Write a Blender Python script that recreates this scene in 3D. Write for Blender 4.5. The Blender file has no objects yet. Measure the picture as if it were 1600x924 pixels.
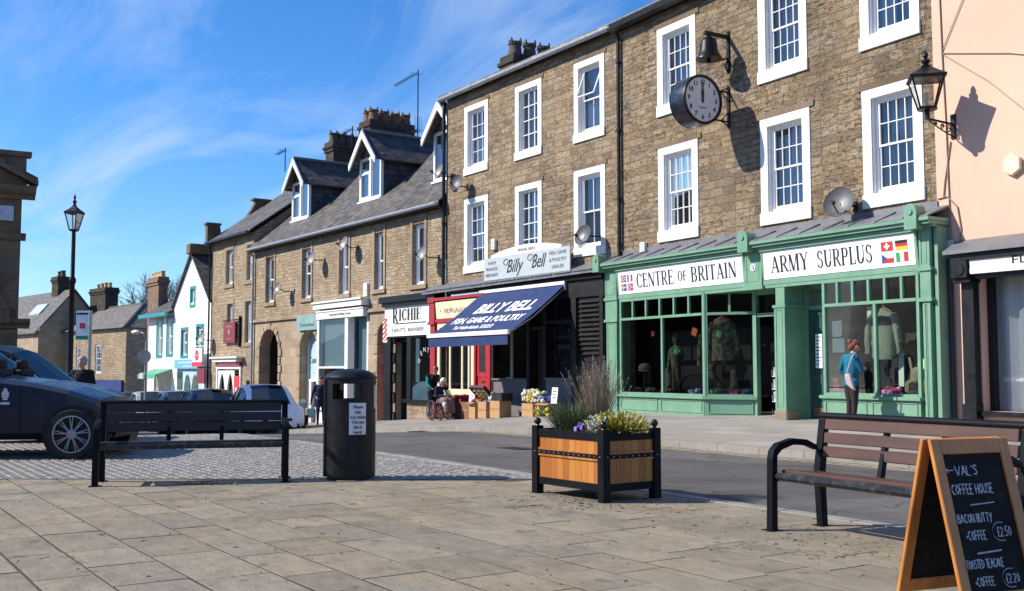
import bpy, bmesh, math, random
import numpy as np
from mathutils import Vector, Matrix
R = math.radians
rnd = random.Random(7)
S = bpy.context.scene
COL = S.collection

# ------------------------------------------------------------------ camera, sky, sun, exposure
cam_d = bpy.data.cameras.new("camera"); cam = bpy.data.objects.new("camera", cam_d); COL.objects.link(cam)
cam.location = (0, 0, 1.2); cam.rotation_euler = (R(90 + 4.09), 0, R(56.1))
cam_d.sensor_width = 36; cam_d.lens = 36.9; cam_d.clip_start = 0.1; cam_d.clip_end = 3000
S.camera = cam
SUN_EL, SUN_T = 37.0, Vector((.54, .8417, 0))          # elevation, horizontal direction the light travels
sd = bpy.data.lights.new("sun", 'SUN'); sun = bpy.data.objects.new("sun", sd); COL.objects.link(sun)
sd.energy = 5.0; sd.angle = R(.53); sd.color = (1, .93, .82)
sdir = Vector((SUN_T.x * math.cos(R(SUN_EL)), SUN_T.y * math.cos(R(SUN_EL)), -math.sin(R(SUN_EL))))
sun.rotation_euler = sdir.to_track_quat('-Z', 'Y').to_euler(); sun.location = (0, -10, 40)
S.view_settings.view_transform = 'Standard'; S.view_settings.look = 'None'
S.view_settings.exposure = 0.5; S.view_settings.gamma = 1.0; S.view_settings.use_curve_mapping = False
W = bpy.data.worlds.new("World"); S.world = W; W.use_nodes = True
wn, wl = W.node_tree.nodes, W.node_tree.links
bg = wn["Background"]; bg.inputs[1].default_value = .066
sky = wn.new("ShaderNodeTexSky"); sky.sky_type = 'NISHITA'; sky.sun_disc = False
sky.sun_elevation = R(SUN_EL); sky.sun_rotation = math.atan2(-SUN_T.x, -SUN_T.y) % (2 * math.pi)
sky.air_density = 1.0; sky.dust_density = .1; sky.ozone_density = 1.6
def wnode(t, **k):
    n = wn.new(t)
    for a, b in k.items(): setattr(n, a, b)
    return n
hs = wnode("ShaderNodeHueSaturation"); hs.inputs['Saturation'].default_value = 1.17; hs.inputs['Value'].default_value = 1.42; hs.inputs['Hue'].default_value = .503
tn = wnode("ShaderNodeMix", data_type='RGBA'); tn.blend_type = 'MULTIPLY'; tn.inputs[0].default_value = 1; tn.inputs[7].default_value = (.86, 1.10, 1.42, 1)
wl.new(sky.outputs[0], tn.inputs[6]); wl.new(tn.outputs[2], hs.inputs['Color'])
tc = wnode("ShaderNodeTexCoord"); sx = wnode("ShaderNodeSeparateXYZ"); wl.new(tc.outputs['Generated'], sx.inputs[0])
mz = wnode("ShaderNodeMath", operation='MAXIMUM'); mz.inputs[1].default_value = .03; wl.new(sx.outputs[2], mz.inputs[0])
az = wnode("ShaderNodeMath", operation='ADD'); az.inputs[1].default_value = .12; wl.new(mz.outputs[0], az.inputs[0])
dx = wnode("ShaderNodeMath", operation='DIVIDE'); wl.new(sx.outputs[0], dx.inputs[0]); wl.new(az.outputs[0], dx.inputs[1])
dy = wnode("ShaderNodeMath", operation='DIVIDE'); wl.new(sx.outputs[1], dy.inputs[0]); wl.new(az.outputs[0], dy.inputs[1])
cx = wnode("ShaderNodeCombineXYZ"); wl.new(dx.outputs[0], cx.inputs[0]); wl.new(dy.outputs[0], cx.inputs[1])
mp = wnode("ShaderNodeMapping"); mp.inputs['Rotation'].default_value = (0, 0, R(118)); mp.inputs['Scale'].default_value = (.8, 2.0, 1)
mp.inputs['Location'].default_value = (1.7, .4, 0)
wl.new(cx.outputs[0], mp.inputs[0])
n1 = wnode("ShaderNodeTexNoise"); n1.inputs['Scale'].default_value = 1.0; n1.inputs['Detail'].default_value = 9; n1.inputs['Roughness'].default_value = .58; n1.inputs['Distortion'].default_value = .9
n2 = wnode("ShaderNodeTexNoise"); n2.inputs['Scale'].default_value = .55; n2.inputs['Detail'].default_value = 2
wl.new(mp.outputs[0], n1.inputs['Vector']); wl.new(cx.outputs[0], n2.inputs['Vector'])
r1 = wnode("ShaderNodeMapRange"); r1.inputs[1].default_value = .45; r1.inputs[2].default_value = .86; wl.new(n1.outputs[0], r1.inputs[0])
r2 = wnode("ShaderNodeMapRange"); r2.inputs[1].default_value = .36; r2.inputs[2].default_value = .66; wl.new(n2.outputs[0], r2.inputs[0])
mm = wnode("ShaderNodeMath", operation='MULTIPLY'); wl.new(r1.outputs[0], mm.inputs[0]); wl.new(r2.outputs[0], mm.inputs[1])
mc = wnode("ShaderNodeMix", data_type='RGBA'); wl.new(mm.outputs[0], mc.inputs[0]); wl.new(hs.outputs[0], mc.inputs[6]); mc.inputs[7].default_value = (8.2, 9.6, 12.0, 1)
wl.new(mc.outputs[2], bg.inputs[0])

# ------------------------------------------------------------------ mesh builder and scene helpers
def tag(o, label=None, cat=None, group=None, kind=None):
    for k, v in (('label', label), ('category', cat), ('group', group), ('kind', kind)):
        if v: o[k] = v
    return o
def thing(name, label, cat, loc=(0, 0, 0), rz=0, group=None):
    o = bpy.data.objects.new(name, None); COL.objects.link(o); o.location = loc; o.rotation_euler = (0, 0, rz)
    o.empty_display_size = .3
    return tag(o, label, cat, group)
def copy_tree(o, parent=None):
    c = o.copy(); COL.objects.link(c)
    if parent is not None: c.parent = parent
    for ch in list(o.children): copy_tree(ch, c)
    return c
class MB:
    def __init__(s): s.v = []; s.f = []; s.m = []
    def add(s, vs, fs, m=0):
        b = len(s.v); s.v += [tuple(p) for p in vs]
        for f in fs: s.f.append(tuple(i + b for i in f)); s.m.append(m)
    def quad(s, a, b, c, d, m=0): s.add([a, b, c, d], [(0, 1, 2, 3)], m)
    def poly(s, pts, m=0): s.add(pts, [tuple(range(len(pts)))], m)
    def box(s, x0, x1, y0, y1, z0, z1, m=0, M=None):
        p = [(x0, y0, z0), (x1, y0, z0), (x1, y1, z0), (x0, y1, z0), (x0, y0, z1), (x1, y0, z1), (x1, y1, z1), (x0, y1, z1)]
        if M is not None: p = [M @ Vector(q) for q in p]
        s.add(p, [(0, 3, 2, 1), (4, 5, 6, 7), (0, 1, 5, 4), (1, 2, 6, 5), (2, 3, 7, 6), (3, 0, 4, 7)], m)
        return s
    def hexa(s, p, m=0): s.add(p, [(0, 3, 2, 1), (4, 5, 6, 7), (0, 1, 5, 4), (1, 2, 6, 5), (2, 3, 7, 6), (3, 0, 4, 7)], m)
    def cyl(s, a, b, r0, r1=None, n=12, m=0, cap=True):
        a, b = Vector(a), Vector(b); r1 = r0 if r1 is None else r1
        d = (b - a).normalized(); t = d.orthogonal().normalized(); u = d.cross(t)
        vs = []
        for p, r in ((a, r0), (b, r1)):
            for i in range(n):
                q = 2 * math.pi * i / n; vs.append(p + (t * math.cos(q) + u * math.sin(q)) * r)
        fs = [(i, (i + 1) % n, n + (i + 1) % n, n + i) for i in range(n)]
        if cap: fs += [tuple(range(n))[::-1], tuple(range(n, 2 * n))]
        s.add(vs, fs, m); return s
    def tube(s, path, r, n=8, m=0):
        P = [Vector(p) for p in path]; rr = r if isinstance(r, (list, tuple)) else [r] * len(P)
        vs = []; t = None
        for i, p in enumerate(P):
            d = (P[min(i + 1, len(P) - 1)] - P[max(i - 1, 0)]).normalized()
            t = d.orthogonal().normalized() if t is None else (t - d * t.dot(d)).normalized()
            u = d.cross(t)
            for k in range(n):
                q = 2 * math.pi * k / n; vs.append(p + (t * math.cos(q) + u * math.sin(q)) * rr[i])
        fs = [(i * n + k, i * n + (k + 1) % n, (i + 1) * n + (k + 1) % n, (i + 1) * n + k) for i in range(len(P) - 1) for k in range(n)]
        fs += [tuple(range(n))[::-1], tuple(range((len(P) - 1) * n, len(P) * n))]
        s.add(vs, fs, m); return s
    def lathe(s, prof, o=(0, 0, 0), n=20, m=0, ax=None, sx=1, sy=1, cap=True):
        """prof: (r, h) pairs up the axis (z by default, or the unit vector ax)."""
        o = Vector(o); d = Vector(ax or (0, 0, 1)).normalized()
        t = Vector((1, 0, 0)) if ax is None else d.orthogonal().normalized(); u = d.cross(t); vs = []
        for r, h in prof:
            for k in range(n):
                q = 2 * math.pi * k / n; vs.append(o + d * h + t * (math.cos(q) * r * sx) + u * (math.sin(q) * r * sy))
        L = len(prof)
        fs = [(i * n + k, i * n + (k + 1) % n, (i + 1) * n + (k + 1) % n, (i + 1) * n + k) for i in range(L - 1) for k in range(n)]
        if cap: fs += [tuple(range(n))[::-1], tuple(range((L - 1) * n, L * n))]
        s.add(vs, fs, m); return s
    def ball(s, c, r, m=0, n=12, sc=(1, 1, 1), jit=0):
        vs = []; k = n // 2
        for i in range(1, k):
            a = math.pi * i / k
            for j in range(n):
                b = 2 * math.pi * j / n; q = r * (1 + (rnd.uniform(-jit, jit) if jit else 0))
                vs.append((c[0] + q * sc[0] * math.sin(a) * math.cos(b), c[1] + q * sc[1] * math.sin(a) * math.sin(b), c[2] + q * sc[2] * math.cos(a)))
        vs += [(c[0], c[1], c[2] + r * sc[2]), (c[0], c[1], c[2] - r * sc[2])]; T = len(vs) - 2; B = T + 1
        fs = [(i * n + j, (i + 1) * n + j, (i + 1) * n + (j + 1) % n, i * n + (j + 1) % n) for i in range(k - 2) for j in range(n)]
        fs += [(T, j, (j + 1) % n) for j in range(n)] + [(B, (k - 2) * n + (j + 1) % n, (k - 2) * n + j) for j in range(n)]
        s.add(vs, fs, m); return s
    def prism(s, pts, d0, d1, m=0, fn=None):
        """2-D outline pts (a, b) extruded d0..d1; fn(a, b, d) gives the 3-D point (default x=a, z=b, y=d)."""
        fn = fn or (lambda a, b, d: (a, d, b)); n = len(pts)
        vs = [fn(a, b, d0) for a, b in pts] + [fn(a, b, d1) for a, b in pts]
        fs = [tuple(range(n)), tuple(range(2 * n - 1, n - 1, -1))] + [(i, n + i, n + (i + 1) % n, (i + 1) % n) for i in range(n)]
        s.add(vs, fs, m); return s
    def build(s, name, mats, parent=None, smooth=None, bevel=0, seg=1, loc=None, rz=None, label=None, tint=None):
        mats = mats if isinstance(mats, (list, tuple)) else [mats]
        me = bpy.data.meshes.new(name); me.from_pydata(s.v, [], s.f)
        for m in mats: me.materials.append(m)
        me.polygons.foreach_set('material_index', s.m)
        bm = bmesh.new(); bm.from_mesh(me)
        bmesh.ops.recalc_face_normals(bm, faces=bm.faces)
        if bevel: bmesh.ops.bevel(bm, geom=[e for e in bm.edges if len(e.link_faces) == 2 and e.calc_face_angle(0) > .5], offset=bevel, segments=seg, affect='EDGES', profile=.7, clamp_overlap=True)
        uv = bm.loops.layers.uv.new("UVMap")
        for f in bm.faces:
            n = f.normal
            if abs(n.z) > .985: t, b = Vector((1, 0, 0)), Vector((0, 1, 0))
            else: t = Vector((-n.y, n.x, 0)).normalized(); b = n.cross(t)
            for l in f.loops: l[uv].uv = (l.vert.co.dot(t), l.vert.co.dot(b))
        if smooth is not None:
            for f in bm.faces: f.smooth = True
            for e in bm.edges: e.smooth = len(e.link_faces) == 2 and e.calc_face_angle(0) < R(smooth)
        bm.to_mesh(me); bm.free()
        if tint is not None and not bevel:
            at = me.attributes.new('tint', 'FLOAT', 'FACE'); at.data.foreach_set('value', np.array(tint, dtype=np.float32))
        o = bpy.data.objects.new(name, me); COL.objects.link(o)
        if parent is not None: o.parent = parent
        if loc is not None: o.location = loc
        if rz is not None: o.rotation_euler = (0, 0, rz)
        if label: o['label'] = label
        return o

# ------------------------------------------------------------------ materials
def newmat(name):
    m = bpy.data.materials.new(name); m.use_nodes = True
    return m, m.node_tree.nodes, m.node_tree.links, m.node_tree.nodes['Principled BSDF']
def ramp(n, stops, interp='LINEAR'):
    r = n.new('ShaderNodeValToRGB'); r.color_ramp.interpolation = interp; e = r.color_ramp.elements
    while len(e) < len(stops): e.new(.5)
    for i, (p, c) in enumerate(stops): e[i].position = p; e[i].color = (c if isinstance(c, tuple) else (c, c, c)) + (1,)
    return r
def noise(n, l, vec, scale, detail=4, rough=.55, dist=0):
    t = n.new('ShaderNodeTexNoise'); t.inputs['Scale'].default_value = scale; t.inputs['Detail'].default_value = detail
    t.inputs['Roughness'].default_value = rough; t.inputs['Distortion'].default_value = dist
    if vec is not None: l.new(vec, t.inputs['Vector'])
    return t.outputs[0]
def mixc(n, l, a, b, f, mode='MIX'):
    x = n.new('ShaderNodeMix'); x.data_type = 'RGBA'; x.blend_type = mode
    for s, v in ((0, f), (6, a), (7, b)):
        if isinstance(v, (int, float)): x.inputs[s].default_value = v
        elif isinstance(v, tuple): x.inputs[s].default_value = v + (1,)
        else: l.new(v, x.inputs[s])
    return x.outputs[2]
def mth(n, l, op, a, b):
    x = n.new('ShaderNodeMath'); x.operation = op
    for s, v in ((0, a), (1, b)):
        if isinstance(v, (int, float)): x.inputs[s].default_value = v
        else: l.new(v, x.inputs[s])
    return x.outputs[0]
def bumpn(n, l, h, strength, dist, bs):
    b = n.new('ShaderNodeBump'); b.inputs['Strength'].default_value = strength; b.inputs['Distance'].default_value = dist
    l.new(h, b.inputs['Height']); l.new(b.outputs[0], bs.inputs['Normal'])
def mat(name, col, rough=.55, metal=0, spec=.5, var=.18, vs=3.0, bump=0, bs=40, dirt=0, dcol=(.05, .045, .04), coat=0, emit=0):
    m, n, l, p = newmat(name)
    p.inputs['Roughness'].default_value = rough; p.inputs['Metallic'].default_value = metal
    p.inputs['Specular IOR Level'].default_value = spec; p.inputs['Coat Weight'].default_value = coat
    p.inputs['Coat Roughness'].default_value = .04
    c = n.new('ShaderNodeTexCoord').outputs['Object']
    out = col
    nv = noise(n, l, c, vs, 6, .6)
    mr = ramp(n, [(.3, 1 - var), (.7, 1 + var)]); l.new(nv, mr.inputs[0])
    out = mixc(n, l, col, mr.outputs[0], 1.0, 'MULTIPLY')
    if dirt:
        dn = noise(n, l, c, vs * 3.1, 8, .7); dr = ramp(n, [(.5, 0.), (.72, 1.)]); l.new(dn, dr.inputs[0])
        out = mixc(n, l, out, dcol, mth(n, l, 'MULTIPLY', dr.outputs[0], dirt))
    l.new(out, p.inputs['Base Color'])
    rn = ramp(n, [(.3, max(0, rough - .1)), (.7, min(1, rough + .12))]); l.new(noise(n, l, c, vs * 2, 4), rn.inputs[0]); l.new(rn.outputs[0], p.inputs['Roughness'])
    if bump: bumpn(n, l, noise(n, l, c, bs, 6, .65), bump, .01, p)
    return m
def stone(name, stops, bw=.42, bh=.17, mortar=.012, mcol=(.2, .165, .12), stain=.45, bump=.6, warp=.05, scol=(.05, .043, .036), pitting=.12):
    m, n, l, p = newmat(name)
    uv = n.new('ShaderNodeTexCoord').outputs['UV']
    wv = n.new('ShaderNodeTexNoise'); wv.inputs['Scale'].default_value = 2.2; wv.inputs['Detail'].default_value = 4; l.new(uv, wv.inputs['Vector'])
    sub = n.new('ShaderNodeVectorMath'); sub.operation = 'SUBTRACT'; l.new(wv.outputs['Color'], sub.inputs[0]); sub.inputs[1].default_value = (.5, .5, .5)
    sc = n.new('ShaderNodeVectorMath'); sc.operation = 'SCALE'; sc.inputs['Scale'].default_value = warp; l.new(sub.outputs[0], sc.inputs[0])
    ad = n.new('ShaderNodeVectorMath'); ad.operation = 'ADD'; l.new(uv, ad.inputs[0]); l.new(sc.outputs[0], ad.inputs[1])
    b = n.new('ShaderNodeTexBrick'); l.new(ad.outputs[0], b.inputs['Vector']); b.offset = .43; b.squash = .72; b.squash_frequency = 3
    b.inputs['Color1'].default_value = (0, 0, 0, 1); b.inputs['Color2'].default_value = (1, 1, 1, 1); b.inputs['Mortar'].default_value = (.5, .5, .5, 1)
    b.inputs['Scale'].default_value = 1; b.inputs['Brick Width'].default_value = bw; b.inputs['Row Height'].default_value = bh
    b.inputs['Mortar Size'].default_value = mortar; b.inputs['Mortar Smooth'].default_value = .35; b.inputs['Bias'].default_value = 0
    B2 = n.new('ShaderNodeTexBrick'); l.new(ad.outputs[0], B2.inputs['Vector']); B2.offset = .37; B2.squash = 1.5; B2.squash_frequency = 2
    for q, v in (('Color1', (0, 0, 0, 1)), ('Color2', (1, 1, 1, 1)), ('Mortar', (.5, .5, .5, 1)), ('Scale', 1), ('Brick Width', bw * 1.25), ('Row Height', bh * 1.5), ('Mortar Size', mortar), ('Mortar Smooth', .35)): B2.inputs[q].default_value = v
    cells = n.new('ShaderNodeTexVoronoi'); cells.inputs['Scale'].default_value = .9; l.new(ad.outputs[0], cells.inputs['Vector']); cs_ = n.new('ShaderNodeSeparateColor'); l.new(cells.outputs['Color'], cs_.inputs[0])
    sel = mth(n, l, 'GREATER_THAN', cs_.outputs[0], .55); bcol = mixc(n, l, b.outputs['Color'], B2.outputs['Color'], sel); bfac = mixc(n, l, b.outputs['Fac'], B2.outputs['Fac'], sel)
    nz = noise(n, l, ad.outputs[0], 13, 9, .72)
    fac = mth(n, l, 'ADD', mth(n, l, 'MULTIPLY', bcol, .40), mth(n, l, 'MULTIPLY', nz, .66))
    rp = ramp(n, stops); l.new(fac, rp.inputs[0])
    col = mixc(n, l, rp.outputs[0], mcol, bfac)
    gy = ramp(n, [(.42, 0.), (.66, 1.)]); l.new(noise(n, l, uv, 1.7, 6, .6), gy.inputs[0]); hsv = n.new('ShaderNodeHueSaturation'); hsv.inputs['Saturation'].default_value = .74; hsv.inputs['Value'].default_value = 1.04; l.new(col, hsv.inputs['Color']); col = mixc(n, l, col, hsv.outputs[0], gy.outputs[0])
    s1 = ramp(n, [(.46, 0.), (.7, 1.)]); l.new(noise(n, l, uv, .55, 8, .62, .6), s1.inputs[0])
    st = n.new('ShaderNodeMapping'); st.inputs['Scale'].default_value = (1.6, .22, 1); l.new(uv, st.inputs[0])
    s2 = ramp(n, [(.52, 0.), (.75, 1.)]); l.new(noise(n, l, st.outputs[0], 1.3, 7, .6), s2.inputs[0])
    col = mixc(n, l, col, scol, mth(n, l, 'MULTIPLY', s1.outputs[0], stain))
    col = mixc(n, l, col, scol, mth(n, l, 'MULTIPLY', s2.outputs[0], stain * .8))
    sp = ramp(n, [(.53, 0.), (.68, 1.)]); l.new(noise(n, l, uv, 21, 6, .75), sp.inputs[0])
    col = mixc(n, l, col, scol, mth(n, l, 'MULTIPLY', sp.outputs[0], .62))
    pmap = n.new('ShaderNodeMapping'); pmap.inputs['Scale'].default_value = (6.5, 15, 1); l.new(ad.outputs[0], pmap.inputs[0])
    pit = ramp(n, [(.54, 0.), (.63, 1.)]); l.new(noise(n, l, pmap.outputs[0], 1, 6, .66, .5), pit.inputs[0]); pmk = ramp(n, [(.36, .25), (.6, 1.)]); l.new(noise(n, l, uv, .62, 4, .6), pmk.inputs[0])
    pits = mth(n, l, 'MULTIPLY', mth(n, l, 'MULTIPLY', pit.outputs[0], pmk.outputs[0]), pitting); col = mixc(n, l, col, (.045, .034, .025), pits)  # shade of the hollows darkened into the colour, along with the bump
    l.new(col, p.inputs['Base Color']); p.inputs['Roughness'].default_value = .92; p.inputs['Specular IOR Level'].default_value = .25
    h = mth(n, l, 'ADD', mth(n, l, 'MULTIPLY', bfac, -1.0), mth(n, l, 'MULTIPLY', noise(n, l, uv, 15, 9, .72), 1.7))
    h = mth(n, l, 'ADD', h, mth(n, l, 'MULTIPLY', bcol, .5))
    h = mth(n, l, 'ADD', h, mth(n, l, 'MULTIPLY', pits, -1.3))
    bumpn(n, l, h, bump, .03, p)
    return m
def slate(name, base, bw=.28, bh=.2):
    m, n, l, p = newmat(name); uv = n.new('ShaderNodeTexCoord').outputs['UV']
    b = n.new('ShaderNodeTexBrick'); l.new(uv, b.inputs['Vector']); b.offset = .5
    b.inputs['Color1'].default_value = (0, 0, 0, 1); b.inputs['Color2'].default_value = (1, 1, 1, 1); b.inputs['Mortar'].default_value = (0, 0, 0, 1)
    b.inputs['Scale'].default_value = 1; b.inputs['Brick Width'].default_value = bw; b.inputs['Row Height'].default_value = bh
    b.inputs['Mortar Size'].default_value = .008; b.inputs['Mortar Smooth'].default_value = .1
    f = mth(n, l, 'ADD', mth(n, l, 'MULTIPLY', b.outputs['Color'], .5), mth(n, l, 'MULTIPLY', noise(n, l, uv, 3, 8, .65), .6))
    d = tuple(c * .38 for c in base); w = (base[0] * 2.1, base[1] * 1.9, base[2] * 1.65)
    rp = ramp(n, [(.2, d), (.5, base), (.85, w)]); l.new(f, rp.inputs[0])
    s1 = ramp(n, [(.5, 0.), (.68, 1.)]); l.new(noise(n, l, uv, .8, 6, .6), s1.inputs[0])
    col = mixc(n, l, rp.outputs[0], (.075, .065, .05), mth(n, l, 'MULTIPLY', s1.outputs[0], .55))
    col = mixc(n, l, col, (.012, .012, .013), b.outputs['Fac'])
    l.new(col, p.inputs['Base Color']); p.inputs['Roughness'].default_value = .62
    sv = n.new('ShaderNodeSeparateXYZ'); l.new(uv, sv.inputs[0])
    fr = mth(n, l, 'FRACT', mth(n, l, 'DIVIDE', sv.outputs[1], bh), 0)
    h = mth(n, l, 'ADD', mth(n, l, 'MULTIPLY', fr, -1.2), mth(n, l, 'MULTIPLY', noise(n, l, uv, 12, 5), .5))
    h = mth(n, l, 'ADD', h, mth(n, l, 'MULTIPLY', b.outputs['Color'], .9))
    bumpn(n, l, h, .9, .03, p); return m
def glassm(name, tint=(.9, .95, .95), refl=1.0, rough=.0, wob=.012):
    m, n, l, p = newmat(name); n.remove(p)
    g = n.new('ShaderNodeBsdfGlossy'); g.inputs['Roughness'].default_value = rough
    t = n.new('ShaderNodeBsdfTransparent'); t.inputs[0].default_value = tint + (1,)
    fr = n.new('ShaderNodeFresnel'); fr.inputs[0].default_value = 1.52
    bn = n.new('ShaderNodeBump'); bn.inputs['Strength'].default_value = wob; bn.inputs['Distance'].default_value = .02
    l.new(noise(n, l, n.new('ShaderNodeTexCoord').outputs['Object'], 1.7, 2), bn.inputs['Height']); l.new(bn.outputs[0], g.inputs['Normal'])
    x = n.new('ShaderNodeMixShader'); l.new(mth(n, l, 'MULTIPLY', fr.outputs[0], 1.7 * refl), x.inputs[0]); l.new(t.outputs[0], x.inputs[1]); l.new(g.outputs[0], x.inputs[2])
    l.new(x.outputs[0], n['Material Output'].inputs[0]); return m
def woodm(name, c1, c2, sc=(1, 1, 14), rough=.5, along=0):
    m, n, l, p = newmat(name); c = n.new('ShaderNodeTexCoord').outputs['Object']
    mp = n.new('ShaderNodeMapping'); s = [22, 22, 22]; s[along] = 1.1; mp.inputs['Scale'].default_value = s; l.new(c, mp.inputs[0])
    r = ramp(n, [(.3, c1), (.7, c2)]); l.new(noise(n, l, mp.outputs[0], 1, 6, .6, .3), r.inputs[0])
    r2 = ramp(n, [(.3, .72), (.7, 1.15)]); l.new(noise(n, l, c, 3, 4), r2.inputs[0])
    l.new(mixc(n, l, r.outputs[0], r2.outputs[0], 1.0, 'MULTIPLY'), p.inputs['Base Color']); p.inputs['Roughness'].default_value = rough
    bumpn(n, l, noise(n, l, mp.outputs[0], 1, 6), .25, .004, p); return m

ST_CLOCK = stone("stone_grey_brown", [(.16, (.10, .07, .042)), (.36, (.235, .165, .095)), (.55, (.335, .235, .135)), (.75, (.38, .285, .175)), (.95, (.33, .28, .21))], .34, .128, .011, (.21, .165, .11), .46, 1.0, .085, pitting=.62)
ST_BILLY = stone("stone_brown", [(.16, (.12, .082, .048)), (.36, (.26, .182, .105)), (.55, (.36, .255, .15)), (.75, (.41, .31, .19)), (.95, (.36, .30, .22))], .29, .122, .011, (.24, .19, .13), .38, .95, .08, pitting=.52)
ST_TERR = stone("stone_tan", [(.14, (.19, .13, .075)), (.36, (.35, .25, .145)), (.55, (.43, .315, .19)), (.75, (.49, .375, .245)), (.95, (.45, .37, .27))], .27, .105, .010, (.28, .22, .155), .26, .9, .07, pitting=.42)
ST_ASH = stone("stone_ashlar", [(.1, (.27, .195, .12)), (.5, (.40, .30, .19)), (.9, (.47, .37, .25))], .7, .36, .006, (.2, .16, .12), .3, .25, .01)
ST_DRESS = stone("dressed_stone", [(.1, (.23, .17, .11)), (.5, (.33, .25, .16)), (.9, (.39, .31, .21))], 3, 3, .001, (.3, .23, .15), .4, .2, .01)
ST_DARK = stone("stone_dark_brown", [(.1, (.11, .072, .042)), (.5, (.185, .128, .078)), (.9, (.26, .19, .12))], .8, .4, .006, (.1, .08, .06), .5, .3, .01)  # dark brown stone for hall, lintels, parapet and coping
BRICK = stone("red_brick", [(.1, (.16, .07, .045)), (.5, (.25, .12, .075)), (.9, (.32, .17, .11))], .23, .076, .01, (.25, .2, .16), .4, .4, .01)
SOOT = stone("sooty_stack", [(.1, (.025, .02, .017)), (.5, (.055, .042, .033)), (.9, (.11, .085, .06))], .3, .15, .012, (.05, .042, .035), .5, .6, .03)
SLATE = slate("slate_grey", (.085, .078, .072)); SLATE_D = slate("slate_dark", (.055, .05, .047)); SLATE_S = slate("stone_slate", (.10, .088, .07), .4, .26)
SLATE_H = slate("slate_hung", (.05, .05, .052), .3, .22)
WHITE = mat("white_paint", (.78, .775, .75), .45, var=.06, dirt=.3, dcol=(.45, .40, .33))
WHITE_OLD = mat("flaking_white_paint", (.78, .76, .71), .55, var=.06, dirt=.5, dcol=(.42, .33, .22), vs=5)
UPVC = mat("white_window_frame", (.82, .83, .83), .3, var=.02)
RENDERW = mat("white_render", (.82, .82, .80), .8, var=.05, bump=.15, bs=60, dirt=.1, dcol=(.5, .47, .42))
TERRA = mat("salmon_render", (.68, .425, .315), .85, var=.10, vs=.6, bump=.6, bs=18, dirt=.3, dcol=(.6, .38, .26))
GREEN = mat("green_gloss_paint", (.16, .305, .205), .36, var=.09, vs=2, dirt=.12, dcol=(.12, .22, .15))
GREEN_D = mat("dark_green_door_paint", (.03, .075, .06), .3, var=.1)
BLACKP = mat("black_paint", (.006, .006, .007), .4, var=.25, spec=.35, dirt=.12, dcol=(.03, .028, .025))
DARKP = mat("dark_timber_paint", (.009, .0085, .0085), .55, spec=.3, var=.3)
NAVYGLASS = mat("dark_blue_board", (.02, .032, .06), .25, var=.2)
GREYP = mat("grey_purple_paint", (.155, .14, .155), .6, var=.1, dirt=.2)
REDP = mat("crimson_paint", (.36, .022, .03), .35, var=.1)
REDDOOR = mat("coral_red_door", (.55, .10, .075), .35, var=.08)
CREAM = mat("cream_paint", (.72, .62, .43), .4, var=.05)
PALEBLUE = mat("pale_blue_blind", (.42, .60, .64), .5, var=.04)
TEAL = mat("teal_paint", (.02, .22, .24), .4, var=.1)
SKYBLUE = mat("sky_blue_paint", (.14, .42, .62), .4, var=.08)
LEAD = mat("lead_sheet", (.165, .17, .185), .5, .25, var=.15, bump=.25, bs=8, dirt=.35, dcol=(.09, .085, .085))
GUTTER = mat("grey_gutter", (.36, .39, .43), .35, .15, var=.1, dirt=.2)
IRON = mat("black_iron", (.006, .0065, .008), .4, .1, spec=.3, var=.3)
IRONB = mat("black_powder_coat", (.0045, .0055, .008), .5, 0, spec=.12, var=.25, dirt=.15, dcol=(.02, .019, .018))
STEEL = mat("galvanised_steel", (.42, .43, .44), .38, .9, var=.1)
DISHM = mat("grey_dish", (.23, .22, .215), .5, .1, var=.1)
DISHD = mat("dark_dish", (.10, .10, .105), .45, .1, var=.1)
CLAY = mat("clay_pot", (.15, .065, .04), .8, var=.25, dirt=.5, dcol=(.03, .025, .02), vs=6)
CLAY_D = mat("sooty_pot", (.085, .06, .045), .85, var=.3, dirt=.5, dcol=(.02, .02, .02), vs=6)
CLAY_Y = mat("buff_pot", (.50, .34, .16), .8, var=.15)
GLASS = glassm("window_glass", (.95, .97, .97), refl=1.6); SHOPGLASS = glassm("shop_glass", (.88, .90, .89), .45, wob=.004); CARGLASS = glassm("car_glass", (.08, .085, .09), .1, wob=0)
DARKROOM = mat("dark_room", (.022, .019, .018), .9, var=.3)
ROOMGREY = mat("room_wall", (.50, .51, .54), .9, var=.2)
CURTAIN = mat("white_curtain", (.62, .64, .66), .9, var=.08, vs=20)
BLANKET = mat("beige_curtain", (.40, .36, .31), .9, var=.12, vs=12)
INK = mat("black_lettering", (.012, .012, .012), .5, var=0)
INKW = mat("white_lettering", (.80, .80, .78), .5, var=0)
INKG = mat("grey_lettering", (.12, .12, .13), .5, var=0)
RUBBER = mat("tyre_rubber", (.014, .014, .014), .8, var=.2)
ALLOY = mat("alloy_rim", (.32, .32, .33), .42, .7, var=.05)
CHROME = mat("chrome", (.6, .6, .62), .15, 1, var=.02)
LAMPRED = mat("red_lamp_lens", (.4, .01, .01), .15, var=0); LAMPW = mat("headlamp_lens", (.62, .64, .66), .08, .3, var=.05)
SKIN = mat("skin", (.48, .25, .17), .5, var=.05)
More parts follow.
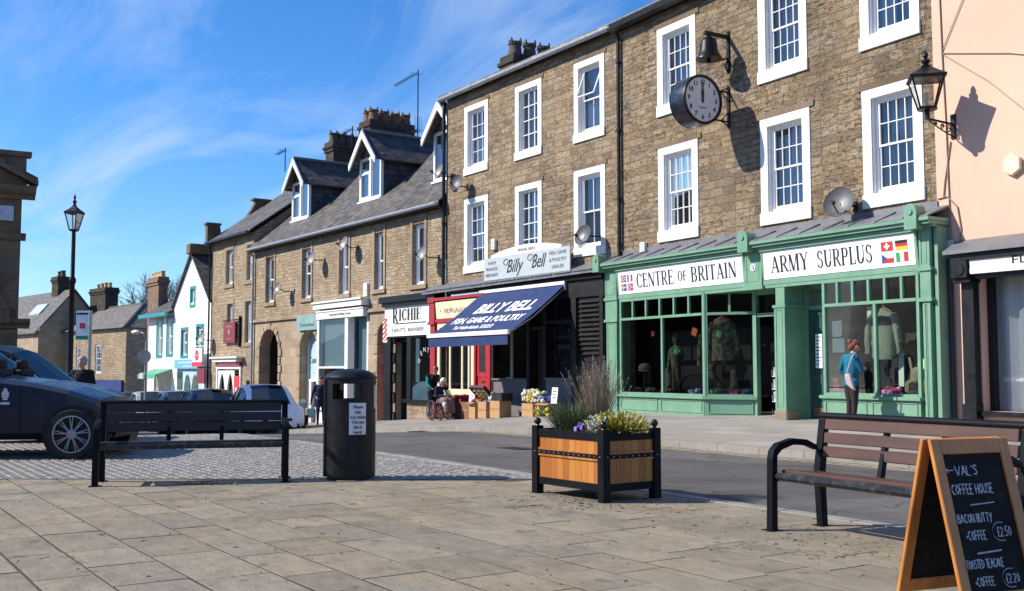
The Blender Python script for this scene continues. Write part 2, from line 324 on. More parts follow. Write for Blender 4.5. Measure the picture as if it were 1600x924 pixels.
# ------------------------------------------------------------------ ground
F0 = Vector((-.83, .5577, 0)); RT = Vector((.5577, .83, 0))   # level view direction, and to its right
def drop(x):
    t = max(0., -19.5 - x); return .055 * min(t, 20.5) + .02 * max(0, min(t, 70) - 20.5)
def groad(x, y):
    k = min(1, max(0, (y - 7.1) / 5.3)); return -.11 * k - drop(x)
def gpav(x, y):
    return min(.26, max(0., (y - 12.45) * .043)) - drop(x)
def sheet(xs, ys, fn, dz, mat_, name, clip=None, kind='structure'):
    b = MB(); nx, ny = len(xs), len(ys)
    b.v = [(x, y, fn(x, y) + dz) for y in ys for x in xs]
    for j in range(ny - 1):
        for i in range(nx - 1):
            if clip and not clip((xs[i] + xs[i + 1]) / 2, (ys[j] + ys[j + 1]) / 2): continue
            b.f.append((j * nx + i, j * nx + i + 1, (j + 1) * nx + i + 1, (j + 1) * nx + i)); b.m.append(0)
    o = b.build(name, mat_, smooth=60); o['kind'] = kind; return o
def noise_vec(n, l, c):
    t = n.new('ShaderNodeTexNoise'); t.inputs['Scale'].default_value = 1.3; t.inputs['Detail'].default_value = 5; l.new(c, t.inputs['Vector']); a = n.new('ShaderNodeVectorMath'); a.operation = 'ADD'; s = n.new('ShaderNodeVectorMath'); s.operation = 'SCALE'; s.inputs['Scale'].default_value = .8
    l.new(t.outputs['Color'], s.inputs[0]); l.new(c, a.inputs[0]); l.new(s.outputs[0], a.inputs[1]); return a.outputs[0]
def asphalt(name, base, warm, patch):
    m, n, l, p = newmat(name); c = n.new('ShaderNodeTexCoord').outputs['Object']
    r = ramp(n, [(.35, tuple(x * .78 for x in base)), (.5, base), (.7, warm)]); l.new(noise(n, l, c, 75, 4, .75), r.inputs[0])
    r2 = ramp(n, [(.3, .62), (.5, 1.), (.72, 1.32)]); l.new(noise(n, l, c, .8, 9, .66, .8), r2.inputs[0])
    vo = n.new('ShaderNodeTexVoronoi'); vo.inputs['Scale'].default_value = .22; l.new(c, vo.inputs['Vector']); vs_ = n.new('ShaderNodeSeparateColor'); l.new(vo.outputs['Color'], vs_.inputs[0]); vr = ramp(n, [(0., .82), (1., 1.14)]); l.new(vs_.outputs[0], vr.inputs[0])
    ve = n.new('ShaderNodeTexVoronoi'); ve.feature = 'DISTANCE_TO_EDGE'; ve.inputs['Scale'].default_value = .5; l.new(noise_vec(n, l, c), ve.inputs['Vector']); er = ramp(n, [(.0, .45), (.012, 1.)]); l.new(ve.outputs['Distance'], er.inputs[0])
    r3 = ramp(n, [(.55, 0.), (.68, 1.)]); mp = n.new('ShaderNodeMapping'); mp.inputs['Scale'].default_value = (.10, 1.5, 1); l.new(c, mp.inputs[0])
    l.new(noise(n, l, mp.outputs[0], 1.2, 6), r3.inputs[0])
    col = mixc(n, l, mixc(n, l, r.outputs[0], r2.outputs[0], 1., 'MULTIPLY'), patch, mth(n, l, 'MULTIPLY', r3.outputs[0], .45))
    col = mixc(n, l, mixc(n, l, col, vr.outputs[0], 1., 'MULTIPLY'), er.outputs[0], 1., 'MULTIPLY')
    l.new(col, p.inputs['Base Color']); p.inputs['Roughness'].default_value = .85; p.inputs['Specular IOR Level'].default_value = .3
    h = mth(n, l, 'ADD', noise(n, l, c, 90, 3, .7), mth(n, l, 'MULTIPLY', noise(n, l, c, 2, 4), 1.5)); bumpn(n, l, h, .5, .012, p); return m
ASPH = asphalt("asphalt", (.105, .098, .094), (.15, .142, .133), (.08, .075, .072))
FARGROUND = mat("far_ground", (.14, .13, .11), .9, var=.3, vs=.2)
xs = [-900, -400, -200, -130, -100, -85, -70, -60, -52, -46] + [-40 + i * 2 for i in range(26)] + [14, 20, 40, 100, 300, 900]
ys = [-900, -300, -100, -40, -20, -10, -4, 0, 3, 5, 6, 7.1, 8, 9, 10, 11, 12, 12.7]
sheet(xs, ys + [14, 20, 40, 120, 400, 900], lambda x, y: groad(x, y) - .10, 0, FARGROUND, "ground")
sheet([x for x in xs if -110 < x < 50], [-40, -20, -10, -4, 0, 3, 5, 6, 7.1, 8, 9, 10, 11, 12, 12.62], groad, -.012, ASPH, "road")

# added unseen hillside behind the camera: keeps low bright sky off the shop glass
xh = [-420 + i * 30 for i in range(25)]; yh = [-330, -290, -250, -210, -180, -155, -135, -120]
BLOCKERM = mat("blocker_green", (.035, .04, .022), .95, var=.5, vs=.06)
def blockerz(x, y): k = min(1, max(0, (-120 - y) / 90)); return -2 + k * k * (3 - 2 * k) * (34 + 8 * math.sin(x * .017) + 5 * math.sin(x * .05 + 1))
sheet(xh, yh, blockerz, 0, BLOCKERM, "hill")

# far pavement of worn flags, its kerb and the yellow lines
m, n, l, p = newmat("pavement_flags"); uv = n.new('ShaderNodeTexCoord').outputs['Object']
b_ = n.new('ShaderNodeTexBrick'); l.new(uv, b_.inputs['Vector']); b_.inputs['Color1'].default_value = (0, 0, 0, 1); b_.inputs['Color2'].default_value = (1, 1, 1, 1); b_.inputs['Mortar'].default_value = (.2, .2, .2, 1)
b_.inputs['Scale'].default_value = 1; b_.inputs['Brick Width'].default_value = .9; b_.inputs['Row Height'].default_value = .6; b_.inputs['Mortar Size'].default_value = .008
f = mth(n, l, 'ADD', mth(n, l, 'MULTIPLY', b_.outputs['Color'], .35), mth(n, l, 'MULTIPLY', noise(n, l, uv, 1.4, 8, .65), .65))
r = ramp(n, [(.2, (.20, .18, .16)), (.5, (.27, .245, .215)), (.85, (.34, .315, .28))]); l.new(f, r.inputs[0])
l.new(mixc(n, l, r.outputs[0], (.12, .105, .09), b_.outputs['Fac']), p.inputs['Base Color']); p.inputs['Roughness'].default_value = .85
bumpn(n, l, mth(n, l, 'ADD', mth(n, l, 'MULTIPLY', b_.outputs['Fac'], -.6), noise(n, l, uv, 25, 6)), .35, .01, p)
FLAGS = m
KERB = mat("kerb_stone", (.24, .22, .19), .85, var=.2, vs=2, bump=.3, dirt=.3)
sheet([x for x in xs if -110 < x < 50], [12.58, 13.2, 14, 15, 16, 17, 18, 18.5, 19], gpav, 0, FLAGS, "pavement")
b = MB(); x = -80.
while x < 14:
    w = .9; q = [(x + .004, 12.45), (x + w - .004, 12.45), (x + w - .004, 12.585), (x + .004, 12.585)]
    b.hexa([(a, c, groad(a, c) - .05) for a, c in q] + [(a, c + (.012 if c < 12.5 else 0), gpav(a, 12.45) + .006) for a, c in q]); x += w
o = b.build("kerb", KERB); o['kind'] = 'structure'
m, n, l, p = newmat("road_paint_yellow"); c = n.new('ShaderNodeTexCoord').outputs['Object']
r = ramp(n, [(.38, (.13, .12, .11)), (.5, (.55, .45, .22))]); l.new(noise(n, l, c, 14, 6, .7), r.inputs[0]); l.new(r.outputs[0], p.inputs['Base Color']); p.inputs['Roughness'].default_value = .8
for y0 in (12.02, 12.24):
    sheet([-60 + i * 2 for i in range(38)], [y0, y0 + .075], groad, -.008, m, "road_line")
# iron covers in the road
for x_, y_ in ((-14.2, 9.6), (-21.5, 11.9)):
    b = MB(); z_ = groad(x_, y_) - .008; b.box(x_ - .3, x_ + .3, y_ - .2, y_ + .2, z_ - .02, z_ + .004); [b.box(x_ - .26 + i * .065, x_ - .22 + i * .065, y_ - .16, y_ + .16, z_ + .004, z_ + .009) for i in range(9)]
    o = b.build("drain_cover", mat("cast_iron_cover", (.05, .045, .04), .6, .5)); o['kind'] = 'structure'
# flush granite edge between road and square
EDGE = mat("granite_edge", (.24, .222, .195), .8, var=.22, vs=3, bump=.3)
b = MB(); x = -17.2
while x < 10:
    w = rnd.uniform(.5, .95); b.box(x + .006, x + w - .006, 6.95, 7.11, -.05, .006 + rnd.uniform(-.002, .002)); x += w
o = b.build("edging_strip", EDGE, bevel=.006); o['kind'] = 'structure'

# the paved square: slabs as real stones with open joints
m, n, l, p = newmat("york_stone_slabs"); c = n.new('ShaderNodeTexCoord').outputs['Object']
at = n.new('ShaderNodeAttribute'); at.attribute_name = 'tint'
f = mth(n, l, 'ADD', mth(n, l, 'MULTIPLY', at.outputs['Fac'], .24), mth(n, l, 'MULTIPLY', noise(n, l, c, 2.2, 9, .68, .4), .8))
r = ramp(n, [(.22, (.148, .127, .092)), (.42, (.203, .175, .13)), (.6, (.248, .213, .158)), (.85, (.312, .26, .182))]); l.new(f, r.inputs[0])
d = ramp(n, [(.54, 0.), (.70, 1.)]); l.new(noise(n, l, c, 1.1, 9, .7, .8), d.inputs[0])
col = mixc(n, l, r.outputs[0], (.12, .10, .078), mth(n, l, 'MULTIPLY', d.outputs[0], .62))
d2 = ramp(n, [(.60, 0.), (.70, 1.)]); l.new(noise(n, l, c, 55, 4, .7), d2.inputs[0])
col = mixc(n, l, col, (.13, .115, .095), mth(n, l, 'MULTIPLY', d2.outputs[0], .5))
d3 = ramp(n, [(.40, 0.), (.62, 1.)]); l.new(noise(n, l, c, .5, 5, .6, 1.), d3.inputs[0])
col = mixc(n, l, col, mixc(n, l, col, (1.10, 1.03, .93), 1., 'MULTIPLY'), d3.outputs[0])
stm = n.new('ShaderNodeMapping'); stm.inputs['Scale'].default_value = (2.4, 5, 4); stm.inputs['Rotation'].default_value = (0, 0, .95); l.new(c, stm.inputs[0])
d4 = ramp(n, [(.34, .80), (.5, 1.), (.68, 1.15)]); l.new(noise(n, l, stm.outputs[0], 1.6, 9, .75, .3), d4.inputs[0]); col = mixc(n, l, col, d4.outputs[0], 1., 'MULTIPLY')
d5 = ramp(n, [(.665, 0.), (.69, 1.)]); l.new(noise(n, l, c, 4.5, 2, .5), d5.inputs[0]); col = mixc(n, l, col, (.07, .06, .05), mth(n, l, 'MULTIPLY', d5.outputs[0], .5))
l.new(col, p.inputs['Base Color']); p.inputs['Roughness'].default_value = .8; p.inputs['Specular IOR Level'].default_value = .35
mpv = n.new('ShaderNodeMapping'); mpv.inputs['Scale'].default_value = (5, 11, 8); mpv.inputs['Rotation'].default_value = (0, 0, .3); l.new(c, mpv.inputs[0])
h = mth(n, l, 'ADD', mth(n, l, 'MULTIPLY', noise(n, l, mpv.outputs[0], 1, 9, .68), 1.0), mth(n, l, 'MULTIPLY', noise(n, l, c, 70, 4), .22)); bumpn(n, l, h, .6, .02, p)
SLABS = m
def xedge(y): return (y * .5577 - 11.72) / .83              # where the paving stops and the setts begin
b = MB(); tint = []; y = -6.; JT = .005; JR = .010
while y < 6.93:
    hh = min(rnd.choice([.35, .39, .43, .46]), 6.945 - y) if y < 6.6 else 6.945 - y
    x = xedge(y) - rnd.uniform(0, .5)
    while x < 9:
        w = rnd.uniform(.5, .95); a0, a1 = max(x, xedge(y)), max(x, xedge(y + hh)); x1 = x + w
        if x1 > max(a0, a1) + .1:
            z = rnd.uniform(-.0008, .0014); tx, ty = rnd.uniform(-.0012, .0012), rnd.uniform(-.0008, .0008); j = JT
            top = [(a0 + j, y + JR, z - tx - ty), (x1 - j, y + JR, z + tx - ty), (x1 - j, y + hh - JR, z + tx + ty), (a1 + j, y + hh - JR, z - tx + ty)]
            top = [(q[0] + rnd.uniform(-.004, .004), q[1] + rnd.uniform(-.004, .004), q[2]) for q in top]
            cx_, cy_ = sum(q[0] for q in top) / 4, sum(q[1] for q in top) / 4
            ins = [(q[0] + (cx_ - q[0]) * .012, q[1] + (cy_ - q[1]) * .02, q[2] + .0008) for q in top]
            lo = [(q[0], q[1], -.04) for q in top]
            b.add(lo + top + ins, [(0, 1, 5, 4), (1, 2, 6, 5), (2, 3, 7, 6), (3, 0, 4, 7), (4, 5, 9, 8), (5, 6, 10, 9), (6, 7, 11, 10), (7, 4, 8, 11), (8, 9, 10, 11)])
            tint += [rnd.random()] * 9
        x = x1
    y += hh
o = b.build("paving", SLABS, tint=tint); o['kind'] = 'structure'
JOINT = mat("joint_dirt", (.045, .04, .026), .95, var=.3, vs=4, bump=.4)
b = MB(); b.poly([(xedge(-6), -6, -.0032), (9, -6, -.0032), (9, 6.95, -.0032), (xedge(6.95), 6.95, -.0032)])
o = b.build("paving_bed", JOINT); o['kind'] = 'structure'

# setts of the parking bay
m, n, l, p = newmat("granite_setts"); c = n.new('ShaderNodeTexCoord').outputs['Object']
at = n.new('ShaderNodeAttribute'); at.attribute_name = 'tint'
f = mth(n, l, 'ADD', mth(n, l, 'MULTIPLY', at.outputs['Fac'], .6), mth(n, l, 'MULTIPLY', noise(n, l, c, 1.5, 7, .6), .5))
r = ramp(n, [(.2, (.165, .152, .135)), (.5, (.198, .183, .162)), (.85, (.235, .215, .19))]); l.new(f, r.inputs[0]); l.new(r.outputs[0], p.inputs['Base Color'])
p.inputs['Roughness'].default_value = .6; bumpn(n, l, noise(n, l, c, 45, 5), .4, .01, p); SETTS = m
b = MB(); tint = []; y = -7.
while y < 6.93:
    x0 = xedge(y + .05) - .09; x = x0 - rnd.uniform(0, .1); hh = .118
    while x > x0 - (19 if y > 0 else 12):
        w = rnd.uniform(.16, .24); z = groad(x, y) + rnd.uniform(-.002, .003); g = .004
        x1, x2, y1, y2 = x - w + g, x - g, y + g, y + hh - g; e = .018; t = rnd.uniform(-.002, .002)
        b.add([(x1, y1, z - .012), (x2, y1, z - .012), (x2, y2, z - .012), (x1, y2, z - .012), (x1 + e, y1 + e, z + .001 + t), (x2 - e, y1 + e, z + .001 - t), (x2 - e, y2 - e, z + .001 - t), (x1 + e, y2 - e, z + .001 + t)],
              [(4, 5, 6, 7), (0, 1, 5, 4), (1, 2, 6, 5), (2, 3, 7, 6), (3, 0, 4, 7)]); tint += [rnd.random()] * 5
        x -= w
    y += hh
o = b.build("cobbles", SETTS, tint=tint); o['kind'] = 'structure'
b = MB(); y0, y1 = -7, 6.94
b.poly([(xedge(y0) - .09, y0, -.006), (xedge(y1) - .09, y1, -.006), (xedge(y1) - 1.2, y1, -.006), (xedge(y1) - 1.2, y0, -.006)])
# worn concrete strip along the edge of the paving
b2 = MB()
for i in range(16):
    t0, t1 = y0 + (y1 - y0) * i / 16, y0 + (y1 - y0) * (i + 1) / 16
    b2.hexa([(xedge(t0) - .085, t0, -.05), (xedge(t0) + .0, t0, -.05), (xedge(t1) + .0, t1, -.05), (xedge(t1) - .085, t1, -.05),
             (xedge(t0) - .085, t0, .004), (xedge(t0) - .004, t0, .008), (xedge(t1) - .004, t1, .008), (xedge(t1) - .085, t1, .004)])
o = b2.build("paving_edge", EDGE); o['kind'] = 'structure'

# ------------------------------------------------------------------ walls with openings, windows
def wall_holes(b, u0, u1, z0, z1, holes, depth=.18, y=0., m=0, mr=None, arch=()):
    """Front face at y in local x-z, openings (ua, ub, za, zb) with reveals going back."""
    us = sorted({u0, u1, *[h[0] for h in holes], *[h[1] for h in holes]}); zs = sorted({z0, z1, *[h[2] for h in holes], *[h[3] for h in holes]})
    us = [u for u in us if u0 <= u <= u1]; zs = [z for z in zs if z0 <= z <= z1]
    for i in range(len(us) - 1):
        for j in range(len(zs) - 1):
            uc, zc = (us[i] + us[i + 1]) / 2, (zs[j] + zs[j + 1]) / 2
            if any(h[0] < uc < h[1] and h[2] < zc < h[3] for h in holes): continue
            b.quad((us[i], y, zs[j]), (us[i + 1], y, zs[j]), (us[i + 1], y, zs[j + 1]), (us[i], y, zs[j + 1]), m)
    mr = m if mr is None else mr
    for a, c, d, e in holes:
        a, c, d, e = max(a, u0), min(c, u1), max(d, z0), min(e, z1); k = y + depth
        b.quad((a, y, d), (a, k, d), (a, k, e), (a, y, e), mr); b.quad((c, y, d), (c, y, e), (c, k, e), (c, k, d), mr)
        b.quad((a, y, e), (a, k, e), (c, k, e), (c, y, e), mr); b.quad((a, y, d), (c, y, d), (c, k, d), (a, k, d), mr)
def arch_fill(b, u0, u1, zs, zt, depth, y=0., m=0, n=14, pointed=False):
    """Fills the corners of a rectangular opening above a round arch springing at zs with crown zt."""
    c, rx, rz = (u0 + u1) / 2, (u1 - u0) / 2, zt - zs
    P = []
    for i in range(n + 1):
        a = math.pi * (1 - i / n)
        if pointed:
            q = 1 - abs(2 * i / n - 1); P.append((u0 + (u1 - u0) * i / n, zs + rz * math.sin(q * math.pi / 2) ** .9))
        else: P.append((c + rx * math.cos(a), zs + rz * math.sin(a)))
    for i in range(n):
        (a, za), (e, ze) = P[i], P[i + 1]
        b.quad((a, y, za), (e, y, ze), (e, y, zt), (a, y, zt), m); b.quad((a, y, za), (a, y + depth, za), (e, y + depth, ze), (e, y, ze), m)
def frame_rect(b, u0, u1, z0, z1, t, y0, y1, m=0, tb=None):
    tb = t if tb is None else tb
    b.box(u0, u0 + t, y0, y1, z0, z1, m); b.box(u1 - t, u1, y0, y1, z0, z1, m)
    b.box(u0 + t, u1 - t, y0 + .001, y1 - .001, z1 - t, z1, m); b.box(u0 + t, u1 - t, y0 + .001, y1 - .001, z0, z0 + tb, m)
def window(parent, u0, u1, z0, z1, depth=.15, style='sash', cols=4, rows=2, fmat=None, curtain=None, blind=None, room=True, y=0., t=.055, s=.042, open_top=False):
    """A sash window standing in an opening: frame and bars (part), pane, room behind and curtain (sub-parts)."""
    fmat = fmat or UPVC; b = MB(); d = y + depth
    frame_rect(b, u0, u1, z0, z1, t, d - .02, d + .07, tb=.07)
    zm = (z0 + z1) / 2; a0, a1 = u0 + t, u1 - t
    def bars(c0, c1, e0, e1, nc, nr, yy, w=.02):
        for i in range(1, nc): q = c0 + (c1 - c0) * i / nc; b.box(q - w / 2, q + w / 2, yy, yy + .03, e0, e1)
        for i in range(1, nr): q = e0 + (e1 - e0) * i / nr; b.box(c0, c1, yy + .002, yy + .028, q - w / 2, q + w / 2)
    if style == 'sash':
        frame_rect(b, a0 + .002, a1 - .002, zm - .02, z1 - t, s, d + .012, d + .05); frame_rect(b, a0 + .002, a1 - .002, z0 + .07, zm + .022, s, d + .032, d + .068, tb=.06)
        if not open_top: bars(a0 + s, a1 - s, zm + .02, z1 - t - s, cols, rows, d + .015)
        bars(a0 + s, a1 - s, z0 + .13, zm - .02, cols, rows, d + .036)
        if open_top:
            for q in (a0 + .05, a1 - .05):
                b.cyl((q, d + .03, z1 - .12), (q - .02, d - .25, zm + .06), .022, n=6)
            b.cyl((a0 + .03, d - .25, zm + .06), (a1 - .07, d - .25, zm + .06), .022, n=6)
    elif style == 'fixed':
        bars(a0, a1, z0 + .07, z1 - t, cols, rows, d, .028)
    elif style == 'case':
        b.box((u0 + u1) / 2 - .035, (u0 + u1) / 2 + .035, d - .015, d + .06, z0 + .07, z1 - t)
        b.box(a0, (u0 + u1) / 2 - .035, d - .012, d + .05, z0 + (z1 - z0) * .68, z0 + (z1 - z0) * .68 + .05)
        frame_rect(b, a0 + .002, (u0 + u1) / 2 - .037, z0 + .072, z1 - t - .002, .03, d - .01, d + .04); frame_rect(b, (u0 + u1) / 2 + .037, a1 - .002, z0 + .072, z1 - t - .002, .03, d - .01, d + .04)
    w = b.build("window", fmat, parent, bevel=.004)
    g = MB(); yy = d + .055
    g.quad((a0, yy, z0 + .05), (a1, yy, z0 + .05), (a1, yy, z1 - .03), (a0, yy, z1 - .03)); g.build("pane", GLASS, w)
    if room:
        k = MB(); e = d + .34
        k.quad((u0 - .15, e, z0 - .1), (u1 + .15, e, z0 - .1), (u1 + .15, e, z1 + .1), (u0 - .15, e, z1 + .1)); yb = d + .08
        for q in (u0 - .15, u1 + .15): k.quad((q, yb, z0 - .1), (q, e, z0 - .1), (q, e, z1 + .1), (q, yb, z1 + .1))
        for q in (z0 - .1, z1 + .1): k.quad((u0 - .15, yb, q), (u0 - .15, e, q), (u1 + .15, e, q), (u1 + .15, yb, q))
        k.build("room_lining", ROOMGREY, w)
    if curtain:
        c = MB(); cw = (u1 - u0) * curtain[0]; top = z1 - (z1 - z0) * curtain[2]
        for side in ((0, 1) if curtain[1] == 'both' else ((0,) if curtain[1] == 'left' else (1,))):
            x0 = a0 if side == 0 else a1 - cw; N = 14; P = []
            for i in range(N + 1): P.append((x0 + cw * i / N, d + .14 + .025 * math.sin(i * 1.9 + u0 * 3) + .01 * math.sin(i * .7)))
            for i in range(N): c.quad((P[i][0], P[i][1], z0 + .05), (P[i + 1][0], P[i + 1][1], z0 + .05), (P[i + 1][0], P[i + 1][1], top), (P[i][0], P[i][1], top))
        c.build("curtain", curtain[3] if len(curtain) > 3 else CURTAIN, w, smooth=60)
    if blind:
        c = MB(); c.box(a0, a1, d + .1, d + .11, z1 - (z1 - z0) * blind[0], z1 - .04); c.build("blind", blind[1], w)
    return w
def surround(b, u0, u1, z0, z1, t, tt, ts, out=.022, sill_out=.05, m=0):
    """Painted or dressed stone margins round an opening; the rectangle is the outside of the margins."""
    b.box(u0, u0 + t, -out, .0, z0 + ts, z1 - tt, m); b.box(u1 - t, u1, -out, .0, z0 + ts, z1 - tt, m)
    b.box(u0, u1, -out - .002, .0, z1 - tt, z1, m); b.box(u0 - .015, u1 + .015, -sill_out, .0, z0, z0 + ts, m)
    # faces of the reveal
    b.box(u0 + t - .002, u0 + t + .010, .0, .12, z0 + ts, z1 - tt, m); b.box(u1 - t - .010, u1 - t + .002, .0, .12, z0 + ts, z1 - tt, m)
    b.box(u0 + t, u1 - t, .0, .15, z0 + ts - .012, z0 + ts + .008, m); b.box(u0 + t, u1 - t, .0, .15, z1 - tt - .008, z1 - tt + .012, m)

# ------------------------------------------------------------------ lettering
def sans(txt, h, width=None, shear=0., bold=0., parent=None, M=None, mt=None, name="lettering", depth=.006, spacing=1., align='CENTER', follow=None):
    c = bpy.data.curves.new(name, 'FONT'); c.body = txt; c.size = h * 1.38; c.align_x = align; c.align_y = 'CENTER'; c.shear = shear
    c.offset = bold; c.space_character = spacing; c.resolution_u = 3; c.extrude = depth / 2
    t = bpy.data.objects.new(name, c); COL.objects.link(t); bpy.context.view_layer.update()
    me = bpy.data.meshes.new_from_object(t.evaluated_get(bpy.context.evaluated_depsgraph_get())); bpy.data.objects.remove(t); bpy.data.curves.remove(c)
    P = np.array([v.co[:] for v in me.vertices]); w = P[:, 0].max() - P[:, 0].min(); kx = (width / w) if width else 1.
    for v in me.vertices: v.co.x *= kx
    if M is not None: me.transform(M)
    me.materials.clear(); me.materials.append(mt or INK)
    for q in me.polygons: q.material_index = 0
    o = bpy.data.objects.new(name, me); COL.objects.link(o)
    if parent is not None: o.parent = parent
    return o
def scribble(parent, u, z, w, h, y, mt):
    """Too small to read in the photograph: a row of uneven marks."""
    b = MB(); x = u - w / 2; r_ = random.Random(int(w * 100) + int(abs(u) * 10))
    while x < u + w / 2 - h * .4:
        k = h * r_.uniform(.35, .8); b.box(x, x + k, y - .003, y, z - h / 2 * r_.uniform(.7, 1), z + h / 2 * r_.uniform(.7, 1)); x += k + h * r_.choice([.18, .18, .2, .7])
    return b.build("lettering", mt, parent)
def onwall(u, z, y=0., tilt=0., rz=0.):
    """Matrix that stands text (made in x-y) up against a wall facing -y."""
    return Matrix.Translation((u, y, z)) @ Matrix.Rotation(rz, 4, 'Z') @ Matrix.Rotation(R(90) + tilt, 4, 'X')
class Serif:
    """Roman capitals with thick stems and thin hairlines, one unit tall."""
    T, H = .17, .055
    def __init__(s, wscale=1.): s.k = wscale
    def bar(s, b, x0, z0, x1, z1, w):
        dx_, dz_ = x1 - x0, z1 - z0
        if abs(dz_) > abs(dx_) * .3: b.append([(x0 - w / 2, z0), (x0 + w / 2, z0), (x1 + w / 2, z1), (x1 - w / 2, z1)])
        else: b.append([(x0, z0 - w / 2), (x1, z1 - w / 2), (x1, z1 + w / 2), (x0, z0 + w / 2)])
    def ser(s, b, x, z, w=.3): b.append([(x - w / 2, z), (x + w / 2, z), (x + w / 2, z + .045), (x - w / 2, z + .045)])
    def arc(s, b, cx_, cz, rx, rz, a0, a1, tx=None, tz=None, n=12):
        tx = tx or s.T; tz = tz or s.H
        for i in range(n):
            p, q = R(a0 + (a1 - a0) * i / n), R(a0 + (a1 - a0) * (i + 1) / n)
            f = lambda r1, r2, a: (cx_ + r1 * math.cos(a), cz + r2 * math.sin(a))
            b.append([f(rx - tx, rz - tz, p), f(rx, rz, p), f(rx, rz, q), f(rx - tx, rz - tz, q)])
    def stem(s, b, x, z0=0., z1=1., w=None, top=True, bot=True):
        w = w or s.T; s.bar(b, x, z0, x, z1, w)
        if bot: s.ser(b, x, z0, w + .14)
        if top: s.ser(b, x, z1 - .045, w + .14)
    def glyph(s, c):
        b = []; T, H = s.T, s.H
        if c == 'C': s.arc(b, .42, .5, .42, .52, 42, 318); s.bar(b, .74, .64, .74, .92, .045); s.bar(b, .74, .1, .74, .3, .035); w = .76
        elif c == 'O': s.arc(b, .42, .5, .42, .52, 0, 360, n=24); w = .84
        elif c == 'G': s.arc(b, .42, .5, .42, .52, 42, 318); s.stem(b, .70, .08, .46, T, True, False); w = .82
        elif c in 'EF':
            s.stem(b, .16); s.bar(b, .16, .975, .62, .975, .05); s.bar(b, .16, .52, .5, .52, .05); s.bar(b, .61, .78, .61, 1, .05); s.bar(b, .5, .42, .5, .62, .04)
            if c == 'E': s.bar(b, .16, .025, .64, .025, .05); s.bar(b, .64, .0, .64, .24, .05)
            w = .68
        elif c == 'N': s.stem(b, .12, w=H); s.stem(b, .74, w=H, bot=False); s.bar(b, .16, .98, .72, .0, T * 1.15); w = .86
        elif c == 'T': s.stem(b, .38, top=False); s.bar(b, .02, .975, .74, .975, .05); s.bar(b, .03, .76, .03, 1, .05); s.bar(b, .73, .76, .73, 1, .05); w = .76
        elif c in 'RBP':
            s.stem(b, .16); r_ = .27 if c != 'B' else .25; zc = 1 - r_
            s.bar(b, .16, .975, .42, .975, .05); s.bar(b, .16, 1 - 2 * r_ + .02, .42, 1 - 2 * r_ + .02, .05); s.arc(b, .40, zc, .28, r_ + .01, -90, 90, T * .95)
            if c == 'R': s.bar(b, .40, .46, .72, .0, T); s.bar(b, .64, .03, .82, .03, .05); w = .78
            elif c == 'B': s.bar(b, .16, .025, .42, .025, .05); s.arc(b, .40, .26, .33, .265, -90, 90, T); w = .76
            else: w = .7
        elif c == 'I': s.stem(b, .16); w = .32
        elif c == 'A': s.bar(b, .08, 0, .40, 1, H); s.bar(b, .70, 0, .40, 1, T); s.bar(b, .2, .32, .58, .32, .05); s.ser(b, .08, 0, .2); s.ser(b, .70, 0, .3); w = .8
        elif c == 'M': s.stem(b, .1, w=H, top=False); s.stem(b, .86, w=T); s.bar(b, .14, 1, .46, .0, T); s.bar(b, .80, 1, .46, 0, H); s.ser(b, .08, .955, .2); w = 1.0
        elif c == 'Y': s.stem(b, .4, 0, .5, top=False); s.bar(b, .4, .46, .1, 1, T); s.bar(b, .42, .46, .68, 1, H); s.ser(b, .1, .955, .28); s.ser(b, .68, .955, .22); w = .78
        elif c == 'S': s.arc(b, .31, .745, .27, .265, 25, 270, T * .8); s.arc(b, .31, .265, .29, .275, -155, 90, T * .8); s.bar(b, .54, .7, .54, .95, .045); s.bar(b, .05, .08, .05, .3, .045); w = .64
        elif c == 'U': s.bar(b, .16, .3, .16, 1, T); s.ser(b, .16, .955, .3); s.bar(b, .70, .3, .70, 1, H); s.ser(b, .70, .955, .2); s.arc(b, .405, .32, .325, .33, 180, 360, T, H * 1.4); w = .82
        elif c == 'L': s.stem(b, .16); s.bar(b, .16, .025, .6, .025, .05); s.bar(b, .6, 0, .6, .26, .05); w = .62
        elif c == 'H': s.stem(b, .16); s.stem(b, .68); s.bar(b, .16, .52, .68, .52, .05); w = .84
        else: w = .34
        return b, w
    def write(s, mb, txt, u, z, h, width, y, gap=.1, m=0):
        sizes = []; tot = 0
        for c in txt:
            sc = .66 if c.islower() else 1.; b, w = s.glyph(c.upper()); sizes.append((b, w, sc)); tot += (w + gap) * sc
        k = width / (tot * h); x = u; i = 0
        for b, w, sc in sizes:
            for q in b:
                i += 1; mb.poly([(x + a * h * sc * k, y - .0002 * (i % 5), z + e * h * sc + (h * .16 if sc < 1 else 0)) for a, e in q], m)
            x += (w + gap) * sc * h * k
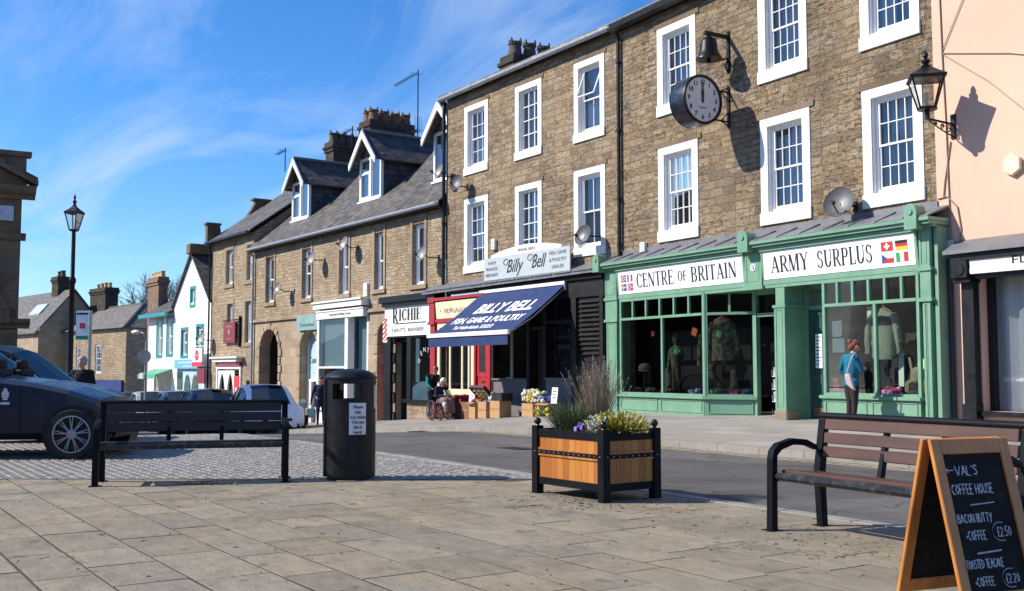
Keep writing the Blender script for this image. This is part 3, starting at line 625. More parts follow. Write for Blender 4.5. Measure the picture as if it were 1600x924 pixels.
HAND = {'V': [[(0, 1), (.35, 0), (.7, 1)]], 'A': [[(0, 0), (.33, 1), (.66, 0)], [(.14, .35), (.54, .35)]], 'L': [[(0, 1), (0, 0), (.5, 0)]], 'S': [[(.55, .9), (.25, 1), (.05, .75), (.5, .4), (.4, .05), (0, .1)]],
        'C': [[(.6, .85), (.3, 1), (0, .5), (.3, 0), (.62, .12)]], 'O': [[(.3, 1), (0, .5), (.3, 0), (.6, .5), (.3, 1)]], 'F': [[(0, 0), (0, 1), (.5, 1)], [(0, .52), (.4, .52)]], 'E': [[(.5, 1), (0, 1), (0, 0), (.5, 0)], [(0, .5), (.4, .5)]],
        'H': [[(0, 0), (0, 1)], [(.55, 0), (.55, 1)], [(0, .5), (.55, .5)]], 'U': [[(0, 1), (.05, .15), (.3, 0), (.5, .15), (.55, 1)]], 'B': [[(0, 0), (0, 1), (.4, .85), (.35, .6), (0, .52), (.45, .4), (.45, .1), (0, 0)]],
        'N': [[(0, 0), (0, 1), (.55, 0), (.55, 1)]], 'T': [[(0, 1), (.6, 1)], [(.3, 1), (.3, 0)]], 'Y': [[(0, 1), (.3, .5)], [(.6, 1), (.15, -.1)]], 'D': [[(0, 0), (0, 1), (.45, .8), (.5, .3), (0, 0)]], 'K': [[(0, 0), (0, 1)], [(.5, 1), (0, .45), (.5, 0)]],
        '2': [[(0, .8), (.25, 1), (.45, .75), (0, 0), (.5, 0)]], '5': [[(.5, 1), (.1, 1), (.08, .6), (.45, .5), (.4, .08), (0, .05)]], '0': [[(.25, 1), (0, .5), (.25, 0), (.5, .5), (.25, 1)]], '3': [[(0, .95), (.4, .85), (.2, .55), (.45, .25), (0, .02)]],
        '£': [[(.5, .9), (.25, 1), (.15, .6), (.15, 0), (.5, 0)], [(0, .45), (.4, .45)]], '+': [[(.1, .4), (.4, .4)], [(.25, .55), (.25, .25)]], "'": [[(.1, 1), (.05, .8)]], '.': [[(.08, .05), (.12, 0)]], '-': [[(0, .5), (.5, .5)]]}
def hand(mb, txt, x, y, h, fn, w=.011, gap=.2, k=1.):
    r_ = random.Random(len(txt) * 7 + int(x * 100))
    for c in txt:
        if c == ' ': x += .42 * h * k; continue
        wd = 0
        for st in HAND.get(c, []):
            P = [(x + a * h * k + r_.uniform(-.02, .02) * h, y + e * h + r_.uniform(-.025, .025) * h) for a, e in st]; wd = max(wd, max(a for a, e in st))
            for (a, e), (c2, f2) in zip(P, P[1:]):
                dx_, dy_ = c2 - a, f2 - e; L = math.hypot(dx_, dy_) or 1; nx, ny = -dy_ / L * w / 2, dx_ / L * w / 2
                q = (len(mb.f) % 6) * 2e-4; mb.poly([fn(a - nx, e - ny, q), fn(a + nx, e + ny, q), fn(c2 + nx, f2 + ny, q), fn(c2 - nx, f2 - ny, q)])
        x += (wd + gap) * h * k
    return x
# ================================================================== the stone building with the clock and the green shop
J1 = (-20.83, 17.4, 0); J2 = (-29.79, 17.4, 0)
def loc_of(rootloc, rz, u, y, z): return Vector(rootloc) + Matrix.Rotation(rz, 3, 'Z') @ Vector((u, y, z))
RZC = R(-2.8); RZL = R(1.5)
clk = thing("stone_house", "tall dark stone house with big white window margins above a green shopfront", "house", J1, RZC, None)
WIN_C = [(1.55, 2.99, 7.45, 9.67), (5.05, 6.46, 7.45, 9.67), (7.84, 9.22, 7.45, 9.67), (1.55, 3.02, 4.33, 6.66), (5.06, 6.49, 4.33, 6.66), (7.84, 9.23, 4.33, 6.66)]
opn = [(a + .22, c - .2, d + .27, e - .19) for a, c, d, e in WIN_C]
b = MB(); wall_holes(b, -.02, 9.47, -.8, 10.2, opn + [(.35, 9.36, -.8, 3.9)], .16)
b.box(-.02, 9.47, .18, .3, 3.9, 4.0); b.quad((9.47, 0, -.8), (9.47, 6, -.8), (9.47, 6, 10.2), (9.47, 0, 10.2))
b.quad((-.02, 9, 3.8), (9.47, 9, 3.8), (9.47, 9, 10.2), (-.02, 9, 10.2)); b.quad((-.02, 0, 9.9), (-.02, 9, 9.9), (-.02, 9, 10.2), (-.02, 0, 10.2))
cw = b.build("wall", ST_CLOCK, clk)
for a, c, d, e in WIN_C: b = MB(); b.box(a - .1, c + .12, -.03, 0, e + .002, e + .13); b.build("lintel", ST_DARK, cw)
for k, (h, o_) in enumerate(zip(WIN_C, opn)):
    cu = {0: (.45, 'right', .5), 1: (.34, 'right', 0), 2: (.42, 'left', .5), 3: (.5, 'left', .42, BLANKET), 4: (.36, 'right', 0), 5: (.4, 'left', .4, BLANKET)}[k]
    w = window(clk, *o_, .10, 'sash', 4, 2, curtain=cu)
    b = MB(); surround(b, *h, .22, .19, .27); b.build("window_surround", WHITE, w, bevel=.006)
b = MB(); b.box(-.1, 9.6, -.34, -.3, 10.14, 10.2); b.prism([(-.34, 10.06), (-.2, 10.02), (-.16, 10.2), (-.36, 10.2)], -.1, 9.6, fn=lambda a, e, d: (d, a, e)); b.box(-.02, 9.5, -.16, 0, 10.06, 10.19)
b.build("gutter", BLACKP, clk)
b = MB(); b.hexa([(-.05, -.3, 10.2), (9.55, -.3, 10.2), (9.55, 4.6, 12.6), (-.05, 4.6, 12.6), (-.05, -.3, 10.28), (9.55, -.3, 10.28), (9.55, 4.6, 12.7), (-.05, 4.6, 12.7)])
b.hexa([(-.05, 4.6, 12.6), (9.55, 4.6, 12.6), (9.55, 9.3, 10.2), (-.05, 9.3, 10.2), (-.05, 4.6, 12.7), (9.55, 4.6, 12.7), (9.55, 9.3, 10.28), (-.05, 9.3, 10.28)])
b.build("roof", SLATE, clk)
b = MB(); b.tube([(.03, -.12, 10.02), (.03, -.08, 9.8), (.03, -.08, 4.05)], .05, 8)
for z in (9.2, 7.4, 5.6, 4.4): b.cyl((.03, -.08, z), (.03, -.08, z + .07), .066, n=8)
b.build("drainpipe", BLACKP, clk)

# ---- green shopfront
sf = MB(); Y = -.35
def panelled(b, u0, u1, z0, z1, y, t=.05, m=0, d=.012):
    b.box(u0, u1, y, y + .08, z0, z1, m); frame_rect(b, u0 + .002, u1 - .002, z0 + .002, z1 - .002, t, y - d, y + .001, m)
    b.box(u0 + t + .03, u1 - t - .03, y - d * .6, y + .001, z0 + t + .03, z1 - t - .03, m)
for u0, u1 in ((-.19, .36), (9.34, 9.62)):
    z0 = .12 if u0 < 0 else .22
    panelled(sf, u0 + .06, u1 - .06, z0, 2.43, Y - .03); sf.box(u0 + .05, u1 - .05, Y + .05, -.0, z0, 3.8)
    sf.box(u0 + .03, u1 - .03, Y - .06, Y + .05, z0 - .2, z0 + .16)
    sf.box(u0, u1, Y - .08, Y + .06, 2.43, 2.5); sf.box(u0 + .03, u1 - .03, Y - .05, Y + .06, 2.5, 2.98); sf.box(u0, u1, Y - .08, Y + .06, 2.98, 3.05)
    panelled(sf, u0 + .03, u1 - .03, 3.05, 3.78, Y - .05, .04)
sf.box(9.62, 9.70, Y + .02, -.0, .1, 3.8)
# fascia boards lean out; frame of each
def canted(b, u0, u1, z0, z1, yb, yt, th, m=0): b.hexa([(u0, yb, z0), (u1, yb, z0), (u1, yb + th, z0), (u0, yb + th, z0), (u0, yt, z1), (u1, yt, z1), (u1, yt + th, z1), (u0, yt + th, z1)], m)
for u0, u1 in ((.36, 4.93), (5.44, 9.34)):
    canted(sf, u0, u1, 2.98, 3.8, Y + .02, Y - .06, .1)
    canted(sf, u0 + .005, u1 - .005, 3.0, 3.1, Y - .03, Y - .03, .06); sf.box(u0, u1, Y - .02, Y + .1, 2.93, 3.0)
    for q in (u0 + .005, u1 - .055): canted(sf, q, q + .05, 3.1, 3.72, Y - .03, Y - .10, .06)
    sf.box(u0, u1, Y - .13, Y, 3.70, 3.78)
panelled(sf, 4.93, 5.44, 3.0, 3.8, Y - .05, .06); sf.box(4.9, 5.47, Y - .08, Y + .06, 2.92, 3.0)
# cornice
sf.box(-.25, 9.72, Y - .22, 0, 3.8, 3.86); sf.box(-.28, 9.74, Y - .27, 0, 3.86, 3.92); sf.box(-.2, 9.7, Y - .12, 0, 3.76, 3.8)
for u0, u1 in ((-.36, -.1), (4.98, 5.28), (9.26, 9.52)):          # round topped consoles
    P = [(u0, 3.72), (u1, 3.72)] + [((u0 + u1) / 2 + (u1 - u0) / 2 * math.cos(R(a)), 4.03 + .15 * math.sin(R(a))) for a in range(0, 181, 20)]
    sf.prism(P, Y - .31, Y - .05)
    sf.cyl(((u0 + u1) / 2, Y - .30, 4.03), ((u0 + u1) / 2, Y - .335, 4.03), .055, n=14)
# left window: front lights, corner post, splayed light to the door
def shopwin(b, A, B, z0, zt, z1, mull, lights, w=.06, d=.07):
    """Frame from plan point A to B; mull = main mullion fractions, lights = number of top lights."""
    A, B = Vector((A[0], A[1], 0)), Vector((B[0], B[1], 0)); L = (B - A).length; an = math.atan2(B.y - A.y, B.x - A.x); M = Matrix.Translation(A) @ Matrix.Rotation(an, 4, 'Z')
    for q in (0, L - w): b.box(q, q + w, -d / 2, d / 2, z0, z1, 0, M)
    for z, h in ((z0, .05), (zt, .06), (z1 - .06, .06)): b.box(w, L - w, -d / 2 - .008, d / 2 + .004, z, z + h, 0, M)
    for f in mull: b.box(L * f - w / 2, L * f + w / 2, -d / 2 - .003, d / 2 - .003, z0 + .05, zt, 0, M)
    for i in range(1, lights): q = L * i / lights; b.box(q - .025, q + .025, -d / 2 - .003, d / 2 - .003, zt + .06, z1 - .06, 0, M)
    return M, L
gl = MB()
for A, B, mu, li in (((.42, Y), (3.57, Y), (.525,), 6), ((3.57, Y), (4.52, .28), (), 2), ((7.06, Y), (9.32, Y), (.56,), 6)):
    z0 = .62 if A[0] < 5 else .72
    M, L = shopwin(sf, A, B, z0, 2.45, 2.98, mu, li); q = [M @ Vector(p) for p in ((.02, .012, z0), (L - .02, .012, z0), (L - .02, .012, 2.95), (.02, .012, 2.95))]; gl.quad(*q)
    # sill and stall riser
    sf.box(-.04, L + .04, -.13, .1, z0 - .06, z0, 0, M); sf.box(0, L, -.06, .1, .05, z0 - .06, 0, M); sf.box(-.01, L + .01, -.085, .1, -.1, .2, 0, M)
    for i in range(2 if L > 1.5 else 1):
        n_ = 2 if L > 1.5 else 1; a, c = L * i / n_ + .06, L * (i + 1) / n_ - .06
        sf.hexa([M @ Vector(p) for p in ((a, -.075, .24), (c, -.075, .24), (c, -.06, .24), (a, -.06, .24), (a, -.075, .27), (c, -.075, .27), (c, -.06, .27), (a, -.06, .27))])
        sf.box(a, c, -.076, -.05, z0 - .12, z0 - .095, 0, M); sf.box(a, a + .025, -.076, -.05, .27, z0 - .12, 0, M); sf.box(c - .025, c, -.076, -.05, .27, z0 - .12, 0, M)
sf.cyl((3.57, Y, .05), (3.57, Y, 2.95), .05, n=10)
# recess: pier, back frames, soffit
panelled(sf, 5.75, 6.05, .38, 2.5, Y - .02, .05); sf.box(5.77, 6.04, Y + .06, .3, .2, 2.6); sf.box(5.72, 6.08, Y - .05, .31, 2.5, 2.56); sf.box(5.78, 6.03, Y - .01, .3, 2.56, 2.99)
sf.box(4.5, 4.6, .22, .34, .1, 2.98); sf.box(4.6, 5.77, .24, .32, 2.38, 2.46); sf.box(4.6, 5.77, .24, .32, 2.86, 2.98); sf.box(6.04, 6.12, .2, .32, .1, 2.98)
sf.box(6.12, 7.06, .24, .32, 2.46, 2.54); sf.box(6.12, 7.06, .24, .32, 2.88, 2.98); sf.box(6.98, 7.06, -.3, .32, .15, 2.98); sf.box(3.6, 7.06, -.28, .34, 2.98, 3.04)
sho = sf.build("shopfront", GREEN, clk, bevel=.006)
gl.quad((4.6, .29, 2.46), (5.77, .29, 2.46), (5.77, .29, 2.86), (4.6, .29, 2.86)); gl.quad((6.12, .29, 2.54), (7.0, .29, 2.54), (7.0, .29, 2.88), (6.12, .29, 2.88))
gl.build("shop_window", SHOPGLASS, sho)
b = MB(); b.box(5.72, 6.08, Y - .06, .0, .0, .38); b.build("plinth", ST_DRESS, sho, bevel=.02)
b = MB(); b.box(6.13, 6.97, .26, .30, .2, 2.45); frame_rect(b, 6.13, 6.97, 1.0, 2.45, .12, .24, .262); frame_rect(b, 6.13, 6.54, .45, 1.0, .1, .245, .262); frame_rect(b, 6.56, 6.97, .45, 1.0, .1, .245, .262)
dr = b.build("door", GREEN_D, sho)
b = MB(); b.box(6.2, 6.9, .235, .245, .24, .44); b.build("kick_plate", mat("brass_plate", (.28, .16, .08), .4, .6), dr)
b = MB(); b.box(6.30, 6.48, .225, .232, 1.25, 1.95); nt = b.build("notice", mat("paper", (.72, .76, .80), .8, var=.06, vs=12), dr)
b = MB()
for i in range(9): b.box(6.315, 6.465 - .03 * (i % 3), .2225, .2235, 1.88 - i * .07, 1.90 - i * .07)
b.build("lettering", INKG, nt)
WHITEB = mat("white_sign_board", (.78, .79, .82), .4, var=.02)
for (u0, u1, txts) in ((.42, 4.87, [("CENTREofBRITAIN", 0)]), (5.50, 9.28, [("ARMY SURPLUS", 1)])):
    b = MB(); canted(b, u0, u1, 3.11, 3.69, Y - .035, Y - .085, .02); bd = b.build("sign_board", WHITEB, sho)
    sl = .05 / .58; ser = Serif(); t = MB()
    if u0 < 1:
        ser.write(t, "CENTRE", 1.16, 3.235, .34, 1.42, -.006); ser.write(t, "of", 2.72, 3.235, .34, .33, -.006); ser.write(t, "BRITAIN", 3.18, 3.235, .34, 1.52, -.006)
    else:
        ser.write(t, "ARMY", 5.72, 3.235, .34, 1.05, -.006); ser.write(t, "SURPLUS", 6.98, 3.235, .34, 1.38, -.006)
    t.v = [(x, Y - .035 - (z - 3.11) * sl + yy, z) for x, yy, z in t.v]; t.build("lettering", INK, bd)
    # eight little national flags
    RED, BLUE, YEL, GRN, WHT, BLK = range(6); f = MB(); FW = .20 if u0 < 1 else .26
    def rect(u, z, a, c, d, e, col, k=0): f.box(u + FW * a, u + FW * c, -.0075 - k * .0012, -.0005, z + .17 * d, z + .17 * e, col)
    if u0 < 1:
        u, z = .54, 3.41
        rect(u, z, 0, 1, 0, 1, BLUE); rect(u, z, 0, 1, .3, .7, WHT, 1); rect(u, z, .38, .62, 0, 1, WHT, 2); rect(u, z, 0, 1, .4, .6, RED, 3); rect(u, z, .44, .56, 0, 1, RED, 4)
        for s_ in (0, .65):
            rect(u, z, s_ + .05, s_ + .3, .1, .22, RED, 2); rect(u, z, s_ + .05, s_ + .3, .78, .9, RED, 2)
        u = .80; rect(u, z, 0, .333, 0, 1, BLUE); rect(u, z, .333, .666, 0, 1, WHT); rect(u, z, .666, 1, 0, 1, RED)
        u, z = .54, 3.19; rect(u, z, 0, 1, 0, 1, BLUE); rect(u, z, 0, 1, .4, .6, YEL, 1); rect(u, z, .3, .45, 0, 1, YEL, 2)
        u = .80; rect(u, z, 0, 1, 0, 1, RED); rect(u, z, 0, 1, .36, .64, WHT, 1); rect(u, z, .26, .5, 0, 1, WHT, 2); rect(u, z, 0, 1, .43, .57, BLUE, 3); rect(u, z, .33, .43, 0, 1, BLUE, 4)
    else:
        u, z = 8.55, 3.41; rect(u, z, 0, 1, 0, 1, RED); rect(u, z, .25, .75, .4, .6, WHT, 1); rect(u, z, .42, .58, .15, .85, WHT, 2)
        u = 8.87; rect(u, z, 0, 1, .666, 1, BLK); rect(u, z, 0, 1, .333, .666, RED); rect(u, z, 0, 1, 0, .333, YEL)
        u, z = 8.55, 3.19; rect(u, z, 0, 1, .5, 1, WHT); rect(u, z, 0, 1, 0, .5, RED); f.poly([(u, -.0092, z), (u + .12, -.0092, z + .085), (u, -.0092, z + .17)], BLUE)
        u = 8.87; rect(u, z, 0, .333, 0, 1, GRN); rect(u, z, .333, .666, 0, 1, WHT); rect(u, z, .666, 1, 0, 1, RED)
    f.v = [(x, Y - .035 - (z - 3.11) * sl + yy, z) for x, yy, z in f.v]
    f.build("flag", [mat("flag_red", (.5, .03, .03), .5, var=0), mat("flag_blue", (.03, .07, .28), .5, var=0), mat("flag_yellow", (.75, .5, .03), .5, var=0), mat("flag_green", (.03, .3, .1), .5, var=0), WHITEB, INK], bd)
b = MB(); b.cyl((5.19, Y - .07, 3.4), (5.19, Y - .06, 3.4), .075, n=20); b.cyl((5.19, Y - .075, 3.4), (5.19, Y - .065, 3.4), .045, n=16, m=1); b.cyl((5.19, Y - .08, 3.4), (5.19, Y - .07, 3.4), .02, n=10)
b.build("badge", [WHITEB, mat("badge_blue", (.08, .13, .4), .5, var=0)], sho)
# lead roof over the shopfront with rolls
b = MB(); b.hexa([(-.26, Y - .26, 3.92), (9.72, Y - .26, 3.92), (9.72, 0, 4.12), (-.26, 0, 4.12), (-.26, Y - .26, 3.945), (9.72, Y - .26, 3.945), (9.72, -.0, 4.17), (-.26, -.0, 4.17)])
u = -.1
while u < 9.7: b.tube([(u, Y - .272, 3.945), (u, -.02, 4.18)], .019, 6); u += .62
b.box(-.2, 9.5, -.03, 0, 4.15, 4.27); b.build("lead_roof", LEAD, sho, bevel=.005)
# inside of the shop: dark room and raised window beds
b = MB(); b.quad((-.1, 3.4, 0), (9.5, 3.4, 0), (9.5, 3.4, 3.1), (-.1, 3.4, 3.1)); b.quad((-.0, -.3, 0), (0, 3.4, 0), (0, 3.4, 3.1), (0, -.3, 3.1)); b.quad((9.4, -.3, 0), (9.4, 3.4, 0), (9.4, 3.4, 3.1), (9.4, -.3, 3.1))
b.quad((-.1, -.3, 3.06), (9.5, -.3, 3.06), (9.5, 3.4, 3.06), (-.1, 3.4, 3.06)); b.quad((-.1, -.1, .12), (9.5, -.1, .12), (9.5, 3.4, .12), (-.1, 3.4, .12))
b.hexa([(.05, Y + .05, .3), (3.55, Y + .05, .3), (4.45, .3, .3), (.05, .9, .3), (.05, Y + .05, .6), (3.55, Y + .05, .6), (4.45, .3, .6), (.05, .9, .6)]); b.box(7.1, 9.35, Y + .06, .7, .3, .70)
b.quad((.05, .9, .6), (4.5, .9, .6), (4.5, .9, 2.2), (.05, .9, 2.2)); b.quad((7.1, .75, .7), (9.4, .75, .7), (9.4, .75, 2.3), (7.1, .75, 2.3))
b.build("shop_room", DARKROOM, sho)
b = MB(); b.box(-.2, 9.6, -.42, .2, -.3, .13); b.box(4.5, 7.1, -.38, .4, -.2, .17); b.build("threshold", mat("doorstep_stone", (.24, .22, .19), .85, var=.2, bump=.3), sho)

# ================================================================== fishmonger's and red shop: the lower stone house
bil = thing("stone_house", "brown stone house with nine white sash windows above a fishmonger and a red shop", "house", J1, 0)
bil['label'] = "brown stone house with six white windows above the fishmonger's blue awning"
WIN_B = [(-7.80, -6.39, 7.44, 9.68), (-4.88, -3.51, 7.44, 9.68), (-1.97, -.63, 7.44, 9.68), (-7.80, -6.38, 4.28, 6.67), (-4.88, -3.51, 4.28, 6.67), (-1.99, -.62, 4.28, 6.67)]
opn = [(a + .2, c - .17, d + .24, e - .18) for a, c, d, e in WIN_B]
b = MB(); wall_holes(b, -8.96, -.02, -1.2, 10.15, opn + [(-8.9, -.35, -1.2, 3.7)], .16)
b.quad((-8.96, 0, 6), (-8.96, 9, 6), (-8.96, 9, 10.15), (-8.96, 0, 10.15)); b.quad((-8.96, 9, 3), (-.02, 9, 3), (-.02, 9, 10.15), (-8.96, 9, 10.15)); b.box(-8.96, -.02, .18, .3, 3.7, 3.8)
bw = b.build("wall", ST_BILLY, bil)
for a, c, d, e in WIN_B: b = MB(); b.box(a - .05, c + .08, -.025, 0, e + .002, e + .11); b.build("lintel", ST_DARK, bw)
for k, (h, o_) in enumerate(zip(WIN_B, opn)):
    st, c_, r_, cu = [('sash', 3, 2, (.9, 'right', .5)), ('fixed', 3, 4, (.5, 'left', 0, BLANKET)), ('sash', 2, 1, (.8, 'left', .55)), ('sash', 3, 2, (.8, 'right', .15)), ('fixed', 3, 4, (.4, 'right', 0)), ('sash', 2, 1, (.9, 'right', .45))][k]
    w = window(bil, *o_, .10, st, c_, r_, curtain=cu, open_top=(k == 2))
    b = MB(); surround(b, *h, .2, .18, .24); b.build("window_surround", WHITE_OLD if k in (2, 3) else WHITE, w, bevel=.006)
b = MB(); P = [(-.05 + .085 * math.cos(R(a)), .085 * math.sin(R(a))) for a in range(180, 361, 30)]
b.prism(P + [(.03, .02), (-.13, .02)], -9.05, 0, fn=lambda a, e, d: (d, a - .22, e + 10.17))
for i in range(10): q = -8.9 + i * .98; b.prism([(x * 1.12, z * 1.12) for x, z in P], q, q + .06, fn=lambda a, e, d: (d, a - .214, e + 10.172))
b.build("gutter", GUTTER, bil)
b = MB(); b.hexa([(-9.0, -.3, 10.2), (-.05, -.3, 10.2), (-.05, 4.5, 12.3), (-9.0, 4.5, 12.3), (-9.0, -.3, 10.27), (-.05, -.3, 10.27), (-.05, 4.5, 12.4), (-9.0, 4.5, 12.4)])
b.hexa([(-9.0, 4.5, 12.3), (-.05, 4.5, 12.3), (-.05, 9.2, 10.2), (-9.0, 9.2, 10.2), (-9.0, 4.5, 12.4), (-.05, 4.5, 12.4), (-.05, 9.2, 10.27), (-9.0, 9.2, 10.27)])
b.box(-9.0, -.05, -.02, .05, 10.1, 10.2); br = b.build("roof", SLATE, bil)
def stack(parent, u0, u1, y0, y1, z0, z1, potmat, nu, ny, smat=SOOT, ph=.75, pr=.15, crown=True):
    b = MB(); b.box(u0, u1, y0, y1, z0, z1 - .5); b.box(u0 - .06, u1 + .06, y0 - .06, y1 + .06, z1 - .5, z1 - .34); b.box(u0 - .12, u1 + .12, y0 - .12, y1 + .12, z1 - .34, z1 - .2); b.box(u0 - .05, u1 + .05, y0 - .05, y1 + .05, z1 - .2, z1)
    c = b.build("chimney", smat, parent, bevel=.015)
    for i in range(nu):
        for j in range(ny):
            p = MB(); x = u0 + (u1 - u0) * (i + .5) / nu; y = y0 + (y1 - y0) * (j + .5) / ny; h = ph * rnd.uniform(.92, 1.06)
            p.lathe([(pr * 1.15, 0), (pr * 1.12, .06), (pr, .1), (pr * .85, h * .8), (pr * 1.0, h * .84), (pr * .98, h), (pr * .7, h), (pr * .68, h * .6)], (x, y, z1 - .02), 10)
            if crown:
                for q in range(4): a = q * math.pi / 2 + .4; p.cyl((x + math.cos(a) * pr * .85, y + math.sin(a) * pr * .85, z1 + h - .03), (x + math.cos(a) * pr * .95, y + math.sin(a) * pr * .95, z1 + h + .11), .06, .02, 5)
            p.build("chimney_pot", potmat, c, smooth=50)
    return c
stack(bil, -8.98, -8.2, 2.2, 4.0, 10.8, 12.0, CLAY_D, 1, 3, ph=.55, pr=.25)
b = MB(); b.tube([(-8.99, -.06, 10.1), (-8.99, -.09, 9.9), (-8.99, -.09, 3.9)], .06, 8)
for z in (9.4, 7.7, 6.0, 4.6): b.cyl((-8.99, -.09, z), (-8.99, -.09, z + .08), .075, n=8)
b.build("drainpipe", BLACKP, bil)

# ---- long slab roofed shopfront: dark fishmonger right, red shop left
b = MB(); Y = -.3
b.hexa([(-9.7, Y - .2, 3.70), (-.3, Y - .2, 3.76), (-.3, 0, 4.0), (-9.7, 0, 3.98), (-9.7, Y - .2, 3.80), (-.3, Y - .2, 3.84), (-.3, 0, 4.08), (-9.7, 0, 4.06)])
for i in range(11): q = -9.5 + i * .9; b.box(q, q + .82, Y - .23, -.05, 3.80 + .004 * i, 3.83 + .004 * i)
cor = b.build("canopy", LEAD, bil)
b = MB(); b.box(-6.3, -.36, Y - .08, 0, 3.62, 3.70); b.box(-6.3, -.36, Y, -.05, 3.15, 3.62)
b.box(-1.72, -1.5, Y - .04, .0, -.6, 3.15); b.box(-.5, -.36, Y - .04, 0, -.6, 3.15); b.box(-1.5, -.5, Y + .06, .1, -.6, 3.15)
frame_rect(b, -1.5, -.5, -.3, 1.5, .1, Y + .03, Y + .07)
for i in range(12): z = 1.62 + i * .125; b.hexa([(-1.42, Y - .02, z), (-.55, Y - .02, z), (-.55, Y + .05, z + .06), (-1.42, Y + .05, z + .06), (-1.42, Y - .02, z + .025), (-.55, Y - .02, z + .025), (-.55, Y + .05, z + .085), (-1.42, Y + .05, z + .085)])
b.box(-5.72, -5.6, Y - .02, 0, -.8, 3.15); b.box(-3.85, -3.72, Y - .02, .0, -.6, 3.15); b.box(-3.05, -2.92, Y - .02, 0, -.6, 3.15); b.box(-3.72, -3.05, Y + .02, 0, 2.35, 2.45)
b.box(-3.78, -3.0, .55, .6, -.6, 2.4); b.box(-5.6, -3.85, Y, Y + .05, 2.5, 2.58); b.box(-2.92, -1.72, Y, Y + .05, 2.5, 2.58)
fm = b.build("shopfront", DARKP, bil, bevel=.004)
b = MB(); b.box(-5.6, -3.85, Y - .01, -.02, -.8, .92); b.box(-5.62, -3.84, Y - .07, 0, .92, .97); b.build("stall_riser", GREYP, fm); b = MB(); b.box(-2.92, -1.72, Y - .01, -.02, -.6, .95); b.box(-2.93, -1.71, Y - .06, 0, .95, 1.0); b.build("stall_riser", GREYP, fm)
b = MB(); b.quad((-5.6, Y + .03, .95), (-3.85, Y + .03, .95), (-3.85, Y + .03, 3.15), (-5.6, Y + .03, 3.15)); b.quad((-2.92, Y + .03, 1.0), (-1.72, Y + .03, 1.0), (-1.72, Y + .03, 3.15), (-2.92, Y + .03, 3.15)); b.build("shop_window", SHOPGLASS, fm)
b = MB(); b.quad((-2.95, .05, .8), (-1.7, .05, .8), (-1.7, .05, 3.2), (-2.95, .05, 3.2)); bb = b.build("window_backing", NAVYGLASS, fm)
for t, z, h in (("Fish  Game  Poultry", 2.55, .13), ("&", 2.3, .1), ("Tel 01434 320253", 1.85, .12)): sans(t, h, None if t == "&" else 1.05, parent=bb, M=onwall(-2.32, z, .04), mt=mat("dim_lettering", (.28, .34, .42), .5, var=0))
b = MB(); b.box(-2.8, -1.85, .03, .04, 2.14, 2.155); b.build("rule_line", mat("dim_line", (.28, .34, .42), .5, var=0), bb)
b = MB()
for u0, u1, y1 in ((-5.7, -3.8, 2.2), (-3.9, -2.9, 2.2)):
    b.quad((u0, y1, -.8), (u1, y1, -.8), (u1, y1, 3.2), (u0, y1, 3.2))
b.quad((-5.7, Y, 3.18), (-2.9, Y, 3.18), (-2.9, 2.2, 3.18), (-5.7, 2.2, 3.18)); b.quad((-5.7, Y + .06, .5), (-3.8, Y + .06, .5), (-3.8, 2.2, .5), (-5.7, 2.2, .5)); b.quad((-5.72, Y + .06, 0), (-5.72, 2.2, 0), (-5.72, 2.2, 3.2), (-5.72, Y + .06, 3.2))
b.quad((-3.78, .0, -.6), (-3.78, 2.2, -.6), (-3.78, 2.2, 3.2), (-3.78, 0, 3.2)); b.quad((-2.98, 0, -.6), (-2.98, 2.2, -.6), (-2.98, 2.2, 3.2), (-2.98, 0, 3.2)); b.build("shop_room", mat("fish_shop_room", (.13, .12, .115), .9, var=.4, vs=2), fm)
b = MB(); b.box(-4.86, -4.72, Y + .1, Y + .12, .97, 3.0); b.build("window_post", CREAM, fm)
# red shop
b = MB(); rz0 = -.85
for u0, u1 in ((-9.5, -9.1), (-5.98, -5.74)):
    b.box(u0 + .06, u1 - .03, Y - .02, 0, rz0, 2.75); b.box(u0 + .03, u1, Y - .06, 0, 2.75, 3.55) if u0 < -9 else b.box(u0, u1, Y - .02, 0, 2.75, 3.5)
    if u0 < -9: b.box(u0, u1 + .03, Y - .1, 0, 3.42, 3.6); b.box(u0, u1 + .03, Y - .09, 0, 2.70, 2.8)
b.box(-9.1, -5.98, Y - .1, 0, 3.46, 3.56); b.box(-9.1, -5.98, Y - .04, 0, 2.74, 2.86); b.box(-9.1, -5.98, Y + .03, 0, 2.86, 3.46)
b.box(-6.72, -6.62, Y - .01, 0, rz0, 2.76)
rd = b.build("red_shopfront", REDP, bil, bevel=.006)
b = MB(); canted(b, -9.05, -6.0, 2.88, 3.42, Y - .0, Y - .05, .02); sg = b.build("sign_board", mat("cream_sign", (.74, .66, .45), .45, var=.03), rd)
sans("NEWCASTLE HOUSE", .2, 2.1, parent=sg, M=onwall(-7.45, 3.14, Y - .034, R(-5)), mt=mat("faded_lettering", (.33, .30, .22), .6, var=0)); sans("*", .1, parent=sg, M=onwall(-8.75, 3.1, Y - .032, R(-5)), mt=INKG)
b = MB(); frame_rect(b, -9.0, -6.74, .42, 2.74, .16, Y + .0, Y + .08, tb=.2)
for q in (-8.25, -7.5, -7.1): b.box(q, q + .09, Y + .01, Y + .07, .6, 2.6)
for z in (.95, 1.25, 1.6, 1.95): b.box(-7.42, -6.92, Y + .2, Y + .3, z, z + .03)
b.build("window_frame", CREAM, rd, bevel=.004)
b = MB(); b.quad((-8.9, Y + .05, .55), (-6.8, Y + .05, .55), (-6.8, Y + .05, 2.65), (-8.9, Y + .05, 2.65)); b.build("pane", SHOPGLASS, rd)
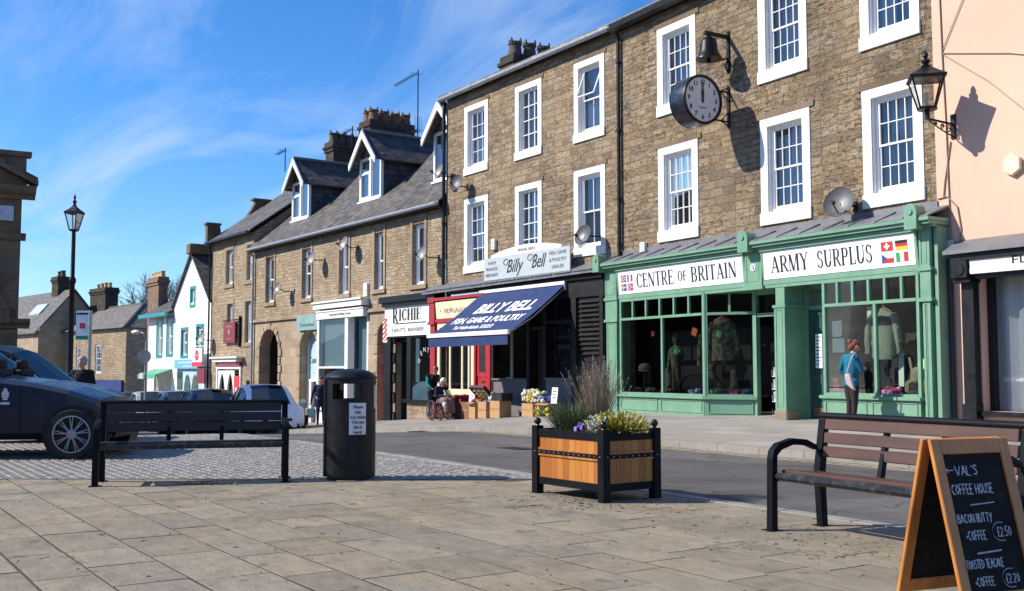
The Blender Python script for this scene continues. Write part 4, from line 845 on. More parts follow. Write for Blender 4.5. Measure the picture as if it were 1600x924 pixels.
b = MB(); b.quad((-9.1, .6, rz0), (-5.8, .6, rz0), (-5.8, .6, 3), (-9.1, .6, 3)); b.quad((-9.1, Y + .1, .5), (-5.8, Y + .1, .5), (-5.8, .6, .5), (-9.1, .6, .5)); b.build("shop_room", mat("olive_room", (.16, .15, .12), .9, var=.25), rd)
b = MB(); b.box(-9.04, -6.72, Y - .02, -.02, rz0, .42); b.build("stall_riser", mat("dark_red_panel", (.12, .02, .02), .5), rd)
b = MB(); b.box(-6.62, -5.98, Y + .06, Y + .1, -.45, 2.74); frame_rect(b, -6.62, -5.98, 1.0, 2.7, .14, Y + .04, Y + .061); frame_rect(b, -6.62, -5.98, -.3, .75, .12, Y + .045, Y + .061)
d_ = b.build("door", mat("red_door_paint", (.42, .03, .04), .3, var=.08), rd)
b = MB(); b.box(-6.48, -6.12, Y + .05, Y + .055, 1.14, 2.56); b.build("pane", mat("dark_door_glass", (.05, .04, .045), .08, var=.2), d_)
b = MB(); b.box(-6.40, -6.2, Y + .03, Y + .045, .84, .91); b.build("letter_box", mat("brass", (.5, .36, .12), .3, .9), d_)

# ================================================================== gents' barber, white shop, arches: the terrace with three dormers
ter = thing("terrace_house", "tan stone terrace with three gabled dormers on its long slate roof", "house", J2, RZL)
WIN_T = [(-2.34, -1.22, 3.98, 6.28), (-5.12, -4.13, 4.0, 6.28), (-8.04, -6.93, 4.0, 6.28), (-11.52, -10.35, 4.02, 6.28), (-15.42, -14.2, 4.05, 6.28)]
opn = [(a + .16, c - .15, d + .16, e - .02) for a, c, d, e in WIN_T]
b = MB(); wall_holes(b, -16.7, -.02, 3.45, 6.72, opn, .2); b.quad((-16.7, 0, 3), (-16.7, 9, 3), (-16.7, 9, 6.7), (-16.7, 0, 6.7)); b.poly([(-16.7, .0, 6.7), (-16.7, 9, 6.7), (-16.7, 4.6, 10.6)]); b.poly([(-.02, .0, 6.7), (-.02, 9, 6.7), (-.02, 4.6, 10.6)])
b.build("wall", ST_TERR, ter)
ARCH = [(-15.8, -13.7, -2.2, 3.02), (-11.4, -9.75, -2.2, 2.85), (-9.5, -5.43, -2.2, 3.35), (-4.62, -3.62, -2.2, 2.9)]
b = MB(); wall_holes(b, -16.7, -3.45, -2.2, 3.45, ARCH, .45); arch_fill(b, -15.8, -13.7, 2.05, 3.02, .45); arch_fill(b, -11.4, -9.75, 2.1, 2.85, .45); arch_fill(b, -4.62, -3.62, 2.45, 2.9, .45)
b.box(-3.66, -3.45, -.1, .3, -1.5, 2.5)
gw = b.build("ground_floor_wall", ST_ASH, ter)
for u0, u1, z0 in ((-16.72, -9.45, 3.36), (-5.4, -3.9, 3.33)): b = MB(); b.box(u0, u1, -.1, 0, z0, z0 + .14); b.build("string_course", ST_DRESS, ter, bevel=.015)
for u0, u1, zs, zt in ((-15.8, -13.7, 2.05, 3.02), (-11.4, -9.75, 2.1, 2.85), (-4.62, -3.62, 2.45, 2.9)):
    c, rx, rz = (u0 + u1) / 2, (u1 - u0) / 2, zt - zs; b = MB()          # blocked quoins and voussoirs of one arch
    for uu in (u0, u1):
        z = -2.; i = 0
        while z < zs + .1: w = .32 if i % 2 else .2; b.box(uu - (w if uu == u0 else -.001), uu + (w if uu == u1 else -.001), -.06, 0, z + .012, z + .33); z += .345; i += 1
    for i in range(9):
        a0, a1 = math.pi * (i + .06) / 9, math.pi * (i + .94) / 9; k = 1.22 if i % 2 == 0 else 1.14
        q = [(c + rx * math.cos(a) * s, zs + rz * math.sin(a) * s + (0 if s == 1 else .06)) for a, s in ((a0, 1), (a1, 1), (a1, k), (a0, k))]
        b.prism(q, -.06, 0)
    b.build("arch_stones", ST_ASH, gw, bevel=.018)
for k, (h, o_) in enumerate(zip(WIN_T, opn)):
    w = window(ter, *o_, .14, 'sash', 1, 1, t=.085, s=.06, curtain=(.9, 'left', .0, BLANKET) if k in (1, 2) else ((.35, 'left', 0) if k == 0 else None))
    b = MB(); a, c, d, e = h; b.box(a, a + .16, -.035, 0, d + .16, e + .1); b.box(c - .15, c, -.035, 0, d + .16, e + .1); b.box(a - .03, c + .03, -.07, 0, d, d + .16); b.box(a, c, -.03, 0, e + .1, e + .3)
    b.build("window_surround", ST_DRESS, w, bevel=.008)
# roof, gutter, dormers
T40 = math.tan(R(40)); zr = lambda y: 6.75 + (y + .32) * T40
b = MB(); b.hexa([(-16.8, -.32, 6.72), (-.0, -.32, 6.72), (-.0, 4.6, zr(4.6) - .05), (-16.8, 4.6, zr(4.6) - .05), (-16.8, -.32, 6.79), (-.0, -.32, 6.79), (-.0, 4.6, zr(4.6) + .04), (-16.8, 4.6, zr(4.6) + .04)])
b.hexa([(-16.8, 4.6, zr(4.6) - .05), (0, 4.6, zr(4.6) - .05), (0, 9.3, 6.7), (-16.8, 9.3, 6.7), (-16.8, 4.6, zr(4.6) + .04), (0, 4.6, zr(4.6) + .04), (0, 9.3, 6.8), (-16.8, 9.3, 6.8)])
b.tube([(-16.8, 4.6, zr(4.6) + .05), (0, 4.6, zr(4.6) + .05)], .1, 8); tr = b.build("roof", SLATE, ter)
b = MB(); b.prism(P + [(.03, .02), (-.13, .02)], -16.85, -.05, fn=lambda a, e, d: (d, a - .30, e + 6.72)); b.build("gutter", GUTTER, ter)
b = MB(); b.box(-16.7, -.02, -.3, 0, 6.60, 6.66); b.build("soffit", DARKP, ter)
def dormer(parent, uc, hw=.88, zb=7.9, zt=9.62, za=10.62, yf=1.03, cheek=SLATE_H, one=False):
    b = MB(); yb = (zt - 6.75) / T40 - .32 + .25; yr = (za - 6.75) / T40 - .32 + .3
    for s in (-1, 1): b.poly([(uc + s * hw, yf, zb - .1), (uc + s * hw, yb, zt), (uc + s * hw, yf, zt)], 0)
    b.poly([(uc - hw, yf + .02, zt), (uc + hw, yf + .02, zt), (uc, yf + .02, za - .1)], 3)
    ov, of_ = .22, .42; sl = (za - zt) / hw
    for s in (-1, 1):
        q = [(uc, yf - of_, za), (uc + s * (hw + ov), yf - of_, zt - ov * sl), (uc + s * (hw + ov), yb + .3, zt - ov * sl), (uc, yr, za)]
        b.hexa([(x, y, z - .06) for x, y, z in q] + q, 1)
    b.tube([(uc, yf - of_, za + .02), (uc, yr, za + .02)], .07, 8, 2)
    d = b.build("dormer", [cheek, SLATE_D, LEAD, mat("dormer_gable_stone", (.22, .17, .12), .9)], parent)
    w = MB()
    for s in (-1, 1):
        w.hexa([(uc, yf - of_ - .04, za - .30), (uc + s * (hw + ov), yf - of_ - .04, zt - ov * sl - .22), (uc + s * (hw + ov), yf - of_ + .02, zt - ov * sl - .22), (uc, yf - of_ + .02, za - .30),
                (uc, yf - of_ - .04, za + .02), (uc + s * (hw + ov + .02), yf - of_ - .04, zt - ov * sl + .02), (uc + s * (hw + ov + .02), yf - of_ + .02, zt - ov * sl + .02), (uc, yf - of_ + .02, za + .02)])
    w.build("bargeboard", WHITE, d)
    f = MB(); u0, u1, y0 = uc - hw - .02, uc + hw + .02, yf - .06
    frame_rect(f, u0, u1, zb, zt, .11, y0, yf + .06); f.box(u0 - .05, u1 + .05, y0 - .08, yf, zb - .07, zb)
    if not one:
        f.box(uc - .06, uc + .06, y0 + .005, yf + .05, zb + .1, zt - .1); f.box(u0 + .11, uc - .06, y0 + .01, yf + .05, zt - .62, zt - .55)
        frame_rect(f, u0 + .112, uc - .062, zb + .112, zt - .625, .05, y0 - .012, yf)
        f.box(uc + .15, uc + .17, y0 + .03, y0 + .05, zb + .1, zt - .1)
    fw = f.build("dormer_window", UPVC, d, bevel=.004)
    g = MB(); g.quad((u0 + .1, yf - .01, zb + .1), (u1 - .1, yf - .01, zb + .1), (u1 - .1, yf - .01, zt - .1), (u0 + .1, yf - .01, zt - .1)); g.build("pane", GLASS, d)
    c = MB(); N = 18
    for i in range(N):
        x0, x1 = u0 + .12 + (u1 - u0 - .24) * i / N, u0 + .12 + (u1 - u0 - .24) * (i + 1) / N; y0_, y1_ = yf + .12 + .02 * math.sin(i * 2.), yf + .12 + .02 * math.sin(i * 2 + 2.)
        c.quad((x0, y0_, zb + .08), (x1, y1_, zb + .08), (x1, y1_, zt - .08), (x0, y0_, zt - .08))
    c.build("curtain", CURTAIN if not one else mat("sky_lining", (.32, .38, .46), .9), d)  # single-pane dormer: sky colour painted on the backing, not a curtain
    return d
dormer(ter, -13.9); dormer(ter, -7.27); dormer(ter, -1.45, .85, 7.85, 9.6, 10.55, .95, one=True)
stack(ter, -13.1, -12.1, 3.5, 5.7, 9.6, 12.45, CLAY, 2, 4, ph=.5, pr=.24)
stack(ter, -16.95, -16.05, 3.6, 5.2, 9.4, 12.2, CLAY_D, 1, 4, ph=.45, pr=.22)
b = MB(); b.tube([(-16.6, -.25, 6.6), (-16.6, -.1, 6.4), (-16.6, -.1, -1.2)], .06, 8); b.build("drainpipe", GUTTER, ter)
# dark passage, small white panel beside it
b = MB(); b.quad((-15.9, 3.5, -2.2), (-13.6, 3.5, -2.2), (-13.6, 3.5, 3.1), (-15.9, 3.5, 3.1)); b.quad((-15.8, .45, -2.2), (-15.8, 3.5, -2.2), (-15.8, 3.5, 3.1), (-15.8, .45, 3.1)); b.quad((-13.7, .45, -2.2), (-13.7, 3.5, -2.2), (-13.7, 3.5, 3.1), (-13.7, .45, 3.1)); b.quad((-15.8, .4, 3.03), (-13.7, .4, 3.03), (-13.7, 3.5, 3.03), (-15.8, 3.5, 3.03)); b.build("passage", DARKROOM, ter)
# white shop with pale blinds, glazed arch to its left
b = MB(); Y = -.18
b.box(-9.62, -5.4, Y - .14, 0, 3.62, 3.9); b.box(-9.66, -5.36, Y - .2, 0, 3.84, 3.92); b.box(-9.5, -5.45, Y - .04, 0, 3.22, 3.52); b.box(-9.52, -5.43, Y - .07, 0, 3.50, 3.56); b.box(-9.5, -9.3, Y, .1, -1.9, 3.22); b.box(-7.02, -6.75, Y, .1, -1.9, 3.22); b.box(-5.6, -5.44, Y + .2, .4, -1.9, 3.22)
b.box(-9.3, -7.02, Y + .01, .08, 1.28, 1.36); b.box(-9.3, -7.02, Y, .1, -1.9, -.35); b.box(-6.75, -5.6, Y + .2, .3, -1.9, -.4); b.box(-9.4, -6.7, Y - .1, .1, -.35, -.25)
ws = b.build("white_shopfront", WHITE, ter, bevel=.006)
b = MB(); b.box(-9.3, -7.02, .03, .06, 1.36, 3.2); b.build("blind", PALEBLUE, ws); b = MB(); b.box(-6.75, -5.6, .28, .3, 1.0, 3.2); b.build("blind", PALEBLUE, ws)
b = MB(); b.quad((-9.3, Y + .04, -.3), (-7.02, Y + .04, -.3), (-7.02, Y + .04, 3.2), (-9.3, Y + .04, 3.2)); b.quad((-6.75, .26, -.4), (-5.6, .26, -.4), (-5.6, .26, 3.2), (-6.75, .26, 3.2)); b.build("shop_window", SHOPGLASS, ws)
b = MB(); b.quad((-9.5, 1.6, -1.9), (-5.4, 1.6, -1.9), (-5.4, 1.6, 3.2), (-9.5, 1.6, 3.2)); b.quad((-9.5, .1, -.8), (-5.4, .1, -.8), (-5.4, 1.6, -.8), (-9.5, 1.6, -.8)); b.build("shop_room", mat("shop_room_warm", (.20, .17, .14), .9, var=.3, vs=2), ws)
sans("Cumberland Building Society", .09, 1.9, parent=ws, M=onwall(-7.4, 3.37, Y - .046), mt=INKG)
b = MB(); frame_rect(b, -11.4, -9.75, -1.9, 2.84, .1, .28, .36); b.box(-11.3, -9.85, .27, .37, .75, .85); b.box(-11.0, -10.8, .2, .4, -1.9, .75)
ga = b.build("glazed_arch", WHITE, ter)
b = MB(); b.box(-11.3, -9.85, .33, .35, .85, 2.75); pb = b.build("blind", PALEBLUE, ga); sans("Cumberland", .28, 1.35, parent=pb, M=onwall(-10.5, 1.62, .322), mt=INKG)
b = MB(); b.quad((-11.3, .32, -1.9), (-9.85, .32, -1.9), (-9.85, .32, .75), (-11.3, .32, .75)); b.build("pane", SHOPGLASS, ga)
b = MB(); b.quad((-11.4, .9, -1.9), (-9.7, .9, -1.9), (-9.7, .9, .8), (-11.4, .9, .8)); b.build("room_lining", mat("pale_room", (.42, .42, .38), .9), ga)
# coral door in its arch
b = MB(); b.box(-4.6, -3.63, .34, .4, -1.6, 2.1); 
for z0, z1 in ((-1.4, -.4), (-.25, .9), (1.05, 1.85)):
    for u0, u1 in ((-4.5, -4.15), (-4.08, -3.73)): frame_rect(b, u0, u1, z0, z1, .05, .325, .341)
b.box(-4.6, -3.63, .3, .4, 1.95, 2.02); rdr = b.build("door", REDDOOR, ter)
b = MB(); b.box(-4.6, -3.63, .36, .38, 2.1, 2.9); b.build("fanlight", mat("dark_fanlight", (.06, .05, .05), .1), rdr)
# barber's shopfront
b = MB(); Y = -.2
b.box(-4.0, -.15, Y - .16, 0, 3.58, 3.80); b.box(-3.9, -.15, Y - .08, 0, 3.44, 3.6); b.box(-3.9, -.15, Y + .06, 0, 2.34, 3.44); b.box(-3.88, -3.45, Y + .04, .1, -1.2, 2.34); b.box(-2.3, -2.0, Y + .04, .1, -1.2, 2.34); b.box(-.5, -.15, Y + .04, .1, -1.2, 2.34); b.box(-2.36, -.3, Y - .1, .0, .12, .22)
b.box(-3.45, -2.3, .1, .16, 2.2, 2.34)
bs_ = b.build("barber_shopfront", BLACKP, ter, bevel=.005)
b = MB(); b.box(-2.2, -.3, Y + .02, .1, -1.2, .12); b.build("stall_riser", stone("riser_brick", [(.1, (.24, .13, .08)), (.5, (.36, .24, .15)), (.9, (.42, .34, .22))], .3, .14, .012), bs_)
b = MB(); b.box(-3.84, -.16, Y + .02, Y + .06, 2.40, 3.44); sg = b.build("sign_board", mat("barber_sign", (.82, .82, .80), .4, var=.02), bs_)
t = MB(); ser = Serif(); ser.T = .26; ser.H = .09; ser.write(t, "R", -3.25, 2.86, .52, .40, Y + .015); ser.write(t, "ICHIE", -2.80, 2.93, .40, 1.55, Y + .015); t.box(-3.1, -.95, Y + .008, Y + .018, 2.82, 2.85); t.build("lettering", INK, sg)
sans("GENTS  BARBER", .13, 2.2, parent=sg, M=onwall(-2.2, 2.6, Y + .012), mt=INKG)
b = MB(); b.quad((-2.0, Y + .07, .2), (-.5, Y + .07, .2), (-.5, Y + .07, 2.34), (-2.0, Y + .07, 2.34)); gp = b.build("shop_window", SHOPGLASS, bs_)
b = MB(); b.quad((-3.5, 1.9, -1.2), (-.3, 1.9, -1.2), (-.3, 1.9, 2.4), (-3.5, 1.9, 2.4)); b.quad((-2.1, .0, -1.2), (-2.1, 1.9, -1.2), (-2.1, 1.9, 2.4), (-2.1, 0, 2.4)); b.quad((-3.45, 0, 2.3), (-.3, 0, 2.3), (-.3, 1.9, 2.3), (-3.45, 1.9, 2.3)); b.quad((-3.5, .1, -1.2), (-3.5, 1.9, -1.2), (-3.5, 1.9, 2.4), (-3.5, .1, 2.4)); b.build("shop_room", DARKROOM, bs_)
b = MB(); P2 = [(-1.95, .2), (-.55, .2), (-.55, .62)] + [(-.55 - i * .14, .62 + .22 * math.sin(math.pi * i / 10)) for i in range(1, 10)] + [(-1.95, .62)]
b.prism(P2, Y + .085, Y + .09); b.box(-1.80, -1.55, Y + .12, Y + .13, .8, 2.3); b.build("window_film", mat("pale_film", (.22, .36, .40), .5, var=.1), gp)
t = "GENTS"
for i, ch in enumerate(t):
    a = R(150 - i * 26); sans(ch, .17, parent=gp, M=onwall(-1.05 + .62 * math.cos(a) * .8, 1.15 + .75 * math.sin(a), Y + .06) @ Matrix.Rotation(a - math.pi / 2, 4, 'Z'), mt=mat("pale_lettering", (.5, .55, .58), .5, var=0), depth=.002)
for z, u in ((1.25, -1.65), (1.05, -1.55), (.85, -1.75), (.7, -1.7)):
    pass
# ================================================================== salmon rendered house at the right
sal = thing("rendered_house", "salmon pink rendered house with a dark shop window at the right end", "house", J1, RZC)
b = MB(); wall_holes(b, 9.47, 17, -.8, 10.6, [(10.28, 14.2, .5, 2.86)], .3)
b.quad((17, 0, -.8), (17, 9, -.8), (17, 9, 10.6), (17, 0, 10.6)); b.build("wall", TERRA, sal)
b = MB(); b.hexa([(9.47, -.2, 10.6), (17, -.2, 10.6), (17, 9, 11.8), (9.47, 9, 11.8), (9.47, -.2, 10.7), (17, -.2, 10.7), (17, 9, 12), (9.47, 9, 12)]); b.build("roof", SLATE, sal)
b = MB(); b.hexa([(9.86, -.42, 3.22), (15, -.42, 3.22), (15, 0, 3.34), (9.86, 0, 3.34), (9.86, -.42, 3.28), (15, -.42, 3.28), (15, 0, 3.5), (9.86, 0, 3.5)]); b.build("lead_canopy", LEAD, sal)
b = MB(); b.box(9.95, 15, -.34, 0, 3.1, 3.22); b.box(9.97, 10.28, -.36, 0, 2.8, 3.1); b.box(10.02, 10.26, -.16, 0, .62, 2.8); b.box(10.0, 10.28, -.2, 0, .2, .62); b.box(9.96, 10.3, -.3, 0, 2.72, 2.8)
b.box(10.28, 15, -.22, 0, 2.78, 2.86); b.box(10.28, 14.2, -.12, .05, .42, .5); b.box(10.28, 10.4, .18, .28, .5, 2.86); b.cyl((10.12, -.38, 2.95), (10.12, -.36, 2.95), .12, n=12)
sf2 = b.build("shopfront", BLACKP, sal, bevel=.006)
b = MB(); b.box(10.3, 15, -.3, -.02, 2.86, 3.1); sg = b.build("sign_board", mat("white_fascia", (.75, .77, .80), .4, var=.02), sf2)
sans("FL", .13, .26, parent=sg, M=onwall(11.22, 3.03, -.306), mt=INK)
b = MB(); b.box(10.3, 11.02, -.306, -.3, 2.88, 2.95); b.build("sign_edge", WHITE, sg)
b = MB(); b.quad((10.3, .24, .5), (14.2, .24, .5), (14.2, .24, 2.86), (10.3, .24, 2.86)); b.build("shop_window", SHOPGLASS, sf2)
b = MB()
for i in range(60):
    x0, x1 = 10.3 + i * .066, 10.3 + (i + 1) * .066
    b.quad((x0, .4 + .03 * math.sin(i * 1.3), .5), (x1, .4 + .03 * math.sin((i + 1) * 1.3), .5), (x1, .4 + .03 * math.sin((i + 1) * 1.3), 2.86), (x0, .4 + .03 * math.sin(i * 1.3), 2.86))
b.build("curtain", CURTAIN, sf2, smooth=60)
b = MB(); b.tube([(9.74, -.06, 3.2), (9.74, -.06, .1)], .045, 8); b.build("drainpipe", mat("blue_black_pipe", (.02, .025, .035), .4), sal)
def cable(parent, pts, r=.012, mt=None, name="cable"):
    b = MB(); b.tube(pts, r, 5); return b.build(name, mt or mat("grey_cable", (.25, .19, .15), .7), parent)
cable(sal, [(9.66, -.02, 8.1), (9.68, -.02, 6.9), (9.72, -.02, 5.5), (9.74, -.02, 4.0), (9.76, -.02, 3.3)])
cable(sal, [(9.66, -.02, 6.95), (10.6, -.02, 6.2), (11.6, -.02, 5.2), (13, -.02, 4.2)], .008); cable(sal, [(9.66, -.02, 6.95), (11, -.02, 6.6), (13, -.02, 5.9)], .008); cable(sal, [(9.66, -.02, 6.95), (10.3, -.02, 8.1)], .008)
cable(sal, [(9.5, -.02, 4.3), (9.7, -.02, 4.32), (9.9, -.02, 4.1), (9.96, -.02, 3.7), (9.9, -.02, 3.4)]); cable(sal, [(9.8, -.02, 5.3), (9.66, -.02, 4.6), (9.62, -.02, 4.3)])
b = MB(); b.box(9.7, 9.82, -.06, 0, 3.4, 3.52); b.build("junction_box", mat("grey_plastic", (.5, .5, .5), .5), sal)

# ================================================================== three storey stone house with red sign
h3 = thing("stone_house", "narrow three storey stone house with a hanging red sign and scrolled parapet", "house", J2, RZL)
W3 = [(-20.55, -19.28, 5.18, 7.12), (-17.85, -16.75, 5.2, 7.12), (-20.3, -19.15, 2.55, 4.5), (-17.95, -16.75, 2.3, 4.5)]
opn = [(a + .3, c - .12, d + .2, e - .12) for a, c, d, e in W3]
b = MB(); wall_holes(b, -22.3, -16.72, -2.4, 7.6, opn + [(-21.2, -18.0, -2.4, 1.4), (-17.45, -16.9, -2.4, .75)], .2)
b.quad((-22.3, 0, -2.4), (-22.3, 9, -2.4), (-22.3, 9, 7.6), (-22.3, 0, 7.6)); b.quad((-16.72, 0, 6), (-16.72, 9, 6), (-16.72, 9, 7.6), (-16.72, 0, 7.6)); b.poly([(-22.3, 0, 7.6), (-22.3, 9, 7.6), (-22.3, 4.5, 10.9)]); b.poly([(-16.72, 0, 7.6), (-16.72, 9, 7.6), (-16.72, 4.5, 10.9)])
b.build("wall", ST_TERR, h3)
for h, o_ in zip(W3, opn):
    w = window(h3, *o_, .14, 'sash', 1, 1, t=.10, s=.06); a, c, d, e = h
    b = MB(); b.box(a, a + .26, -.03, 0, d + .18, e - .1); b.box(c - .1, c, -.03, 0, d + .18, e - .1); b.box(a - .03, c + .03, -.06, 0, d, d + .18); b.box(a, c, -.035, 0, e - .1, e + .15); b.build("window_surround", ST_DRESS, w, bevel=.008)
b = MB(); b.hexa([(-22.2, -.3, 7.58), (-16.6, -.3, 7.58), (-16.6, 4.5, 11.0), (-22.2, 4.5, 11.0), (-22.2, -.3, 7.66), (-16.6, -.3, 7.66), (-16.6, 4.5, 11.1), (-22.2, 4.5, 11.1)])
b.hexa([(-22.2, 4.5, 11.0), (-16.6, 4.5, 11.0), (-16.6, 9.2, 7.6), (-22.2, 9.2, 7.6), (-22.2, 4.5, 11.1), (-16.6, 4.5, 11.1), (-16.6, 9.2, 7.7), (-22.2, 9.2, 7.7)]); r3 = b.build("roof", SLATE, h3)
stack(h3, -17.4, -16.5, 3.9, 5.1, 8.6, 11.6, CLAY_D, 2, 2, BRICK, ph=.7, pr=.2)
b = MB(); b.box(-22.4, -16.7, -.42, -.3, 7.52, 7.62); b.build("gutter", BLACKP, h3)
b = MB(); prof = [(-.35, 7.45), (-.35, 8.5), (.3, 8.5), (.35, 8.15)] + [(.45 + 1.6 * t, 8.1 + .35 * t + 1.2 * t ** 2.2) for t in [i / 10 for i in range(11)]] + [(2.2, 9.95), (2.9, 9.95), (2.9, 9.7), (4.5, 11.3), (4.5, 7.5)]
b.prism(prof, -22.45, -22.1, fn=lambda a, e, d: (d, a, e)); b.box(-22.5, -22.05, -.42, .36, 8.5, 8.62); b.box(-22.5, -22.05, 2.0, 3.0, 9.95, 10.08); b.build("parapet", ST_DARK, h3, bevel=.02)
b = MB(); b.tube([(-22.32, -.12, 7.5), (-22.32, -.12, -1.6)], .05, 6); b.build("drainpipe", BLACKP, h3)
b = MB(); b.box(-21.35, -17.7, -.4, 0, 1.78, 1.86); b.box(-21.2, -18, -.3, .05, 1.62, 1.78); frame_rect(b, -21.2, -18, -2.3, 1.42, .14, -.08, .05)
for u0, u1 in ((-20.9, -20.0), (-19.8, -18.9)):
    wall_holes(b, u0 - .1, u1 + .1, -1.0, 1.2, [(u0, u1, -1, 1.05)], .08, -.06); arch_fill(b, u0, u1, .1, 1.05, .08, -.06, pointed=True)
b.box(-21.06, -18.1, -.03, .05, -2.3, -1.0); s3 = b.build("shopfront", WHITE, h3)
b = MB(); b.box(-21.2, -18, -.14, -.05, 1.42, 1.62); fs = b.build("fascia", mat("post_red", (.55, .03, .05), .4, var=.03), s3); scribble(fs, -19.6, 1.52, 2.4, .08, -.142, INKW)
b = MB(); b.box(-18.75, -18.1, -.1, -.07, -.6, .95); rp_ = b.build("poster", mat("poster_red", (.62, .03, .04), .5, var=.05), s3); scribble(rp_, -18.42, .25, .25, .3, -.102, INKW)
b = MB(); b.quad((-21, .1, -1), (-18.1, .1, -1), (-18.1, .1, 1.4), (-21, .1, 1.4)); b.build("pane", mat("dark_shop_glass", (.05, .055, .06), .1, var=.3), s3)
b = MB(); b.box(-17.45, -16.9, .15, .2, -2.2, .75); b.build("door", DARKP, h3)

# ================================================================== white gabled house and its lower wing
wg = thing("white_house", "white rendered house with steep front gable and blue shop fascia", "house", J2, RZL)
WW = [(-25.6, -24.72, 4.5, 5.62), (-26.95, -25.75, 1.85, 3.5), (-24.5, -23.3, 1.85, 3.6)]
opn = [(a + .14, c - .14, d + .12, e - .12) for a, c, d, e in WW]
b = MB(); wall_holes(b, -28.2, -22.35, -2.4, 4.75, [o for o in opn[1:]] + [(-27.5, -23.5, -2.4, 1.3)], .2)
z1_ = 7.35; zl = lambda u: 4.75 + (z1_ - 4.75) * (1 - abs(u + 25.28) / 2.93)
a, c, d, e = opn[0]
b.poly([(-28.2, 0, 4.75), (a, 0, 4.75), (a, 0, zl(a))]); b.poly([(c, 0, 4.75), (-22.35, 0, 4.75), (c, 0, zl(c))]); b.poly([(a, 0, e), (c, 0, e), (c, 0, zl(c)), (-25.28, 0, z1_), (a, 0, zl(a))])
wall_holes(b, a, c, 4.75, e, [(a, c, 4.7, e)], .2)
b.quad((-22.35, 0, -2.4), (-22.35, 8, -2.4), (-22.35, 8, 4.75), (-22.35, 0, 4.75)); b.quad((-28.2, 0, -2.4), (-28.2, 8, -2.4), (-28.2, 8, 4.75), (-28.2, 0, 4.75))
b.build("wall", RENDERW, wg)
for h, o_ in zip(WW, opn):
    w = window(wg, *o_, .10, 'sash', 1, 1, t=.12, s=.08); a, c, d, e = h
    b = MB(); frame_rect(b, a, c, d, e, .15, -.025, 0); b.box(a, a + .15, 0, .12, d, e); b.build("window_surround", TEAL, w)
b = MB()
for s in (-1, 1):
    q = [(-25.28, -.15, z1_ + .12), (-25.28 + s * 3.05, -.15, 4.72), (-25.28 + s * 3.05, 8, 4.72), (-25.28, 8, z1_ + .12)]; b.hexa([(x, y, z - .12) for x, y, z in q] + q)
b.build("roof", SLATE_D, wg)
b = MB(); b.hexa([(-25.5, -.3, 7.3), (-24.9, -.3, 7.3), (-24.9, 6, 7.3), (-25.5, 6, 7.3), (-25.5, -.3, 7.85), (-24.9, -.3, 7.85), (-24.9, 6, 7.85), (-25.5, 6, 7.85)]); b.build("gable_coping", ST_DARK, wg, bevel=.05)
b = MB(); b.box(-27.5, -23.5, -.15, .05, 1.3, 1.78); f_ = b.build("fascia", SKYBLUE, wg); scribble(f_, -25.4, 1.62, 2.8, .1, -.152, INKW); scribble(f_, -25.2, 1.43, 1.8, .07, -.152, INKW)
b = MB(); b.box(-27.5, -23.5, .02, .12, -2.3, 1.3); b.build("shop_wall", mat("pale_blue_front", (.38, .55, .60), .6), wg)
b = MB()
for u0, u1 in ((-26.2, -25.3), (-25.0, -24.1)): b.prism([(u0, -1.8), (u1, -1.8), (u1, .4), ((u0 + u1) / 2 + .25, .85), ((u0 + u1) / 2, 1.0), ((u0 + u1) / 2 - .25, .85), (u0, .4)], -.02, .03)
b.box(-27.35, -26.6, -.02, .03, .2, 1.15); b.box(-27.35, -26.6, -.02, .03, -1.6, -.1); b.build("shop_window", mat("green_dark_glass", (.05, .09, .08), .12, var=.3), wg)
wl_ = thing("white_house", "low white wing with teal trim, slate roof and green shop awning", "house", J2, RZL)
WL = [(-31.3, -30.1, 1.9, 4.15), (-29.45, -28.25, 1.95, 4.2)]; opn = [(a + .18, c - .18, d + .12, e - .1) for a, c, d, e in WL]
b = MB(); wall_holes(b, -32.8, -28.2, -2.6, 4.35, opn + [(-31.6, -28.4, -2.6, .95)], .2); b.quad((-32.8, 0, -2.6), (-32.8, 5, -2.6), (-32.8, 5, 4.35), (-32.8, 0, 4.35)); b.poly([(-32.8, 0, 4.35), (-32.8, 5, 4.35), (-32.8, 2.5, 5.9)]); b.build("wall", RENDERW, wl_)
for h, o_ in zip(WL, opn):
    w = window(wl_, *o_, .10, 'sash', 1, 1, t=.12, s=.08); a, c, d, e = h; b = MB(); frame_rect(b, a, c, d, e, .18, -.025, 0); b.build("window_surround", TEAL, w)
b = MB(); b.hexa([(-33.2, -.35, 4.3), (-28.2, -.35, 4.3), (-28.2, 2.5, 5.9), (-33.2, 2.5, 5.9), (-33.2, -.35, 4.4), (-28.2, -.35, 4.4), (-28.2, 2.5, 6.0), (-33.2, 2.5, 6.0)]); b.hexa([(-33.2, 2.5, 5.9), (-28.2, 2.5, 5.9), (-28.2, 5.3, 4.3), (-33.2, 5.3, 4.3), (-33.2, 2.5, 6.0), (-28.2, 2.5, 6.0), (-28.2, 5.3, 4.4), (-33.2, 5.3, 4.4)]); b.build("roof", SLATE, wl_)
b = MB(); b.box(-33.3, -28.2, -.48, -.33, 4.2, 4.42); b.build("gutter", TEAL, wl_)
stack(wl_, -35.2, -33.1, .6, 1.15, -2.5, 6.75, CLAY_Y, 6, 1, BRICK, ph=.35, pr=.16, crown=False)
b = MB(); b.hexa([(-31.6, -.9, .95), (-28.3, -.9, .95), (-28.3, 0, 1.25), (-31.6, 0, 1.25), (-31.6, -.9, .98), (-28.3, -.9, .98), (-28.3, 0, 1.3), (-31.6, 0, 1.3)]); b.box(-31.6, -28.3, -.92, -.9, .75, .97); b.build("awning", mat("green_canvas", (.10, .33, .22), .8), wl_)
